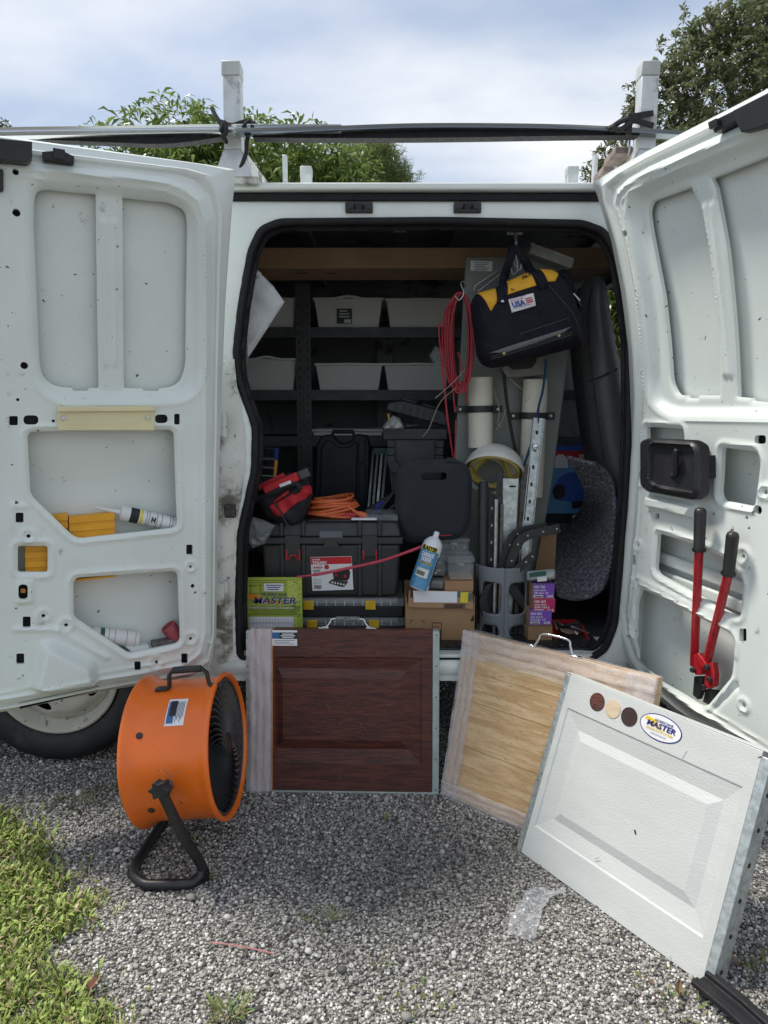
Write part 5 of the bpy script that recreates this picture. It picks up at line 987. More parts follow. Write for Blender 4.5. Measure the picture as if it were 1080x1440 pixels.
hk = at(724, 322, 2.46); MB().box(hk + V((0, .004, .01)), (.05, .01, .055)).build('ceiling_hook', m_galv, van, bevel=.002); MB().tube(spline([hk, hk + V((0, -.02, -.03)), hk + V((0, -.03, -.05)), hk + V((0, -.01, -.06))], 5), .005, 7).build('hook', m_galv, van)

# ------------------------------------------------ hanging tool bag
Yb = 2.40; tbag = thing('tool_bag', 'black tool bag with yellow top panels hanging from the ceiling hook', 'bag', at(740, 518, Yb))
navy = M('black_canvas', (.009, .0095, .016), .75, var=.15, vs=30, bump=.25, bs=420, spec=.25)
BO = [(669, 413), (662, 425), (663, 450), (668, 480), (670, 500), (677, 513), (690, 518), (720, 514), (770, 499), (808, 489), (817, 482), (816, 455), (808, 425), (796, 398), (786, 388), (774, 380), (755, 379), (740, 384), (710, 397), (694, 406)]
poly = fillet(ppx(BO, Yb), .012, 3); PT, PE = .085, .055
def wr_(p): return .004 * np.sin(p[:, 0] * 45 + p[:, 1] * 30) * np.cos(p[:, 1] * 38)
pillow(poly, V((0, Yb, 0)), XA, ZA, PT, PE, .009, .9, wr_).build('bag_body', navy, tbag, smooth=60)
def bagz(P): t = np.clip(np.maximum(0, -sdf(poly, P)) / PE, 0, 1); return np.sqrt(np.maximum(0, 1 - (1 - t) ** 2)) * PT + wr_(P) * np.minimum(1, t * 2)
def patch(pts, name, mat, parent, lift=.002, step=.006, k=1.0):
    """cloth piece lying on the bulged front of the bag"""
    q = ppx(pts, Yb); P, F, lp = sheet(q, (), step); h = bagz(P) + lift; mb = MB(); mb.v = [V((p[0], Yb - z, p[1])) for p, z in zip(P, h)]; mb.f = [tuple(int(i) for i in f) for f in F]
    return mb.build(name, mat, parent, smooth=50, solid=.0012)
yf = M('yellow_canvas', (.70, .36, .02), .7, var=.08, vs=30, bump=.2, bs=400)
patch([(669.5, 414), (694, 407.5), (693, 430), (685, 443)], 'yellow_panel', yf, tbag); py_ = patch([(710, 398), (739, 384.5), (746.5, 408), (708, 420)], 'yellow_panel', yf, tbag); patch([(755, 381), (772, 381.5), (781, 387.5), (772, 402), (761.5, 403)], 'yellow_panel', yf, tbag)
def onbag(px, py, lift): q = at(px, py, Yb); return V((q.x, Yb - float(bagz(np.array([[q.x, q.z]]))[0]) - lift, q.z))
for (ps, w) in ((((724, 345), (716, 368), (708, 392), (701, 415), (698, 432)), 11), (((727, 345), (736, 362), (745, 380), (752, 398), (756, 412)), 13)):
    mb = MB(); C = spline([onbag(*p, .004) if i > 1 else at(*p, Yb - .02 - .012 * i) for i, p in enumerate(ps)], 5); hw = w / 2 * 2.35 / 1000
    for i, c in enumerate(C): d = (C[min(i + 1, len(C) - 1)] - C[max(i - 1, 0)]); s = V((-d.z, 0, d.x)).normalized(); mb.v += [c - s * hw, c + s * hw]
    mb.f = [(2 * i, 2 * i + 1, 2 * i + 3, 2 * i + 2) for i in range(len(C) - 1)]; mb.build('handle', navy, tbag, smooth=40, solid=.003)
for p in ((714, 362), (722, 352)): pass
MB().tube(spline([at(722, 338, 2.43), at(716, 360, 2.46), at(712, 392, 2.48)], 5), .009, 6).build('handle', navy, tbag)
for p in ((700.5, 430), (752, 410)): c = onbag(*p, .003); MB().lathe([(.001, .003), (.005, .002), (.006, 0)], c, V((0, -1, 0)), 12).build('rivet', m_chrome, tbag)
for p in ((703, 500), (777, 476)): c = onbag(*p, .003); MB().lathe([(.001, .003), (.004, .002), (.005, 0)], c, V((0, -1, 0)), 12).build('rivet', M('brass', (.55, .45, .2), .3, 1.0), tbag)
patch([(684, 499), (707, 491), (793, 464), (784, 472), (707, 499)], 'pocket_flap', M('grey_webbing', (.12, .12, .125), .6, var=.1, vs=40), tbag)
for y0 in (504, 507): patch([(686, y0), (795, y0 - 33), (795, y0 - 31.6), (686, y0 + 1.4)], 'seam', M('seam_grey', (.05, .05, .055), .7), tbag, .0016)
for ps in ([(679, 489), (790, 452)], [(795, 443), (812, 480)], [(763, 407), (795, 443)]): MB().tube(spline([onbag(*ps[0], .001), onbag((ps[0][0] + ps[1][0]) / 2, (ps[0][1] + ps[1][1]) / 2, .001), onbag(*ps[1], .001)], 6), .0014, 5).build('seam', MATS['seam_grey'], tbag)
us = patch([(708.5, 427), (742, 418.5), (745.5, 435.5), (713, 445)], 'flag_label', m_paper, tbag, .003)
o_ = onbag(714, 441, .009); xd = (onbag(744, 433.5, .009) - o_).normalized(); yd = (onbag(709.5, 429, .009) - o_); m_blue = M('flag_blue', (.012, .03, .24), .5); m_fred = M('flag_red', (.50, .02, .03), .5)
yd = yd.normalized()
text('USA', 'lettering', m_blue, us, o_ + xd * .003 + yd * .006, xd, yd, .0165, .04, 0, .041)
text('MADE IN THE', 'lettering', m_fred, us, o_ + xd * .003 + yd * .026, xd, yd, .0042, .02, 0, .040); text('THIS BAG IS DESIGNED', 'lettering', m_blue, us, o_ + xd * .003 + yd * .0325, xd, yd, .0032, .01, 0, .055); text('WITH GLOBAL MATERIALS', 'lettering', m_blue, us, o_ + xd * .003 + yd * .001, xd, yd, .0036, .01, 0, .058)
for i in range(3): c = o_ + xd * .048 + yd * (.008 + .0065 * i); MB().add([c, c + xd * .022, c + xd * .022 + yd * .0036, c + yd * .0036], [(0, 1, 2, 3)]).build('stripe', m_fred, us, smooth=0)
o2 = onbag(713, 415, .007); x2 = (onbag(743, 406, .0045) - o2).normalized(); y2 = (onbag(711, 402, .0045) - o2).normalized()
text('D', 'lettering', m_black, py_, o2, x2, y2, .0115, .05, 0, .010); text('ALT', 'lettering', m_black, py_, onbag(728, 398, .008), (onbag(743, 391.5, .008) - onbag(728, 398, .008)).normalized(), y2, .0135, .05, 0, .033)
pillow(ppx([(776, 384), (795, 378), (806, 394), (815, 430), (819, 465), (816, 486), (803, 484), (796, 440)], 2.44), V((0, 2.44, 0)), XA, ZA, .05, .035, .009, .9, wr_).build('end_pocket', navy, tbag, smooth=60)
o = MB().bar(at(808, 416, 2.385), at(817, 432, 2.385), .008, .022, (0, -1, 0)).build('buckle', m_blackp, tbag, bevel=.002); MB().bar(at(806, 413, 2.378), at(815, 423, 2.378), .004, .012, (0, -1, 0)).build('buckle_tongue', m_galv, o)

# ------------------------------------------------ red wire coil on its hook, clear bag
rc = thing('wire_coil', 'coil of red wire hanging on a wire hook beside the tool bag', 'coil', at(645, 640, 2.5)); m_rw = M('red_wire', (.36, .014, .028), .4, var=.1, vs=30)
LP = [(648, 412), (657, 424), (663, 470), (661, 520), (654, 547), (643, 551), (634, 528), (631, 480), (633, 440), (640, 420)]
for i in range(12):
    sx = 1.06 - .045 * i + rnd.gauss(0, .02); q = [at(644 + (x - 645) * sx * 1.18 + (2.2 * (i % 3) - 2) * .6 + (2 if i > 4 else 0), 414 + (y - 414) * (1 - .03 * (i % 4)) + rnd.gauss(0, .8), 2.5 + .006 * (i % 4)) for x, y in LP]; MB().tube(spline(q, 5, True), .0032, 6, True).build('wire_loop', m_rw, rc)
for ps in ([(634, 428), (626, 438), (622, 470), (625, 540), (631, 600), (637, 640), (640, 636), (641, 590)], [(620, 456), (617, 462), (622, 520), (629, 590), (632, 605)], [(640, 430), (633, 470), (637, 545), (640, 580)], [(644, 495), (653, 530), (657, 562), (659, 568)]): MB().tube(spline([at(*q, 2.49) for q in ps], 6), .0026, 6).build('wire_strand', m_rw, rc)
for ps in ([(654, 520), (640, 535), (626, 548), (612, 560)], [(642, 545), (622, 562), (612, 580), (603, 603), (594, 614)]): MB().tube(spline([at(*q, 2.48) for q in ps], 6), .0018, 5).build('bare_end', M('copper_grey', (.28, .22, .19), .5, .4), rc)
MB().tube(spline([at(640, 416, 2.49), at(646, 422, 2.49), at(652, 412, 2.49), at(648, 399, 2.5), at(652, 396, 2.52), at(655, 404, 2.54)], 5), .0026, 6).build('wire_hook', m_galv, rc)
pillow(ppx([(603, 500), (612, 487), (622, 490), (632, 500), (630, 512), (612, 516)], 2.62), V((0, 2.62, 0)), XA, ZA, .03, .02, .008, .6, lambda p: .008 * np.sin(p[:, 0] * 170) * np.sin(p[:, 1] * 130)).build('plastic_bag', m_clear, None, smooth=0, label='small crumpled clear bag hanging left of the red coil', cat='bag')
# ------------------------------------------------ floor cargo, left side
def organizer(x0, y0, x1, y1, lat, lab):
    a, b = fb(x0, y0, x1, y1, 2.395, .27); hgt = b.z - a.z; root = thing('organizer_case', lab, 'case', base_of(a, b), 'organizer cases under the toolbox')
    MB().bx(a, (b.x, b.y, a.z + hgt * .60)).build('tray', M('case_black', (.016, .017, .02), .5), root, bevel=.004)
    MB().bx((a.x - .004, a.y - .004, a.z + hgt * .605), (b.x + .004, b.y + .002, b.z)).build('lid', m_clear, root, bevel=.004)
    for i in range(13): x = a.x + .05 + i * (b.x - a.x - .08) / 12.5; MB().bx((x, a.y - .0065, a.z + hgt * .66), (x + .004, a.y - .0045, b.z - .004)).build('lid_rib', M('clear_rib', (.55, .57, .57), .3, trans=.25, tv=.03), root)
    for k in range(3): MB().bx((a.x + .02, a.y + .04 + .08 * k, a.z + hgt * .605), (b.x - .02, a.y + .043 + .08 * k, b.z - .006)).build('divider', MATS['clear_rib'], root)
    for px in lat: q = at(px, (y0 + y1) / 2, 2.39); MB().bx((q.x - .018, a.y - .012, a.z + hgt * .45), (q.x + .018, a.y - .0068, b.z - .004)).build('latch', m_ylat, root, bevel=.002)
organizer(372, 869, 568, 897, (439, 526), 'lower clear lid organizer case with yellow latches on van floor')
organizer(374, 842, 567, 868, (434, 521), 'upper clear lid organizer case with yellow latches under the toolbox')

def toolbox():
    Y = 2.385; a, b = fb(368, 735, 565, 840, Y, .25); root = thing('toolbox', 'black toolbox with red latches and a white and red paper label', 'toolbox', base_of(a, b)); zl = at(460, 765, Y).z; zr = at(460, 757, Y).z
    t = .012; mb = MB(); mb.hexa([V((a.x + t, Y + .006, a.z)), V((b.x - t, Y + .006, a.z)), V((b.x - t, b.y, a.z)), V((a.x + t, b.y, a.z)), V((a.x + .004, Y, zl)), V((b.x - .004, Y, zl)), V((b.x - .004, b.y, zl)), V((a.x + .004, b.y, zl))]); mb.build('tub', m_toolb, root, bevel=.012, bseg=3)
    MB().bx((a.x - .004, Y - .008, zl + .0005), (b.x + .004, b.y + .004, zr + .004)).build('rim', m_toolb, root, bevel=.003)
    mb = MB(); mb.hexa([V((a.x, Y - .004, zr + .0045)), V((b.x, Y - .004, zr + .0045)), V((b.x, b.y, zr + .0045)), V((a.x, b.y, zr + .0045)), V((a.x + .012, Y + .016, b.z)), V((b.x - .012, Y + .016, b.z)), V((b.x - .012, b.y - .01, b.z)), V((a.x + .012, b.y - .01, b.z))]); lid = mb.build('lid', m_toolb, root, bevel=.010, bseg=3)
    for px in (397, 427, 506, 534):
        x = at(px, 790, Y).x; MB().bx((x - .007, Y - .006, a.z + .004), (x + .007, Y + .004, zl - .001)).build('rib', m_toolb, root, bevel=.003); MB().bx((x - .007, Y - .008, zr + .006), (x + .007, Y + .014, b.z + .002)).build('lid_rib', m_toolb, lid, bevel=.004)
        MB().bx((x - .007, Y + .0145, b.z - .004), (x + .007, b.y - .03, b.z + .004)).build('lid_rib', m_toolb, lid, bevel=.002)
    for px in (412, 520):
        q = at(px, 770, Y); o = MB().bx((q.x - .026, Y - .013, q.z - .030), (q.x + .026, Y - .0085, zr + .012)).build('latch', m_toolb, root, bevel=.003)
        for s in (-1, 1): MB().bar(at(px + s * 9, 773, Y - .015), at(px + s * 9, 787, Y - .015), .0045, .006).build('red_clip', m_red, o, bevel=.001)
        if px == 412: MB().tube([at(405, 788, Y - .015), at(409, 781, Y - .015), at(415, 781, Y - .015), at(421, 788, Y - .015)], .003, 6).build('red_clip', m_red, o)
    flat([(449, 747), (482, 747), (482, 758), (449, 758)], Y - .006, .012, .004).build('handle_plate', M('smoke_grey', (.11, .125, .14), .45), lid, bevel=.002)
    flat([(457, 758), (474, 758), (474, 764), (480, 770), (452, 770), (457, 764)], Y - .012, .012, .002).build('handle_stem', m_toolb, root, bevel=.002)
    MB().bx((at(512, 700, Y).x, Y + .03, b.z), (at(560, 700, Y).x, Y + .18, b.z + .022)).build('parts_tray', m_clear, lid, bevel=.004)
    MB().bx((at(432, 700, Y).x, Y + .02, b.z), (at(500, 700, Y).x, Y + .19, b.z + .006)).build('lid_well', m_toolb, lid, bevel=.003)
    YL = Y - .006; l = decal([(436.5, 783.5), (494.5, 782), (497, 829), (439.5, 831)], YL, 'paper_label', m_paper, root, .002); YL -= .002
    decal([(436.8, 784), (494.2, 782.6), (494.6, 792.5), (437.4, 794)], YL, 'red_band', M('label_red', (.50, .012, .02), .5), l); xd = (at(494.5, 792.4, YL) - at(437, 794, YL)).normalized(); yd = ZA; T = lambda s, px, py, sz, m, w, b=.03: text(s, 'lettering', m, l, at(px, py, YL - .0012), xd, yd, sz, b, 0, w)
    T('HYPER', 439, 788.2, .0050, m_paper, .028); T('TOUGH', 439.2, 793, .0082, m_paper, .048, .05); T('19-INCH', 440, 799.6, .0075, MATS['label_red'], .032); T('TOOLBOX', 440, 804, .0060, m_black, .026); T('WITH LID', 440, 808, .0060, m_black, .026)
    c = at(459.5, 797.5, YL - .001); MB().prism([c + V((.008 * math.cos(t_), 0, .008 * math.sin(t_))) for t_ in np.linspace(0, 6.283, 20, endpoint=False)], V((0, .0006, 0))).build('red_dot', MATS['label_red'], l, smooth=0)
    for i in range(4): T('lifetime warranty', 441.5, 815 + i * 2, .0022, m_black, .026, 0)
    for i in range(9): decal([(442.2 + i * 1.15, 823), (442.2 + i * 1.15 + .5 + .3 * (i % 3 == 0), 823), (442.2 + i * 1.15 + .5 + .3 * (i % 3 == 0), 828), (442.2 + i * 1.15, 828)], YL, 'barcode_bar', m_black, l)
    decal([(468, 803), (473, 801), (490, 800), (492.5, 804), (491.5, 813), (488, 817), (470, 815), (468.5, 811)], YL, 'printed_box', m_black, l); decal([(463, 818), (468, 814), (490, 818), (484, 825.5), (480, 825.5), (462, 820)], YL, 'printed_tray', M('print_dark', (.05, .035, .035), .5), l)
    for px, py in ((471, 807), (484, 808.5)): decal([(px, py), (px + 3, py), (px + 3, py + 3.5), (px, py + 3.5)], YL - .0012, 'printed_latch', MATS['label_red'], l)
    for i in range(5): decal([(466 + i * 4, 818.5 + i * .8), (468 + i * 4, 817.5 + i * .8), (469 + i * 4, 819.5 + i * .8), (467 + i * 4, 820.5 + i * .8)], YL - .0012, 'printed_tool', m_paper, l)
    return b
tbx = toolbox(); TZ = tbx.z + .004
# white strip, red level, blue piece lying on the toolbox
q0, q1 = at(494, 740, 2.40), at(530, 740, 2.40); MB().bx((q0.x, 2.40, TZ + .002), (q1.x, 2.425, TZ + .008)).build('white_strip', m_paper, None, label='short white strip lying on front of the toolbox lid', cat='strip', bevel=.001)
q0, q1 = at(478, 735, 2.44), at(503, 735, 2.44); MB().bx((q0.x, 2.44, TZ + .006), (q1.x, 2.475, TZ + .022)).build('red_tool', m_red, None, label='small red tool lying on the toolbox beside the orange cord', cat='tool', bevel=.003)
bc = thing('blue_clamp', 'black and blue clamp lying behind toolbox near the folded seat', 'clamp', at(540, 720, 2.62)); MB().bar(at(512, 722, 2.62), at(548, 700, 2.62), .03, .022).build('clamp_bar', m_blackp, bc, bevel=.003); flat([(525, 716), (532, 706), (542, 704), (540, 718), (528, 722)], 2.60, .02, .003).build('blue_jaw', M('blue_plastic', (.015, .04, .30), .45), bc, bevel=.003)
for i, (p, q) in enumerate((((530, 722), (555, 690)), ((540, 724), (560, 705)))): MB().bar(at(*p, 2.58), at(*q, 2.58), .012, .012).build('clamp_arm', m_blackp, bc, bevel=.002)

# orange extension cord coil
ec = thing('extension_cord', 'coiled orange extension cord lying on the black toolbox', 'cord', at(468, 736, 2.5))
cx = at(468, 722, 2.50)
for i in range(8):
    z = TZ + .010 + .0095 * i * .85; r0 = .094 - .0035 * i + rnd.gauss(0, .003); ox = rnd.gauss(0, .006); ti = rnd.gauss(.05, .05)
    MB().tube([V((cx.x + ox + r0 * math.cos(t), 2.50 + .07 * math.sin(t) + rnd.gauss(0, .001), z + ti * .08 * math.cos(t) + .004 * math.sin(2 * t + i))) for t in np.linspace(0, 6.283, 36, endpoint=False)], .0052, 8, True).build('cord_loop', m_orange, ec, smooth=60)
MB().tube(spline([at(440, 712, 2.47), at(465, 706, 2.46), at(487, 711, 2.45), at(500, 720, 2.44), at(508, 724, 2.44)], 6), .0052, 8).build('cord_tail', m_orange, ec, smooth=60)
p0, p1 = at(502, 721, 2.44), at(515, 727, 2.435); MB().tube([p0, p0.lerp(p1, .3), p0.lerp(p1, .9), p1], [.006, .011, .013, .011], 10).build('plug', m_orange, ec)
for s in (-.005, .005): MB().box(p1 + V((.006, 0, s - .004)), (.014, .006, .0018)).build('prong', m_blackp, ec)
MB().tube(spline([at(424, 734, 2.44), at(432, 737, 2.43), at(447, 737, 2.43), at(460, 734, 2.44)], 6), .0052, 8).build('cord_tail', m_orange, ec, smooth=60)

# red tool bag and red instrument case
Yr = 2.44; rb = thing('tool_pouch', 'small red and black fabric tool bag slumped on toolbox end', 'bag', at(395, 740, Yr))
q = fillet(ppx([(362, 690), (380, 672), (412, 664), (432, 668), (440, 690), (436, 712), (425, 735), (417, 741), (398, 739), (372, 722), (362, 705)], Yr), .01, 3); f_ = lambda p: .006 * np.sin(p[:, 0] * 70 + p[:, 1] * 40) * np.cos(p[:, 1] * 55)
pillow(q, V((0, Yr, 0)), XA, ZA, .075, .05, .008, .8, f_).build('pouch_body', m_blkf, rb, smooth=60)
def rz(P): t = np.clip(np.maximum(0, -sdf(q, P)) / .05, 0, 1); return np.sqrt(np.maximum(0, 1 - (1 - t) ** 2)) * .075 + f_(P) * np.minimum(1, t * 2)
def rpatch(pts, name, mat, lift, k=.0):
    P, F, lp = sheet(ppx(pts, Yr), (), .006); h = rz(P) + lift + k * np.sin(P[:, 0] * 120) * .003; mb = MB(); mb.v = [V((p[0], Yr - z, p[1])) for p, z in zip(P, h)]; mb.f = [tuple(int(i) for i in f) for f in F]; mb.build(name, mat, rb, smooth=50, solid=.0015)
rpatch([(384, 707), (390, 704), (400, 718), (400.5, 721), (392, 722), (387, 717)], 'red_panel', m_redf, .003); rpatch([(393, 703), (410, 694), (424, 682), (430, 682), (438, 690), (434, 698), (422, 703), (412, 710), (403, 719)], 'red_panel', m_redf, .003, 1)
rpatch([(388, 703), (396, 700), (411, 689), (409, 686), (390, 700)], 'red_flap', m_redf, .006, 1); MB().tube(spline([V((at(x, y, Yr).x, Yr - .082, at(x, y, Yr).z)) for x, y in ((392, 703), (398, 714), (406, 728), (412, 738))], 5), .0022, 6).build('seam', MATS['seam_grey'], rb)
pillow(ppx([(418, 684), (428, 679), (438, 684), (439, 694), (430, 701), (418, 702)], Yr - .03), V((0, Yr - .03, 0)), XA, ZA, .035, .02, .006, .8).build('red_roll', m_redf, rb, smooth=60)
MB().tube(spline([at(363, 700, 2.37), at(380, 694, 2.35), at(400, 684, 2.35), at(414, 680, 2.35), at(421, 686, 2.35), at(413, 692, 2.36)], 6), .010, 8).build('handle', m_blkf, rb, smooth=60)
rt = thing('stud_finder', 'red handheld instrument with dark grey end resting on the red bag', 'tool', at(400, 680, 2.36)); MB().bar(at(371, 689, 2.36), at(420, 669, 2.36), .035, .030).build('red_sleeve', m_redf, rt, bevel=.006); MB().bar(at(420.5, 669, 2.36), at(435, 663, 2.36), .033, .030).build('grey_end', M('dark_grey_plastic', (.06, .065, .068), .5), rt, bevel=.005); MB().bar(at(393, 683.5, 2.341), at(409, 677.5, 2.341), .002, .011).build('white_tag', m_paper, rt, bevel=.001)
MB().bar(at(364, 686, 2.38), at(400, 668, 2.38), .03, .018).build('red_strap', m_redf, rt, bevel=.004)
pillow(ppx([(350, 735), (356, 727), (370, 731), (386, 739), (380, 752), (372, 765), (356, 771), (349, 762)], 2.34), V((0, 2.34, 0)), XA, ZA, .03, .025, .007, .5, lambda p: .010 * np.sin(p[:, 0] * 150 + 2 * np.sin(p[:, 1] * 90)) * np.sin(p[:, 1] * 120)).build('plastic_bag', m_clear, None, smooth=0, label='crumpled clear plastic bag at the left end of the toolbox', cat='bag')

# catalogue
Yc = 2.325; a, b = fb(338, 812, 424.5, 893, Yc, .006); a.z = FL + .002; ct = thing('catalogue', 'green printed catalogue standing upright beside the sill', 'catalogue', base_of(a, b)); m_lime = M('lime_print', (.36, .45, .06), .4, var=.04); m_olive = M('olive_line', (.10, .14, .02), .5); m_lime2 = M('lime_pale', (.48, .56, .11), .4)
cov = MB().bx(a, b).build('cover', m_lime, ct, bevel=.001)
def cl(x0, y0, x1, y1, m, name='print', k=0): return decal([(x0, y0), (x1, y0), (x1, y1), (x0, y1)], Yc - .0012 * k, name, m, cov, .001)
for y in (816, 819, 822.5, 845, 863.5, 866): cl(339, y, 404 if y < 830 else 423, y + .7, m_olive)
for x in (340, 344, 347.5, 352, 366): cl(x, 822, x + .7, 846 if x < 350 else 836, m_olive)
cl(350, 824, 359, 824.7, m_olive); cl(350, 834, 372, 834.7, m_olive); cl(404, 816, 423.5, 845, m_lime2, 'print', 0)
for i in range(150): x, y = rnd.uniform(405, 423), 815 + 72 * rnd.random() ** 1.3; s = rnd.uniform(.4, 1.0); cl(x, y, x + s * 1.6, y + s, m_olive, 'speckle', .3)
for i in range(9):
    for j in range(26): cl(346 + j * 2.9 + (i % 2) * 1.4, 852.2 + i * 1.35, 347.6 + j * 2.9 + (i % 2) * 1.4, 852.9 + i * 1.35, m_olive, 'shingle_dot', .3) if (i * 26 + j) % 1 == 0 and 346 + j * 2.9 < 340 + 82 - i * .6 and j > .4 * i else None
cl(345, 866.5, 419, 892, m_lime2); cl(350.5, 867.5, 412.5, 893, m_paper, 'garage_door', 1)
for y in (875.5, 883.5): cl(350.5, y, 412.5, y + .8, M('pale_line', (.45, .45, .47), .5), 'door_line', 2)
for i in range(14): cl(352 + i * 4.4, 869, 352.5 + i * 4.4, 892, MATS['pale_line'], 'door_line', 2)
lb = cl(371, 820.5, 398.5, 831.5, m_paper, 'address_label', 1)
for i in range(3): cl(374 + i, 822.5 + i * 3, 396 - i * 2, 823.6 + i * 3, MATS['navy_ink'], 'print_line', 2)
decal([(346, 838), (350, 835.3), (358, 835.5), (366, 838.5), (376, 845), (402, 847.5), (398, 849), (374, 848.5), (360, 844), (349, 841.5)], Yc - .0012, 'swoosh', M('orange_print', (.70, .24, .02), .45), cov, .001)
bx_ = (at(420, 848, Yc) - at(340, 847, Yc)).normalized()
for s, px, py, sz, w, m, sh_, bo in (('HURRICANE', 368.5, 838.3, .0125, .084, MATS['navy_ink'], .15, .006), ('MASTER', 357, 848.5, .0215, .143, MATS['navy_ink'], .15, .015), ('Garage Doors Designed to Outperform', 349.5, 855.3, .0068, .152, m_paper, 0, .012)):
    if sz > .02: text(s, 'lettering', m_paper, cov, at(px + .6, py + .7, Yc - .0026), bx_, ZA, sz, .015, sh_, w)
    text(s, 'lettering', m, cov, at(px, py, Yc - .0034), bx_, ZA, sz, bo, sh_, w)

# things further back on the left
tc = thing('tool_case', 'tall dark tool case standing on edge with a notched handle', 'case', at(475, 720, 2.85)); flat([(441, 730), (445, 625), (452, 613), (466, 611), (473, 620), (479, 624), (488, 624), (494, 620), (500, 611), (517, 613), (520, 625), (517, 730)], 2.85, .12, .01).build('shell', m_navyb, tc, bevel=.008, bseg=3)
flat([(449, 722), (452, 630), (458, 620), (466, 620), (473, 629), (492, 629), (500, 620), (503, 626), (500, 722)], 2.835, .016, .01).build('raised_panel', m_navyb, tc, bevel=.004)
for y0, y1 in ((615, 650), (655, 722)): flat([(505, y0), (514, y0), (513, y1), (504, y1)], 2.84, .012, .003).build('side_panel', m_navyb, tc, bevel=.003)
MB().tube([at(467, 614, 2.87), at(469, 607, 2.87), at(496, 607, 2.87), at(498, 614, 2.87)], .009, 8).build('handle', m_navyb, tc)
for i in range(4):
    p0, p1 = at(518 + i * 6, 718, 2.80), at(525 + i * 6.2, 634, 2.95); root = thing('metal_rail', ('leftmost grey metal rail standing behind the toolbox', 'second grey rail from left of the four behind the toolbox', 'third grey rail from left, the brightest of the four', 'rightmost of the four grey rails behind the toolbox')[i], 'rail', p0, 'grey rails standing behind the toolbox'); MB().bar(p0, p1, .010, .022, (0, -1, 0)).build('rail_body', (m_galv if i == 2 else M('dull_rail', (.22, .23, .23), .45, .6, var=.2, vs=40)), root, bevel=.001); MB().box(p1, (.014, .014, .004)).build('end_cap', m_blackp, root)
q0, q1 = fb(525, 630, 548, 639, 2.93, .04); MB().bx(q0, q1).build('green_box', M('green_box', (.02, .09, .06), .5), None, label='flat dark green box resting on the grey rails', cat='box', bevel=.002)
dk = thing('bit_rack', 'dark bit rack with a blue and orange edge by the rear jamb', 'tool rack', at(372, 670, 2.62)); flat([(358, 630), (391, 630), (388, 684), (358, 690)], 2.62, .05, .003).build('rack_back', m_blackp, dk, bevel=.003)
flat([(387, 631), (391.5, 631), (390.5, 646), (386.5, 646)], 2.614, .005).build('blue_edge', M('blue_plastic', (0, 0, 0)), dk); flat([(386.5, 647), (390.5, 647), (388, 676), (384, 677)], 2.614, .005).build('orange_edge', MATS['orange_plastic'], dk)
for y in (644, 656.5, 668): MB().tube([at(359, y, 2.605), at(386, y + 2, 2.605)], .0022, 6).build('wire_rail', m_galv, dk)
for i in range(3):
    for j in range(6): MB().box(at(362 + j * 4.2, 636 + i * 12.5, 2.61), (.008, .012, .022)).build('bit_holder', m_navyb, dk, bevel=.002)
MB().box(at(365, 652, 2.60), (.018, .01, .01)).build('shiny_bit', m_chrome, dk, bevel=.003)
# black tote with a tilted lid and white bag inside
a, b = fb(540, 604, 627, 690, 2.74, .30); tt = thing('storage_tote', 'black plastic tote behind the folded seat with contents heaped up', 'tote', base_of(a, b)); t = .016
mt = M('tote_plastic', (.028, .034, .039), .5, var=.1, vs=14); mb = MB(); mb.add([V((a.x + .03, a.y + .01, a.z)), V((b.x - .02, a.y + .01, a.z)), V((b.x - .02, b.y, a.z)), V((a.x + .03, b.y, a.z)), V((a.x + .008, a.y, b.z)), V((b.x - .004, a.y, b.z)), V((b.x - .004, b.y, b.z)), V((a.x + .008, b.y, b.z))], [(0, 3, 2, 1), (0, 1, 5, 4), (1, 2, 6, 5), (2, 3, 7, 6), (3, 0, 4, 7)]); mb.build('tub', mt, tt, solid=.005, bevel=.006)
zz = at(580, 618, 2.74).z; MB().bx((a.x - .004, a.y - .012, zz), (b.x + .004, a.y - .001, b.z + .004)).build('rim', mt, tt, bevel=.003)
for px in (550, 618):
    for y0, y1 in ((620, 629), (630, 640), (641, 652)): flat([(px - 6, y0), (px + 6, y0), (px + 5, y1), (px - 5, y1)], 2.726, .012, .002).build('corner_rib', mt, tt, bevel=.002)
flat([(545, 652), (558, 649), (564, 658), (556, 667), (548, 660)], 2.722, .016, .003).build('corner_rib', mt, tt, bevel=.002)
ll = thing('tote_lid', 'black ribbed tote lid resting at a slant on the tote', 'lid', at(585, 590, 2.78)); L0, L1 = at(543, 577, 2.74), at(628, 600, 2.74); d = (L1 - L0).normalized(); up_ = V((-d.z, 0, d.x)); ln = (L1 - L0).length
mb = MB(); fr = [L0, L1, L1 + up_ * .035, L1 - d * .03 + up_ * .055, L0 + d * .05 + up_ * .052, L0 + up_ * .03]; mb.prism(fr, V((0, .30, 0))); mb.build('lid_shell', mt, ll, bevel=.006)
for i in range(7): p = L0 + d * (ln * (.14 + .115 * i)); MB().bar(p + up_ * .006 + V((0, -.003, 0)), p + up_ * .04 + V((0, -.003, 0)), .006, .004, (0, -1, 0)).build('lid_rib', mt, ll, bevel=.001)
for f0, f1 in ((.20, .45), (.55, .80)): MB().hexa([L0 + d * ln * f + up_ * .053 + V((0, y, z)) for z in (0, .012) for f, y in ((f0, .04), (f1, .04), (f1, .2), (f0, .2))]).build('lid_grip', mt, ll, bevel=.004)
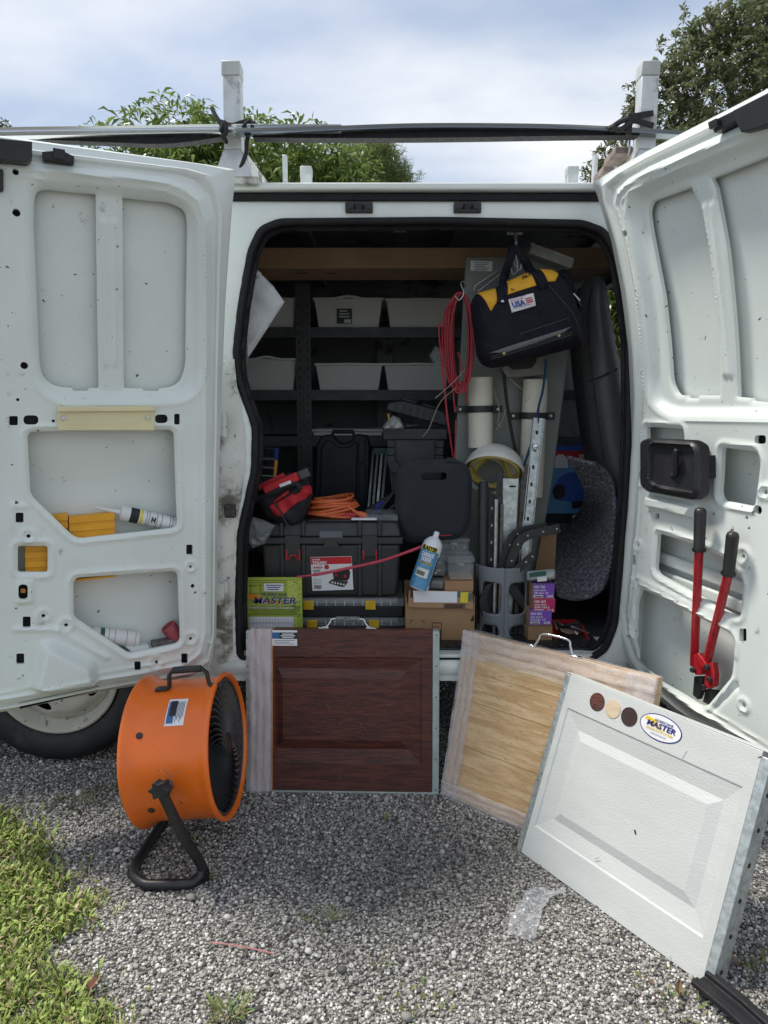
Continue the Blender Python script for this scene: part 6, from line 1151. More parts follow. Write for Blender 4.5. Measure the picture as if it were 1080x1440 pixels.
pillow(ppx([(538, 600), (546, 590), (553, 584), (562, 588), (568, 598), (568, 604), (540, 605)], 2.72), V((0, 2.72, 0)), XA, ZA, .03, .02, .006, .6, lambda p: .008 * np.sin(p[:, 0] * 160) * np.sin(p[:, 1] * 140)).build('plastic_bag', M('milky_bag', (.55, .57, .58), .25, trans=.3), None, smooth=0, label='milky plastic bag stuffed into black tote under its lid', cat='bag')
MB().tube([at(546, 582, 2.73), at(547, 590, 2.73), at(545, 597, 2.73)], .004, 6).build('yellow_tie', m_yell, None, label='thin yellow tie sticking up from the milky bag', cat='tie')
pillow(ppx([(568, 598), (572, 595), (590, 596), (590, 601), (568, 603)], 2.75), V((0, 2.75, 0)), XA, ZA, .02, .012, .006, .6).build('glove', MATS['dark_grey_plastic'], None, smooth=60, label='dark grey glove lying in the tote beside milky bag', cat='glove')
# folded seat board with a slot handle
Ys = 2.46; fsb = thing('kneeling_board', 'dark grey board with a rounded slot handle standing upright', 'board', at(608, 762, Ys)); m_seat = M('slate_plastic', (.020, .024, .030), .6, var=.08, vs=10, bump=.05, bs=300, spec=.3)
o_, h_ = fillet(ppx([(556, 664), (570, 647), (640, 645), (659, 655), (664, 672), (662, 735), (650, 757), (572, 764), (556, 740)], Ys), .03, 6), fillet(ppx([(592, 664), (628, 664), (628, 674.5), (592, 674.5)], Ys), .012, 6)
P, F, lp = sheet(o_, [h_], .012); e = -sdf(o_, P); zf = -.010 * (1 - sst(e / .02)); mb = MB(); n = len(P); mb.v = [V((p[0], Ys - z - .010, p[1])) for p, z in zip(P, zf)] + [V((p[0], Ys + .02, p[1])) for p in P]; mb.f = [tuple(int(i) for i in f) for f in F] + [tuple(int(i) + n for i in f[::-1]) for f in F]
for l in lp: k = len(l); mb.f += [(l[i], l[(i + 1) % k], l[(i + 1) % k] + n, l[i] + n) for i in range(k)]
mb.build('board', m_seat, fsb, smooth=40); flat([(625, 646.5), (632, 643), (640, 644.5), (645, 650), (628, 650)], Ys - .012, .03, .004).build('pull_tab', m_seat, fsb, bevel=.002)
# long red flexible rod
MB().tube(spline([at(418, 811, 2.30), at(445, 808, 2.29), at(490, 799, 2.30), at(535, 789, 2.31), at(565, 779, 2.32), at(592, 769, 2.33), at(604, 762, 2.34)], 6), [.0035] * 6 + [.0052] * 30 + [.005], 8).build('red_rod', M('red_tube', (.50, .05, .09), .45, var=.1, vs=20), None, smooth=60, label='long red flexible tube curving across in front of toolbox', cat='tube')
# ------------------------------------------------ cardboard box, its contents and the spray can
a, b = fb(570, 848, 668, 906, 2.33, .21); a.z = FL + .001; bx0 = thing('cardboard_box', 'open brown cardboard box on the sill holding small clear boxes', 'box', base_of(a, b)); zt = b.z
for nm, p, q in (('front_wall', (a.x, a.y, a.z), (b.x, a.y + .004, zt)), ('back_wall', (a.x, b.y - .004, a.z), (b.x, b.y, zt + .03)), ('side_wall', (a.x, a.y + .0045, a.z), (a.x + .004, b.y - .0045, zt + .02)), ('side_wall', (b.x - .004, a.y + .0045, a.z), (b.x, b.y - .0045, zt + .02)), ('bottom', (a.x + .0045, a.y + .0045, a.z), (b.x - .0045, b.y - .0045, a.z + .004))): MB().bx(p, q).build(nm, m_card, bx0, bevel=.001)
fl = MB().hexa([V((a.x + .008, a.y - .010, zt - .012)), V((b.x - .006, a.y - .012, zt - .018)), V((b.x - .006, a.y - .008, zt - .018)), V((a.x + .008, a.y - .006, zt - .012)), at(575, 830, 2.335), at(664, 832, 2.335), at(664, 832, 2.339), at(575, 830, 2.339)]).build('front_flap', m_card, bx0, bevel=.001)
def fd(pts, name, m, k=1): 
    P = V((a.x + .008, a.y - .010, zt - .012)); n = (at(664, 832, 2.335) - P).cross(at(575, 830, 2.335) - P).normalized(); n = -n if n.y > 0 else n
    MB().prism([onp(x, y, P, n) + n * .001 * k for x, y in pts], n * .0006).build(name, m, fl, smooth=0)
fd([(581, 830.5), (643, 832), (642.5, 847.5), (582, 847)], 'paper_tape', m_paper); fd([(648, 833), (658.5, 833), (657.5, 847.5), (647, 847)], 'yellow_sticker', M('yellow_print', (.72, .58, .02), .5)); fd([(577, 830.5), (580.5, 830.5), (580.5, 841), (577, 840)], 'print', m_black); fd([(643.5, 832), (647.5, 832), (646.8, 840), (643, 840)], 'print', M('teal_print', (.03, .12, .11), .5)); fd([(659, 834), (664, 834), (663, 846), (659, 845)], 'print', MATS['teal_print'])
decal([(574.5, 829 + 24), (575, 850), (577, 850), (577, 853)], 2.329, 'print', m_black, bx0)
for x0, y0, x1, y1 in ((624.5, 849.5, 654, 850.3), (624.5, 854.6, 654, 855.4), (624.5, 849.5, 625.3, 855.4), (653.4, 849.5, 654, 855.4)): decal([(x0, y0), (x1, y0), (x1, y1), (x0, y1)], 2.318, 'printed_frame', m_black, bx0)
for i in range(11): decal([(627 + i * 2.3, 850.8), (628.2 + i * 2.3, 850.8), (628.2 + i * 2.3, 854.2), (627 + i * 2.3, 854.2)], 2.318, 'barcode_bar', m_black, bx0)
for x0, y0, x1, y1 in ((607.5, 875.5, 621, 876.3), (607.5, 903, 621, 903.8), (607.5, 875.5, 608.3, 903.8), (620.3, 875.5, 621, 903.8), (611, 881, 618, 881.6), (617.5, 886, 619.5, 901), (612.5, 886, 613.5, 901), (576.5, 872, 581, 872.6), (576.5, 872, 577, 877), (592.5, 873, 596.5, 873.6), (596, 873, 596.5, 878)): decal([(x0, y0), (x1, y0), (x1, y1), (x0, y1)], 2.33, 'printed_frame', m_black, bx0)
decal([(661, 873), (666, 864.5), (666.5, 873.5)], 2.33, 'arrow_mark', m_black, bx0)
def clearbox(x0, y0, x1, y1, Y, dep, lab, stuff=True):
    a, b = fb(x0, y0, x1, y1, Y, dep); r = thing('parts_box', lab, 'box', base_of(a, b), 'clear boxes in the open cardboard box'); MB().bx(a, (b.x, b.y, a.z + (b.z - a.z) * .68)).build('tub', m_clear, r, bevel=.008, bseg=3); MB().bx((a.x - .002, a.y - .003, a.z + (b.z - a.z) * .685), (b.x + .002, b.y + .003, b.z)).build('lid', m_clear, r, bevel=.006, bseg=3)
    c = V(((a.x + b.x) / 2, a.y - .005, a.z + (b.z - a.z) * .66)); MB().box(c, (.022, .005, .010)).build('catch', m_clear, r, bevel=.002)
    if stuff:
        for i in range(7): p = V((rnd.uniform(a.x + .01, b.x - .01), rnd.uniform(a.y + .008, a.y + .03), a.z + rnd.uniform(.006, .02))); MB().cyl(p, p + V((rnd.gauss(0, .008), rnd.gauss(0, .004), rnd.uniform(.002, .012))), .0035, 6).build('fitting', m_chrome, r)
clearbox(629, 782, 667, 815, 2.37, .09, 'clear lidded parts box sitting upright at the box right edge', False)
clearbox(606, 780, 628, 811, 2.40, .08, 'clear parts box with metal fittings just behind the spray can')
clearbox(617, 757, 660, 779, 2.47, .09, 'clear parts box at the back under the dark board')
a2, b2 = fb(625, 817, 666, 832, 2.345, .10); sb = thing('small_carton', 'small torn brown carton inside the open cardboard box', 'box', base_of(a2, b2)); MB().bx(a2, b2).build('carton_body', m_card, sb, bevel=.002); MB().hexa([V((a2.x + .02, a2.y + .01, b2.z + .001)), V((b2.x, a2.y + .01, b2.z + .001)), V((b2.x, b2.y, b2.z + .001)), V((a2.x + .02, b2.y, b2.z + .001)), V((a2.x + .02, a2.y + .004, b2.z + .008)), V((b2.x, a2.y + .004, b2.z + .005)), V((b2.x, b2.y, b2.z + .010)), V((a2.x + .02, b2.y, b2.z + .008))]).build('torn_flap', M('pale_card', (.46, .36, .26), .8), sb)
pillow(ppx([(600, 815), (606, 812), (626, 813), (626, 830), (600, 829)], 2.365), V((0, 2.365, 0)), XA, ZA, .02, .015, .006, .6).build('foil_pouch', M('smoke_pouch', (.16, .17, .18), .2, .3, var=.2, vs=25), None, smooth=50, label='smoke grey pouch leaning inside the box behind the spray can', cat='pouch')
def spray_can():
    b0, t0 = at(588.5, 827, 2.318), at(608, 769, 2.318); t0.y += .004; ax = (t0 - b0).normalized(); r = .0335; L = .150; root = thing('spray_can', 'blue and white spray can with a red straw, tilted on the box', 'spray can', b0); side_ = ax.cross(V((0, -1, 0))).normalized(); fr = side_.cross(ax).normalized()
    if fr.y > 0: fr = -fr
    sx = side_ if side_.x > 0 else -side_
    mw = M('can_white', (.74, .77, .80), .25, var=.03, coat=.4); mb_ = M('can_blue', (.09, .30, .52), .28, var=.18, vs=26, coat=.4)
    can = MB().lathe([(.001, 0), (r - .003, 0), (r, .004), (r, L * .5), (r, L), (r - .003, L + .012), (r - .010, L + .022), (r - .019, L + .029), (.0095, L + .033)], b0, ax, 36).build('can_body', mw, root, smooth=50)
    MB().lathe([(.0095, L + .031), (.0095, L + .046), (.007, L + .050), (.001, L + .050)], b0, ax, 16).build('nozzle', mw, root, smooth=40)
    def on(a, h, l=0.0): return b0 + ax * h + (fr * math.cos(a) + sx * math.sin(a)) * (r + l)
    def band(a0, a1, h0, h1, nm, m, l): mb = MB(); mb.grid(lambda u, v: on(a0 + (a1 - a0) * u, h0 + (h1 - h0) * v, l), 14, 5); return mb.build(nm, m, can)
    band(-1.9, .85, .004, .134, 'blue_print', mb_, .0004); band(-1.2, .55, .1345, .150, 'yellow_band', M('yellow_print', (0, 0, 0)), .0006); band(-1.0, .35, .089, .095, 'gold_line', MATS['yellow_print'], .0008); band(-.95, .35, .044, .074, 'print_plate', M('can_cream', (.70, .72, .66), .35), .0007); band(-.85, .0, .050, .064, 'print_dark', M('can_grey', (.12, .16, .13), .4), .0010); band(.95, 1.25, .02, .12, 'side_print', m_black, .0005)
    def wt(s, h, sz, m, w, bo, a0, l=.0014):
        o = text(s, 'lettering', m, None, (0, 0, 0), XA, V((0, 1, 0)), sz, bo, .08, w, 0.0, 'CENTER')
        M0 = WM[o.name]; inv = WM[root.name].inverted()
        for q in o.data.vertices: p = M0 @ q.co; q.co = inv @ on(a0 + p.x / r, h + p.y, l)
        o.parent = can; o.matrix_basis = Matrix(); WM[o.name] = WM[root.name]
    wt('BLASTER', .1360, .0135, m_black, .054, .05, -.32); wt('GARAGE', .115, .0125, m_paper, .046, .05, -.3); wt('DOOR', .0995, .0125, m_paper, .036, .05, -.3); wt('LUBRICANT', .0902, .0042, m_black, .040, .02, -.3)
    p = b0 + ax * (L + .042); MB().tube([p + sx * .008, p + sx * .02, at(635, 752.5, 2.31)], .0016, 6).build('straw', m_red, root)
spray_can()

# ------------------------------------------------ grey basket of tracks and brackets
def basket():
    c = at(706, 850, 2.45); c = V((c.x, 2.455, FL)); Rb = .094; zt = at(706, 800, 2.36).z; H_ = zt - FL; root = thing('grey_basket', 'round grey holder with cut-out windows full of tracks and brackets', 'holder', c)
    W_ = 2 * math.pi * Rb; holes = []
    for k in range(6):
        x = W_ * (k + .5) / 6
        holes.append(fillet([(x - .036, H_ * .36), (x + .036, H_ * .36), (x + .036, H_ * .80), (x - .036, H_ * .80)], .022)); holes.append(fillet([(x - .034, .012), (x + .034, .012), (x + .030, H_ * .20), (x - .030, H_ * .20)], .02))
    P, F, lp = sheet([(0, 0), (W_, 0), (W_, H_), (0, H_)], holes, .009); mb = MB()
    mb.v = [c + V((math.cos(p[0] / Rb - 2.16 + math.pi / 6) * Rb * (1 + .10 * max(0, 1 - p[1] / (H_ * .25)) ** 1.5), math.sin(p[0] / Rb - 2.16 + math.pi / 6) * Rb * (1 + .10 * max(0, 1 - p[1] / (H_ * .25)) ** 1.5), p[1] + .001)) for p in P]; mb.f = [tuple(int(i) for i in f) for f in F]
    mb.build('basket_wall', M('basket_grey', (.19, .215, .23), .5, var=.08, vs=8, dirt=(.10, .11, .11), ds=12, dl=.62), root, smooth=60, solid=.004)
    MB().lathe([(.001, .004), (Rb - .004, .004), (Rb - .004, .008), (.001, .008)], c, ZA, 32).build('floor', MATS['basket_grey'], root)
    return c, zt
bc_, bzt = basket()
zf = FL + .012
def stick(nm, label, cat, px0, py0, px1, Y0, Y1, w, h, mat, group='tracks and rods standing in the grey holder'):
    t = at(px0, py0, Y0); b = at(px1, 880, Y1); b.z = zf; return thing(nm, label, cat, b, group), b, t
r, b, t = stick('metal_tube', 'thick black tube with a rounded top in the grey holder', 'tube', 680, 676, 678, 2.44, 2.42, 0, 0, 0); MB().tube([b, t - V((0, 0, .012)), t - V((0, 0, .003)), t], [.0175, .0175, .014, .006], 14).build('tube_wall', m_blackp, r, smooth=60); MB().lathe([(.004, .0), (.008, .002), (.012, .0)], t - V((0, 0, .002)), ZA, 12).build('end_ring', m_galv, r)
for i, (px0, py0, px1, lab) in enumerate(((692, 700, 689, 'black punched angle beside the thick black tube'), (703, 664, 700, 'taller black punched angle rising behind the galvanised plate'))):
    r, b, t = stick('punched_angle', lab, 'angle', px0, py0, px1, 2.45 + .02 * i, 2.43, 0, 0, 0); o = MB().bar(b, t, .022, .004, (0, -1, 0)).build('flange', m_blackp, r); MB().bar(b + V((.011, .012, 0)), t + V((.011, .012, 0)), .003, .022, (0, -1, 0)).build('web', m_blackp, r)
    for k in range(9): q = b.lerp(t, .42 + .063 * k) + V((0, -.0028, 0)); MB().box(q, (.006, .001, .010)).build('punched_hole', m_galv if k % 2 == 0 and i == 0 else m_black, o, smooth=0)
for i, (px0, py0, px1, m, lab) in enumerate(((698, 702, 695, m_galv, 'thin steel rod, left of the pair in the holder'), (706, 709, 702, M('worn_rod', (.22, .20, .18), .5, .6, var=.3, vs=60), 'dull steel rod, right of the pair in the holder'), (735, 675, 725, M('brown_rod', (.085, .07, .06), .6, .4, var=.3, vs=40), 'brown rusty rod behind the galvanised plate'))): r, b, t = stick('steel_rod', lab, 'rod', px0, py0, px1, 2.42 + .03 * i, 2.41, 0, 0, 0); MB().tube([b, t], .0065 if i < 2 else .009, 8).build('rod', m, r)
r, b, t = stick('galvanised_plate', 'broad galvanised angle plate with one slot in the grey holder', 'plate', 718, 673, 708, 2.47, 2.44, 0, 0, 0); MB().bar(b, t, .054, .003, (0, -1, 0)).build('face', m_galv, r, bevel=.0008); MB().bar(b + V((.027, .014, 0)), t + V((.027, .014, 0)), .003, .028, (0, -1, 0)).build('return_edge', m_galv, r); q = at(721, 684, 2.4635); MB().prism([V((q.x + x, q.y, q.z + z)) for x, z in ((-.010, -.003), (.010, -.003), (.012, 0), (.010, .003), (-.010, .003), (-.012, 0))], V((0, .001, 0))).build('slot', m_black, r, smooth=0)
t, b = at(757, 588, 2.50), at(736, 790, 2.44); r = thing('door_track', 'long galvanised track leaning up against the right white pipe', 'track', b)
MB().bar(b, t, .034, .003, (0, -1, 0)).build('track_web', m_galv, r); d = (t - b).normalized(); s = d.cross(V((0, -1, 0))).normalized()
for k in (-1, 1): MB().bar(b + s * .018 * k + V((0, -.007, 0)), t + s * .018 * k + V((0, -.007, 0)), .003, .016, (0, -1, 0)).build('track_flange', m_galv, r, bevel=.001)
for k in range(6): q = b.lerp(t, .30 + .12 * k) + V((0, -.002, 0)); MB().box(q, (.008, .001, .013)).build('slot', m_black, r, smooth=0)
q = b.lerp(t, .8) + V((0, -.004, 0)); MB().lathe([(.011, 0), (.010, .004), (.001, .006)], q, V((0, -1, 0)), 12).build('bolt_head', m_chrome, r)
t, b = at(742, 655, 2.47), at(728, 790, 2.45); r = thing('track_offcut', 'narrow dark track offcut left of the long galvanised track', 'track', b); MB().bar(b, t, .018, .006, (0, -1, 0)).build('offcut', M('dark_steel', (.09, .09, .09), .5, .6, var=.3, vs=60), r); MB().cyl(b.lerp(t, .5) + V((0, -.004, 0)), b.lerp(t, .5) + V((0, -.006, 0)), .006, 10).build('hole', m_black, r)
mbk = M('black_steel', (.030, .032, .033), .5, .2, var=.25, vs=20, speck=(.2, .2, .2), ss=40, sl=.75)
for i, (ps, w, Y, lab) in enumerate((([(702, 815), (712, 780), (722, 756), (736, 748), (760, 743), (770, 740)], 15, 2.41, 'upper black curved bracket reaching out of the holder'), ([(716, 800), (724, 775), (734, 758), (752, 750), (775, 746), (788, 742)], 13, 2.385, 'longest black curved bracket reaching right over the brown card'), ([(722, 805), (735, 795), (744, 786), (752, 780)], 12, 2.37, 'short black bracket end low in the holder'))):
    C = spline([at(*p, Y) for p in ps], 4); hw = w / 2 * 2.4 / 1000; root = thing('curved_bracket', lab, 'bracket', C[0], 'black brackets in the grey holder'); up_, dn = [], []
    for k, c in enumerate(C): dd = C[min(k + 1, len(C) - 1)] - C[max(k - 1, 0)]; n = V((-dd.z, 0, dd.x)).normalized(); up_.append(c + n * hw); dn.append(c - n * hw)
    o = MB().prism(up_ + dn[::-1], V((0, .005, 0))).build('arm', mbk, root, bevel=.001)
    for k in range(2, len(C) - 1, 4): MB().cyl(C[k] + V((0, -.0005, 0)), C[k] + V((0, -.0015, 0)), .0032, 8).build('hole', m_galv, o)
for ps, lab in (([(690, 820), (680, 840), (683, 862), (694, 868)], 'black bracket curled inside the left window of the holder'), ([(716, 822), (728, 838), (738, 850), (744, 856)], 'black bracket bar crossing the right window of the holder')):
    C = [at(*p, 2.395) for p in ps]; root = thing('curved_bracket', lab, 'bracket', C[-1], 'black brackets in the grey holder'); C = spline(C, 4); up_ = [c + V((.014, 0, .008)) for c in C]; dn = [c - V((.014, 0, .008)) for c in C]; MB().prism(up_ + dn[::-1], V((0, .02, 0))).build('arm', mbk, root, bevel=.002)
# hard hat hanging on the rods, open side towards the viewer
def hard_hat():
    c = at(694, 668, 2.545); apex = V((.20, .58, .79)).normalized(); x = V((1, 0, 0)); x = (x - apex * x.dot(apex)).normalized(); y = apex.cross(x); root = thing('hard_hat', 'white hard hat hung upside on the rods showing its yellow headband', 'hard hat', c); A, B, Hh = .108, .122, .105
    def sp(a, e, k, off=0.0): return c + x * (A * k * math.cos(a) * math.cos(e)) + y * (B * k * math.sin(a) * math.cos(e)) + apex * (Hh * k * math.sin(e) + off)
    mw = M('white_hat_plastic', (.70, .70, .62), .35, var=.05, vs=10, dirt=(.40, .38, .30), ds=14, dl=.64, coat=.2); mb = MB(); mb.grid(lambda u, v: sp(2 * math.pi * u, v * math.pi / 2 * .995, 1.0), 40, 12, True); mb.build('shell', mw, root, smooth=60, solid=.005)
    mb = MB(); mb.grid(lambda u, v: sp(2 * math.pi * u, .0, 1.0 + .09 * v, -.006 * v), 40, 3, True); mb.build('brim', mw, root, smooth=60, solid=.004)
    my = M('yellow_webbing', (.80, .66, .18), .5, var=.06); mb = MB(); mb.grid(lambda u, v: sp(2 * math.pi * u, .02, .83, .004 + .044 * v), 44, 3, True); hb_ = mb.build('headband', my, root, smooth=60, solid=.003)
    for k in range(44): a = 2 * math.pi * k / 44; p = sp(a, .02, .822, .024); tg = (sp(a + .02, .02, .822, .024) - p).normalized(); q = apex.cross(tg).normalized(); MB().box(p, (.0025, .0012, .012), Matrix((tg, q, apex)).transposed()).build('slot', m_black, hb_, smooth=0)
    for k in range(2):
        a = math.pi * k / 2 + .8; mb = MB(); P = [sp(a, e, .90, .0) for e in np.linspace(.25, math.pi - .25, 14)]; P = [sp(a if e < math.pi / 2 else a + math.pi, e if e < math.pi / 2 else math.pi - e, .95) for e in np.linspace(.2, math.pi - .2, 14)]; w = (apex.cross(P[0] - c)).normalized() * .011
        for p in P: mb.v += [p - w, p + w]
        mb.f = [(2 * i, 2 * i + 1, 2 * i + 3, 2 * i + 2) for i in range(13)]; mb.build('crown_strap', my, root, solid=.002)
hard_hat()

# ------------------------------------------------ right side of the load
def labelbox(x0, y0, x1, y1, Y, m, lab, lines, col, card=True):
    a, b = fb(x0, y0, x1, y1, Y, .11); r = thing('screw_box', lab, 'box', base_of(a, b), 'small boxes stacked beside the grey holder'); o = MB().bx(a, b).build('carton', m_card, r, bevel=.0015)
    if m:
        l = MB().bx((a.x + .001, a.y - .0012, a.z + .002), (b.x - .001, a.y - .0002, b.z - .001)).build('front_label', m, r); MB().bx((a.x + .001, a.y + .001, b.z + .0002), (b.x - .001, a.y + .03, b.z + .0012)).build('label_fold', m, r)
        w, h = b.x - a.x, b.z - a.z
        for s, u, v, sz, ww in lines: text(s, 'lettering', m_paper, l, V((a.x + w * u, a.y - .0014, a.z + h * v)), XA, ZA, sz, .03, 0, w * ww, .0006)
        MB().bx((a.x + w * .06, a.y - .0022, a.z + h * .08), (a.x + w * .48, a.y - .0014, a.z + h * .25)).build('barcode', m_paper, l); MB().bx((a.x + w * .10, a.y - .0028, a.z + h * .12), (a.x + w * .44, a.y - .0023, a.z + h * .19)).build('barcode_ink', m_black, l)
mp_, mm_ = M('purple_print', (.20, .07, .46), .4), M('magenta_print', (.48, .015, .12), .4)
labelbox(742, 885, 777, 912, 2.33, None, 'plain brown box at bottom of the purple and magenta stack', (), 0); labelbox(743.5, 879, 777, 885.5, 2.335, None, 'thin brown box under the lowest purple label', (), 0)
S = lambda a, b_, c_, d: ((a, .06, .72, .0085, .5), (b_, .06, .52, .005, .55), (c_, .06, .33, .0065, .66), (d, .64, .08, .0095, .30))
labelbox(744, 859, 776, 879, 2.325, mp_, 'lower purple labelled screw box in the stack', S('504 853', 'HEX BOLTS', '5/16-18x1 1/2', 'AHB'), 0)
labelbox(749.5, 842, 781, 861.5, 2.33, mm_, 'magenta labelled screw box between the two purple ones', S('100 463', 'CARRIAGE BOLTS', '3/8-16x1', 'ALA'), 0)
labelbox(748.5, 821, 780, 842, 2.34, mp_, 'upper purple labelled screw box in the stack', S('504 765', 'HEX NUTS', '3/8-16x1 1/2', 'AME'), 0)
a, b = fb(742, 802, 783, 819, 2.34, .10); gp = thing('white_pack', 'white plastic pack with green label on top of the stack', 'pack', base_of(a, b)); pillow(fillet([(a.x, a.z), (b.x, a.z + .006), (b.x, b.z), (a.x, b.z - .008)], .008), V((0, 2.36, 0)), XA, ZA, .03, .02, .006, .9).build('pack_body', M('grey_white_pack', (.40, .44, .42), .35, var=.1, vs=30), gp, smooth=50); flat([(744, 806), (768, 803), (768, 809), (745, 812)], 2.327, .002).build('green_label', M('green_box', (0, 0, 0)), gp); flat([(755, 812), (769, 810), (769, 817), (756, 818)], 2.327, .002).build('tag', m_paper, gp)
flat([(762, 752), (783, 748), (780, 802), (752, 806)], 2.60, .006).build('card_sheet', m_card, None, label='upright brown card sheet behind the stack of screw boxes', cat='cardboard')
# red parts bin with tools
a, b = fb(779, 872, 831, 916, 2.32, .17); rbn = thing('parts_bin', 'red open-front parts bin full of keys and tools', 'bin', (base_of(a, b)[0], 2.40, FL)); mr = M('red_bin_plastic', (.46, .018, .018), .4, var=.06, vs=10); z0 = FL + .002; x0, x1 = a.x + .006, b.x; zt = at(805, 873, 2.47).z; zfr = at(805, 905, 2.32).z
MB().bx((x0, 2.32, z0), (x1, 2.49, z0 + .004)).build('bottom', mr, rbn); MB().bx((x0, 2.486, z0 + .0045), (x1, 2.49, zt)).build('back_wall', mr, rbn); MB().bx((x0, 2.32, z0 + .0045), (x1, 2.324, zfr)).build('front_wall', mr, rbn, bevel=.001)
for x in (x0, x1 - .004): MB().prism([V((x, 2.3245, z0 + .0045)), V((x, 2.4855, z0 + .0045)), V((x, 2.4855, zt)), V((x, 2.40, zt)), V((x, 2.3245, zfr + .008))], V((.004, 0, 0))).build('side_wall', mr, rbn)
for i in range(9):
    p = V((rnd.uniform(x0 + .02, x1 - .02), rnd.uniform(2.34, 2.46), rnd.uniform(z0 + .03, zfr + .035))); d = V((rnd.gauss(0, .8), rnd.gauss(0, .5), rnd.gauss(0, .3))).normalized() * rnd.uniform(.02, .035); o = MB().tube([p - d, p, p + d], [.0045, .004, .006], 7).build('hand_tool', m_chrome if i % 2 else m_blackp, None, label=['steel key poking up at the left of the red bin', 'black handled tool lying across the red bin', 'bright socket in the middle of red bin', 'black pliers handle at back of the red bin', 'small steel wrench near the front of red bin', 'black screwdriver shaft leaning in the red bin', 'shiny drill bit at the right of red bin', 'short black hex key in the red bin', 'steel punch deep inside the red bin'][i], cat='tool')
c = V(((x0 + x1) / 2, 2.43, zt - .02)); MB().hexa([c + V((-.04, -.03, .012)), c + V((.045, -.04, -.022)), c + V((.05, .01, -.012)), c + V((-.035, .03, .022)), c + V((-.04, -.03, .015)), c + V((.045, -.04, -.019)), c + V((.05, .01, -.009)), c + V((-.035, .03, .025))]).build('card_scrap', MATS['pale_card'], None, label='folded brown card scrap lying over tools in the red bin', cat='card')
# curled carpet mat
rows = [[(783, 838, 2.44), (806, 843, 2.43), (830, 842, 2.43)], [(779, 815, 2.55), (810, 826, 2.50), (850, 826, 2.44)], [(779, 780, 2.75), (815, 790, 2.62), (861, 785, 2.45)], [(779, 752, 2.95), (820, 755, 2.75), (864, 740, 2.46)], [(800, 738, 2.98), (838, 730, 2.75), (864, 705, 2.47)], [(822, 700, 2.70), (845, 697, 2.60), (861, 680, 2.48)], [(813, 668, 2.60), (832, 668, 2.55), (852, 663, 2.48)], [(798, 642, 2.52), (815, 647, 2.50), (836, 651, 2.47)]]
C = [spline([at(*q) for q in r], 8) for r in rows]; n = len(C[0]); cols = [spline([C[i][j] for i in range(len(C))], 5) for j in range(n)]; mb = MB(); k = len(cols[0]); mb.v = [p for c in cols for p in c]; mb.f = [(i * k + j, i * k + j + 1, (i + 1) * k + j + 1, (i + 1) * k + j) for i in range(n - 1) for j in range(k - 1)]
mb.build('carpet_mat', M('speckled_carpet', (.11, .115, .13), .95, var=.6, vs=110, bump=.9, bs=300, speck=(.40, .41, .43), ss=120, sl=.58), None, smooth=60, solid=.012, bevel=.003, label='curled grey speckled carpet mat standing up at the front jamb', cat='mat')
# blue blower carton
a, b = fb(768, 640, 900, 736, 3.15, .35); bb = thing('blower_box', 'blue printed carton for an air blower deep behind the mat', 'box', base_of(a, b)); m_bb = M('blue_carton', (.11, .32, .58), .5, var=.06); MB().bx(a, b).build('carton', m_bb, bb, bevel=.002); YB = 3.15
MB().hexa([V((a.x, YB, b.z + .001)), V((b.x, YB, b.z + .001)), V((b.x, YB + .2, b.z + .001)), V((a.x, YB + .2, b.z + .001)), at(775, 628, YB + .02), at(835, 624, YB + .02), at(835, 624, YB + .2), at(775, 628, YB + .2)]).build('top_flap', M('deep_blue', (.03, .09, .42), .5), bb)
D = lambda pts, nm, m, k=1, r=0.0: decal(pts, YB - .001 * k, nm, m, bb, .001, r)
D([(768, 634), (838, 634), (838, 650), (768, 650)], 'red_band', M('label_red', (0, 0, 0)), 1); D([(768, 722), (900, 722), (900, 736), (768, 736)], 'black_band', m_black, 1); D([(779, 658), (779, 645), (785, 639), (792, 639), (798, 645), (799, 658)], 'white_arch', m_paper, 2, .006)
D([(776, 690), (786, 672), (800, 664), (825, 664), (832, 690), (826, 702), (836, 702), (834, 712), (806, 716), (804, 706), (780, 702)], 'printed_blower', M('deep_blue', (0, 0, 0)), 2, .01); D([(777, 690), (784, 680), (793, 682), (795, 696), (788, 703), (779, 700)], 'printed_inlet', m_black, 3, .01); D([(804, 706), (834, 701), (835, 710), (805, 716)], 'printed_outlet', m_black, 3)
D([(839, 701), (858, 701), (858, 704), (838, 704)], 'red_bar', MATS['label_red'], 2); D([(838, 707), (858, 707), (858, 710), (837, 710)], 'red_bar', MATS['label_red'], 2)
for x in (808, 821, 834, 848): c = at(x, 727, YB - .003); MB().prism([c + V((.010 * math.cos(t), 0, .010 * math.sin(t))) for t in np.linspace(0, 6.283, 16, endpoint=False)], V((0, .001, 0))).build('icon', m_paper, bb, smooth=0)
text('AIR MOVER', 'lettering', m_paper, bb, at(802, 656, YB - .003), XA, ZA, .017, .04, .1, .14); text('XPOWER', 'lettering', m_paper, bb, at(812, 645, YB - .003), XA, ZA, .018, .05, .1, .10)
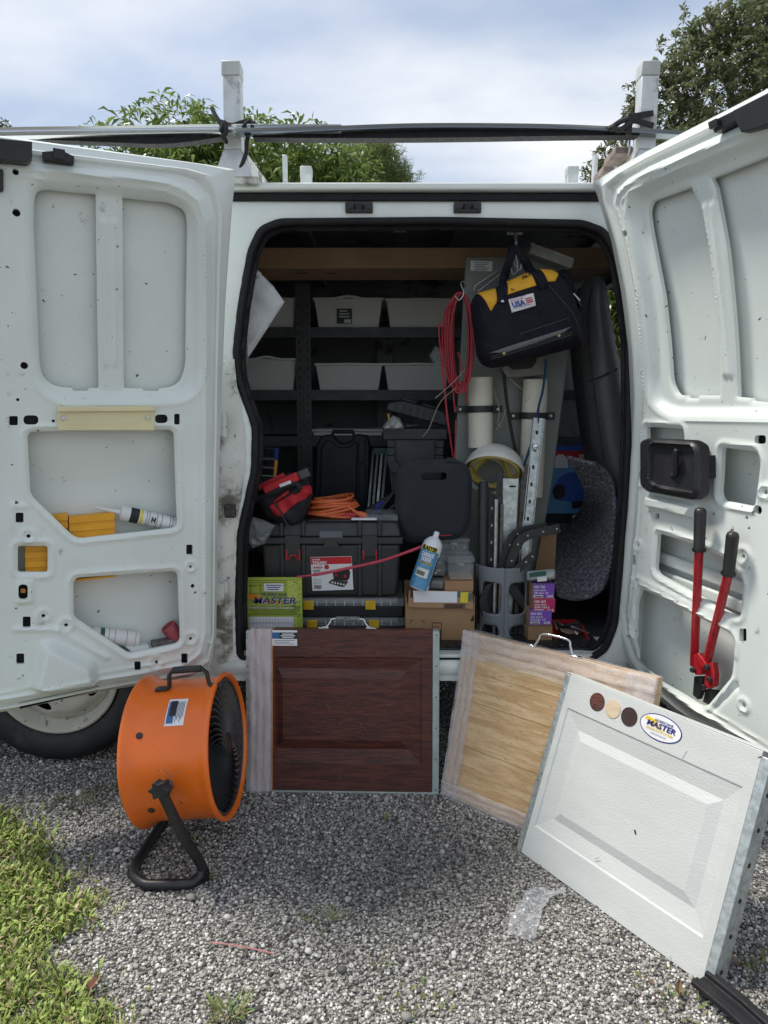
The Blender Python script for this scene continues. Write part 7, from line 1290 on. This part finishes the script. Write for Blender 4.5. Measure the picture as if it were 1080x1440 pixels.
# front seat
Yq = 2.62; m_lea = M('dark_leather', (.085, .09, .097), .40, var=.12, vs=10, bump=.15, bs=160)
st = pillow(fillet(ppx([(812, 440), (820, 402), (831, 388), (842, 386), (851, 402), (857, 440), (864, 480), (876, 540), (890, 620), (890, 700), (846, 700), (832, 620), (820, 530)], Yq), .03, 4), V((0, Yq, 0)), XA, ZA, .09, .07, .014, 3.5).build('seat', m_lea, van, smooth=60)
MB().tube(spline([at(826, 537, Yq - .085), at(845, 530, Yq - .094), at(868, 519, Yq - .08)], 6), .003, 6).build('seam', m_black, st); MB().tube(spline([at(836, 396, Yq - .05), at(828, 430, Yq - .075), at(830, 500, Yq - .085), at(838, 570, Yq - .085), at(850, 650, Yq - .085)], 6), .0028, 6).build('seam', m_black, st)
pillow(fillet([(.80, .50), (1.6, .50), (1.6, .78), (.85, .80)], .06), V((0, 2.75, 0)), XA, ZA, .10, .08, .03, 3.0).build('seat', m_lea, van, smooth=60)
MB().bx((.95, 2.4, FL + .001), (1.5, 3.3, .52)).build('seat_base', m_dark, van, bevel=.01)
for px, py, Y in ((562, 323, 2.75),): c = at(px, py, Y); MB().box(c, (.05, .04, .012)).build('dome_lamp', m_galv, van, bevel=.004)

# ------------------------------------------------ things kept in the doors
def inbox(D, pts, h0, h1, name, mat, parent, **k): q = D.poly(pts, .003, 0); return MB().prism([D.pt(a.x, a.y, h0) for a in q], D.n * (h1 - h0)).build(name, mat, parent, **k)
def bracket(pts, lab, h0, h1, n):
    q = [DL.uv(*p, h1) for p in pts]; c = DL.pt((q[0].x + q[2].x) / 2, min(a.y for a in q), h0); r = thing('yellow_block', lab, 'block', c, 'yellow ribbed blocks in the rear door'); o = MB().prism([DL.pt(a.x, a.y, h0) for a in q], DL.n * (h1 - h0)).build('block_body', m_yell, r, bevel=.002)
    for i in range(n):
        f0, f1 = (i + .12) / n, (i + .80) / n; tl, tr, br_, bl = q; e = [tl.lerp(bl, f0), tr.lerp(br_, f0), tr.lerp(br_, f1), tl.lerp(bl, f1)]; MB().prism([DL.pt(a.x, a.y, h1) for a in e], DL.n * .0035).build('ridge', m_yell, r, bevel=.001)
bracket([(97, 727), (161, 721), (162, 757), (97, 762)], 'ribbed yellow plastic block standing in the upper door pocket', -.068, -.030, 3)
bracket([(70, 725), (95, 722), (96, 756), (70, 760)], 'yellow ribbed block peeking out left in the upper pocket', -.068, -.034, 3)
bracket([(35, 762), (70, 760), (70, 812), (35, 814)], 'yellow ribbed block behind the small square door opening', -.07, -.030, 4)
def bottle(D, name, lab, p0, p1, r, h, mat, cat='tube'):
    a, b = D.at(*p0, h), D.at(*p1, h); root = thing(name, lab, cat, a); return root, a, b, (b - a).normalized()
r, a, b, d = bottle(DL, 'sealant_tube', 'white sealant cartridge with nozzle and yellow ring in the door', (254, 739), (170, 721), .016, -.042, 0); L = (b - a).length; rr = .0215
cw = M('tube_white', (.70, .71, .70), .35, var=.04); tbw = MB().lathe([(.001, 0), (rr, 0), (rr, L), (rr - .004, L + .002), (.009, L + .003)], a, d, 24).build('cartridge', cw, r, smooth=40); MB().lathe([(.009, L + .003), (.008, L + .006), (.0035, L + .072), (.002, L + .072)], a, d, 14).build('nozzle', cw, r, smooth=40)
MB().lathe([(rr + .0004, L * .72), (rr + .0004, L * .86)], a, d, 24).build('black_band', m_black, tbw); MB().lathe([(rr + .0004, L * .66), (rr + .0004, L * .70)], a, d, 24).build('yellow_band', MATS['yellow_print'], tbw)
up_ = (DL.n - d * DL.n.dot(d)).normalized(); sdv = up_.cross(d); sgn = 1 if sdv.z < 0 else -1
for i, hh in enumerate((.08, .16, .20, .34, .42, .55, .59)): MB().lathe([(rr + .0005, L * hh), (rr + .0005, L * (hh + .012))], a, d, 24, x=up_).build('print_line', M('grey_print', (.25, .26, .26), .5), tbw)
xt = -d; yt = (V((0, 0, 1)) - xt * xt.z).normalized(); nn_ = xt.cross(yt)
text('H', 'lettering', m_black, tbw, a + d * L * .52 + nn_ * (rr + .0012) - yt * .006, xt, yt, .015, .05, 0, .012)
r, a, b, d = bottle(DL, 'white_bottle', 'white printed tube lying in the lower pocket of rear door', (128, 893), (196, 899), .02, -.045, 0); L = (b - a).length; rr = .0235; wb = MB().lathe([(.001, 0), (rr, 0), (rr, L - .01), (rr - .004, L - .002), (rr - .009, L), (.001, L)], a, d, 24).build('tube_body', cw, r, smooth=40); MB().lathe([(rr + .0006, .022), (rr + .0006, .034)], a, d, 24).build('green_band', M('green_box', (0, 0, 0)), wb)
for hh in (.045, .062, .095, .12): MB().lathe([(rr + .0005, hh), (rr + .0005, hh + .0015)], a, d, 24).build('print_line', MATS['grey_print'], wb)
r, a, b, d = bottle(DL, 'red_cylinder', 'dull red hollow cylinder tilted in the lower door pocket', (262, 912), (236, 880), .022, -.045, 0); L = (b - a).length; MB().lathe([(.001, 0), (.0235, 0), (.0235, L), (.019, L + .001), (.018, L - .012), (.001, L - .012)], a, d, 24).build('cylinder_wall', M('dusty_red', (.36, .07, .09), .6, var=.15, vs=20, dirt=(.30, .2, .18), ds=25, dl=.6), r, smooth=40); MB().lathe([(.017, L - .011), (.006, L - .008), (.001, L - .010)], a, d, 16).build('core', M('rust_core', (.16, .10, .06), .9, var=.5, vs=60), r)
inbox(DL, [(216, 908), (248, 903), (252, 912), (217, 918)], -.060, -.025, 'stone_block', M('dusty_block', (.13, .11, .11), .9, var=.4, vs=40, bump=.4, bs=60), None, bevel=.003, label='small dusty dark block under the red cylinder in the door', cat='block')
inbox(DL, [(176, 912), (212, 912), (212, 918), (186, 920)], -.066, -.03, 'white_scrap', cw, None, bevel=.003, label='white plastic scrap at bottom of the lower rear door pocket', cat='scrap')
inbox(DL, [(108, 818), (165, 811), (165, 814), (108, 821)], -.07, -.03, 'yellow_strip', m_yell, None, label='thin yellow strip edge at top of the lower door pocket', cat='strip')
# bolt cutter
bcut = thing('bolt_cutter', 'red bolt cutter with black grips standing in the front door', 'bolt cutter', DR.at(984, 985, -.03)); mg_ = M('black_grip', (.02, .02, .021), .4, var=.2, vs=30, speck=(.25, .25, .25), ss=50, sl=.74)
for top, mid, low in (((985, 714, .040), (983, 775, .030), (976, 935, -.026)), ((1031, 748, .040), (1024, 808, .026), (992, 940, -.022))):
    A, B_, C_ = DR.at(*top), DR.at(*mid), DR.at(*low); MB().tube([A, A.lerp(B_, .03), A.lerp(B_, .1), A.lerp(B_, .9), A.lerp(B_, .97), B_], [.006, .013, .0155, .0145, .0185, .017], 14).build('grip', mg_, bcut, smooth=50); MB().tube([B_, C_], [.0115, .0115], 12).build('handle_tube', m_red, bcut, smooth=50)
c1, c2 = DR.at(975, 945, -.02), DR.at(991, 952, -.018)
for pts in ([(970, 922), (977, 919), (983, 935), (982, 950), (973, 950), (970, 940)], [(987, 947), (990, 934), (997, 932), (1000, 950), (999, 966), (990, 970), (986, 962)]): inbox(DR, pts, -.028, -.010, 'hinge_block', m_red, bcut, bevel=.003)
inbox(DR, [(974, 922), (980, 918), (992, 934), (990, 940), (984, 938)], -.009, -.002, 'link_plate', m_red, bcut, bevel=.002)
for q in ((976, 942), (996, 938), (999, 955), (991, 966)): c = DR.at(*q, -.010); MB().lathe([(.001, .010), (.006, .010), (.008, .006), (.008, 0)], c, DR.n, 10).build('pivot_bolt', m_blackp, bcut)
for pts in ([(970, 952), (982, 952), (981, 970), (975, 985), (968, 978)], [(986, 970), (1000, 972), (998, 985), (990, 992), (982, 988)]): inbox(DR, pts, -.030, -.014, 'jaw', m_black, bcut, bevel=.002)
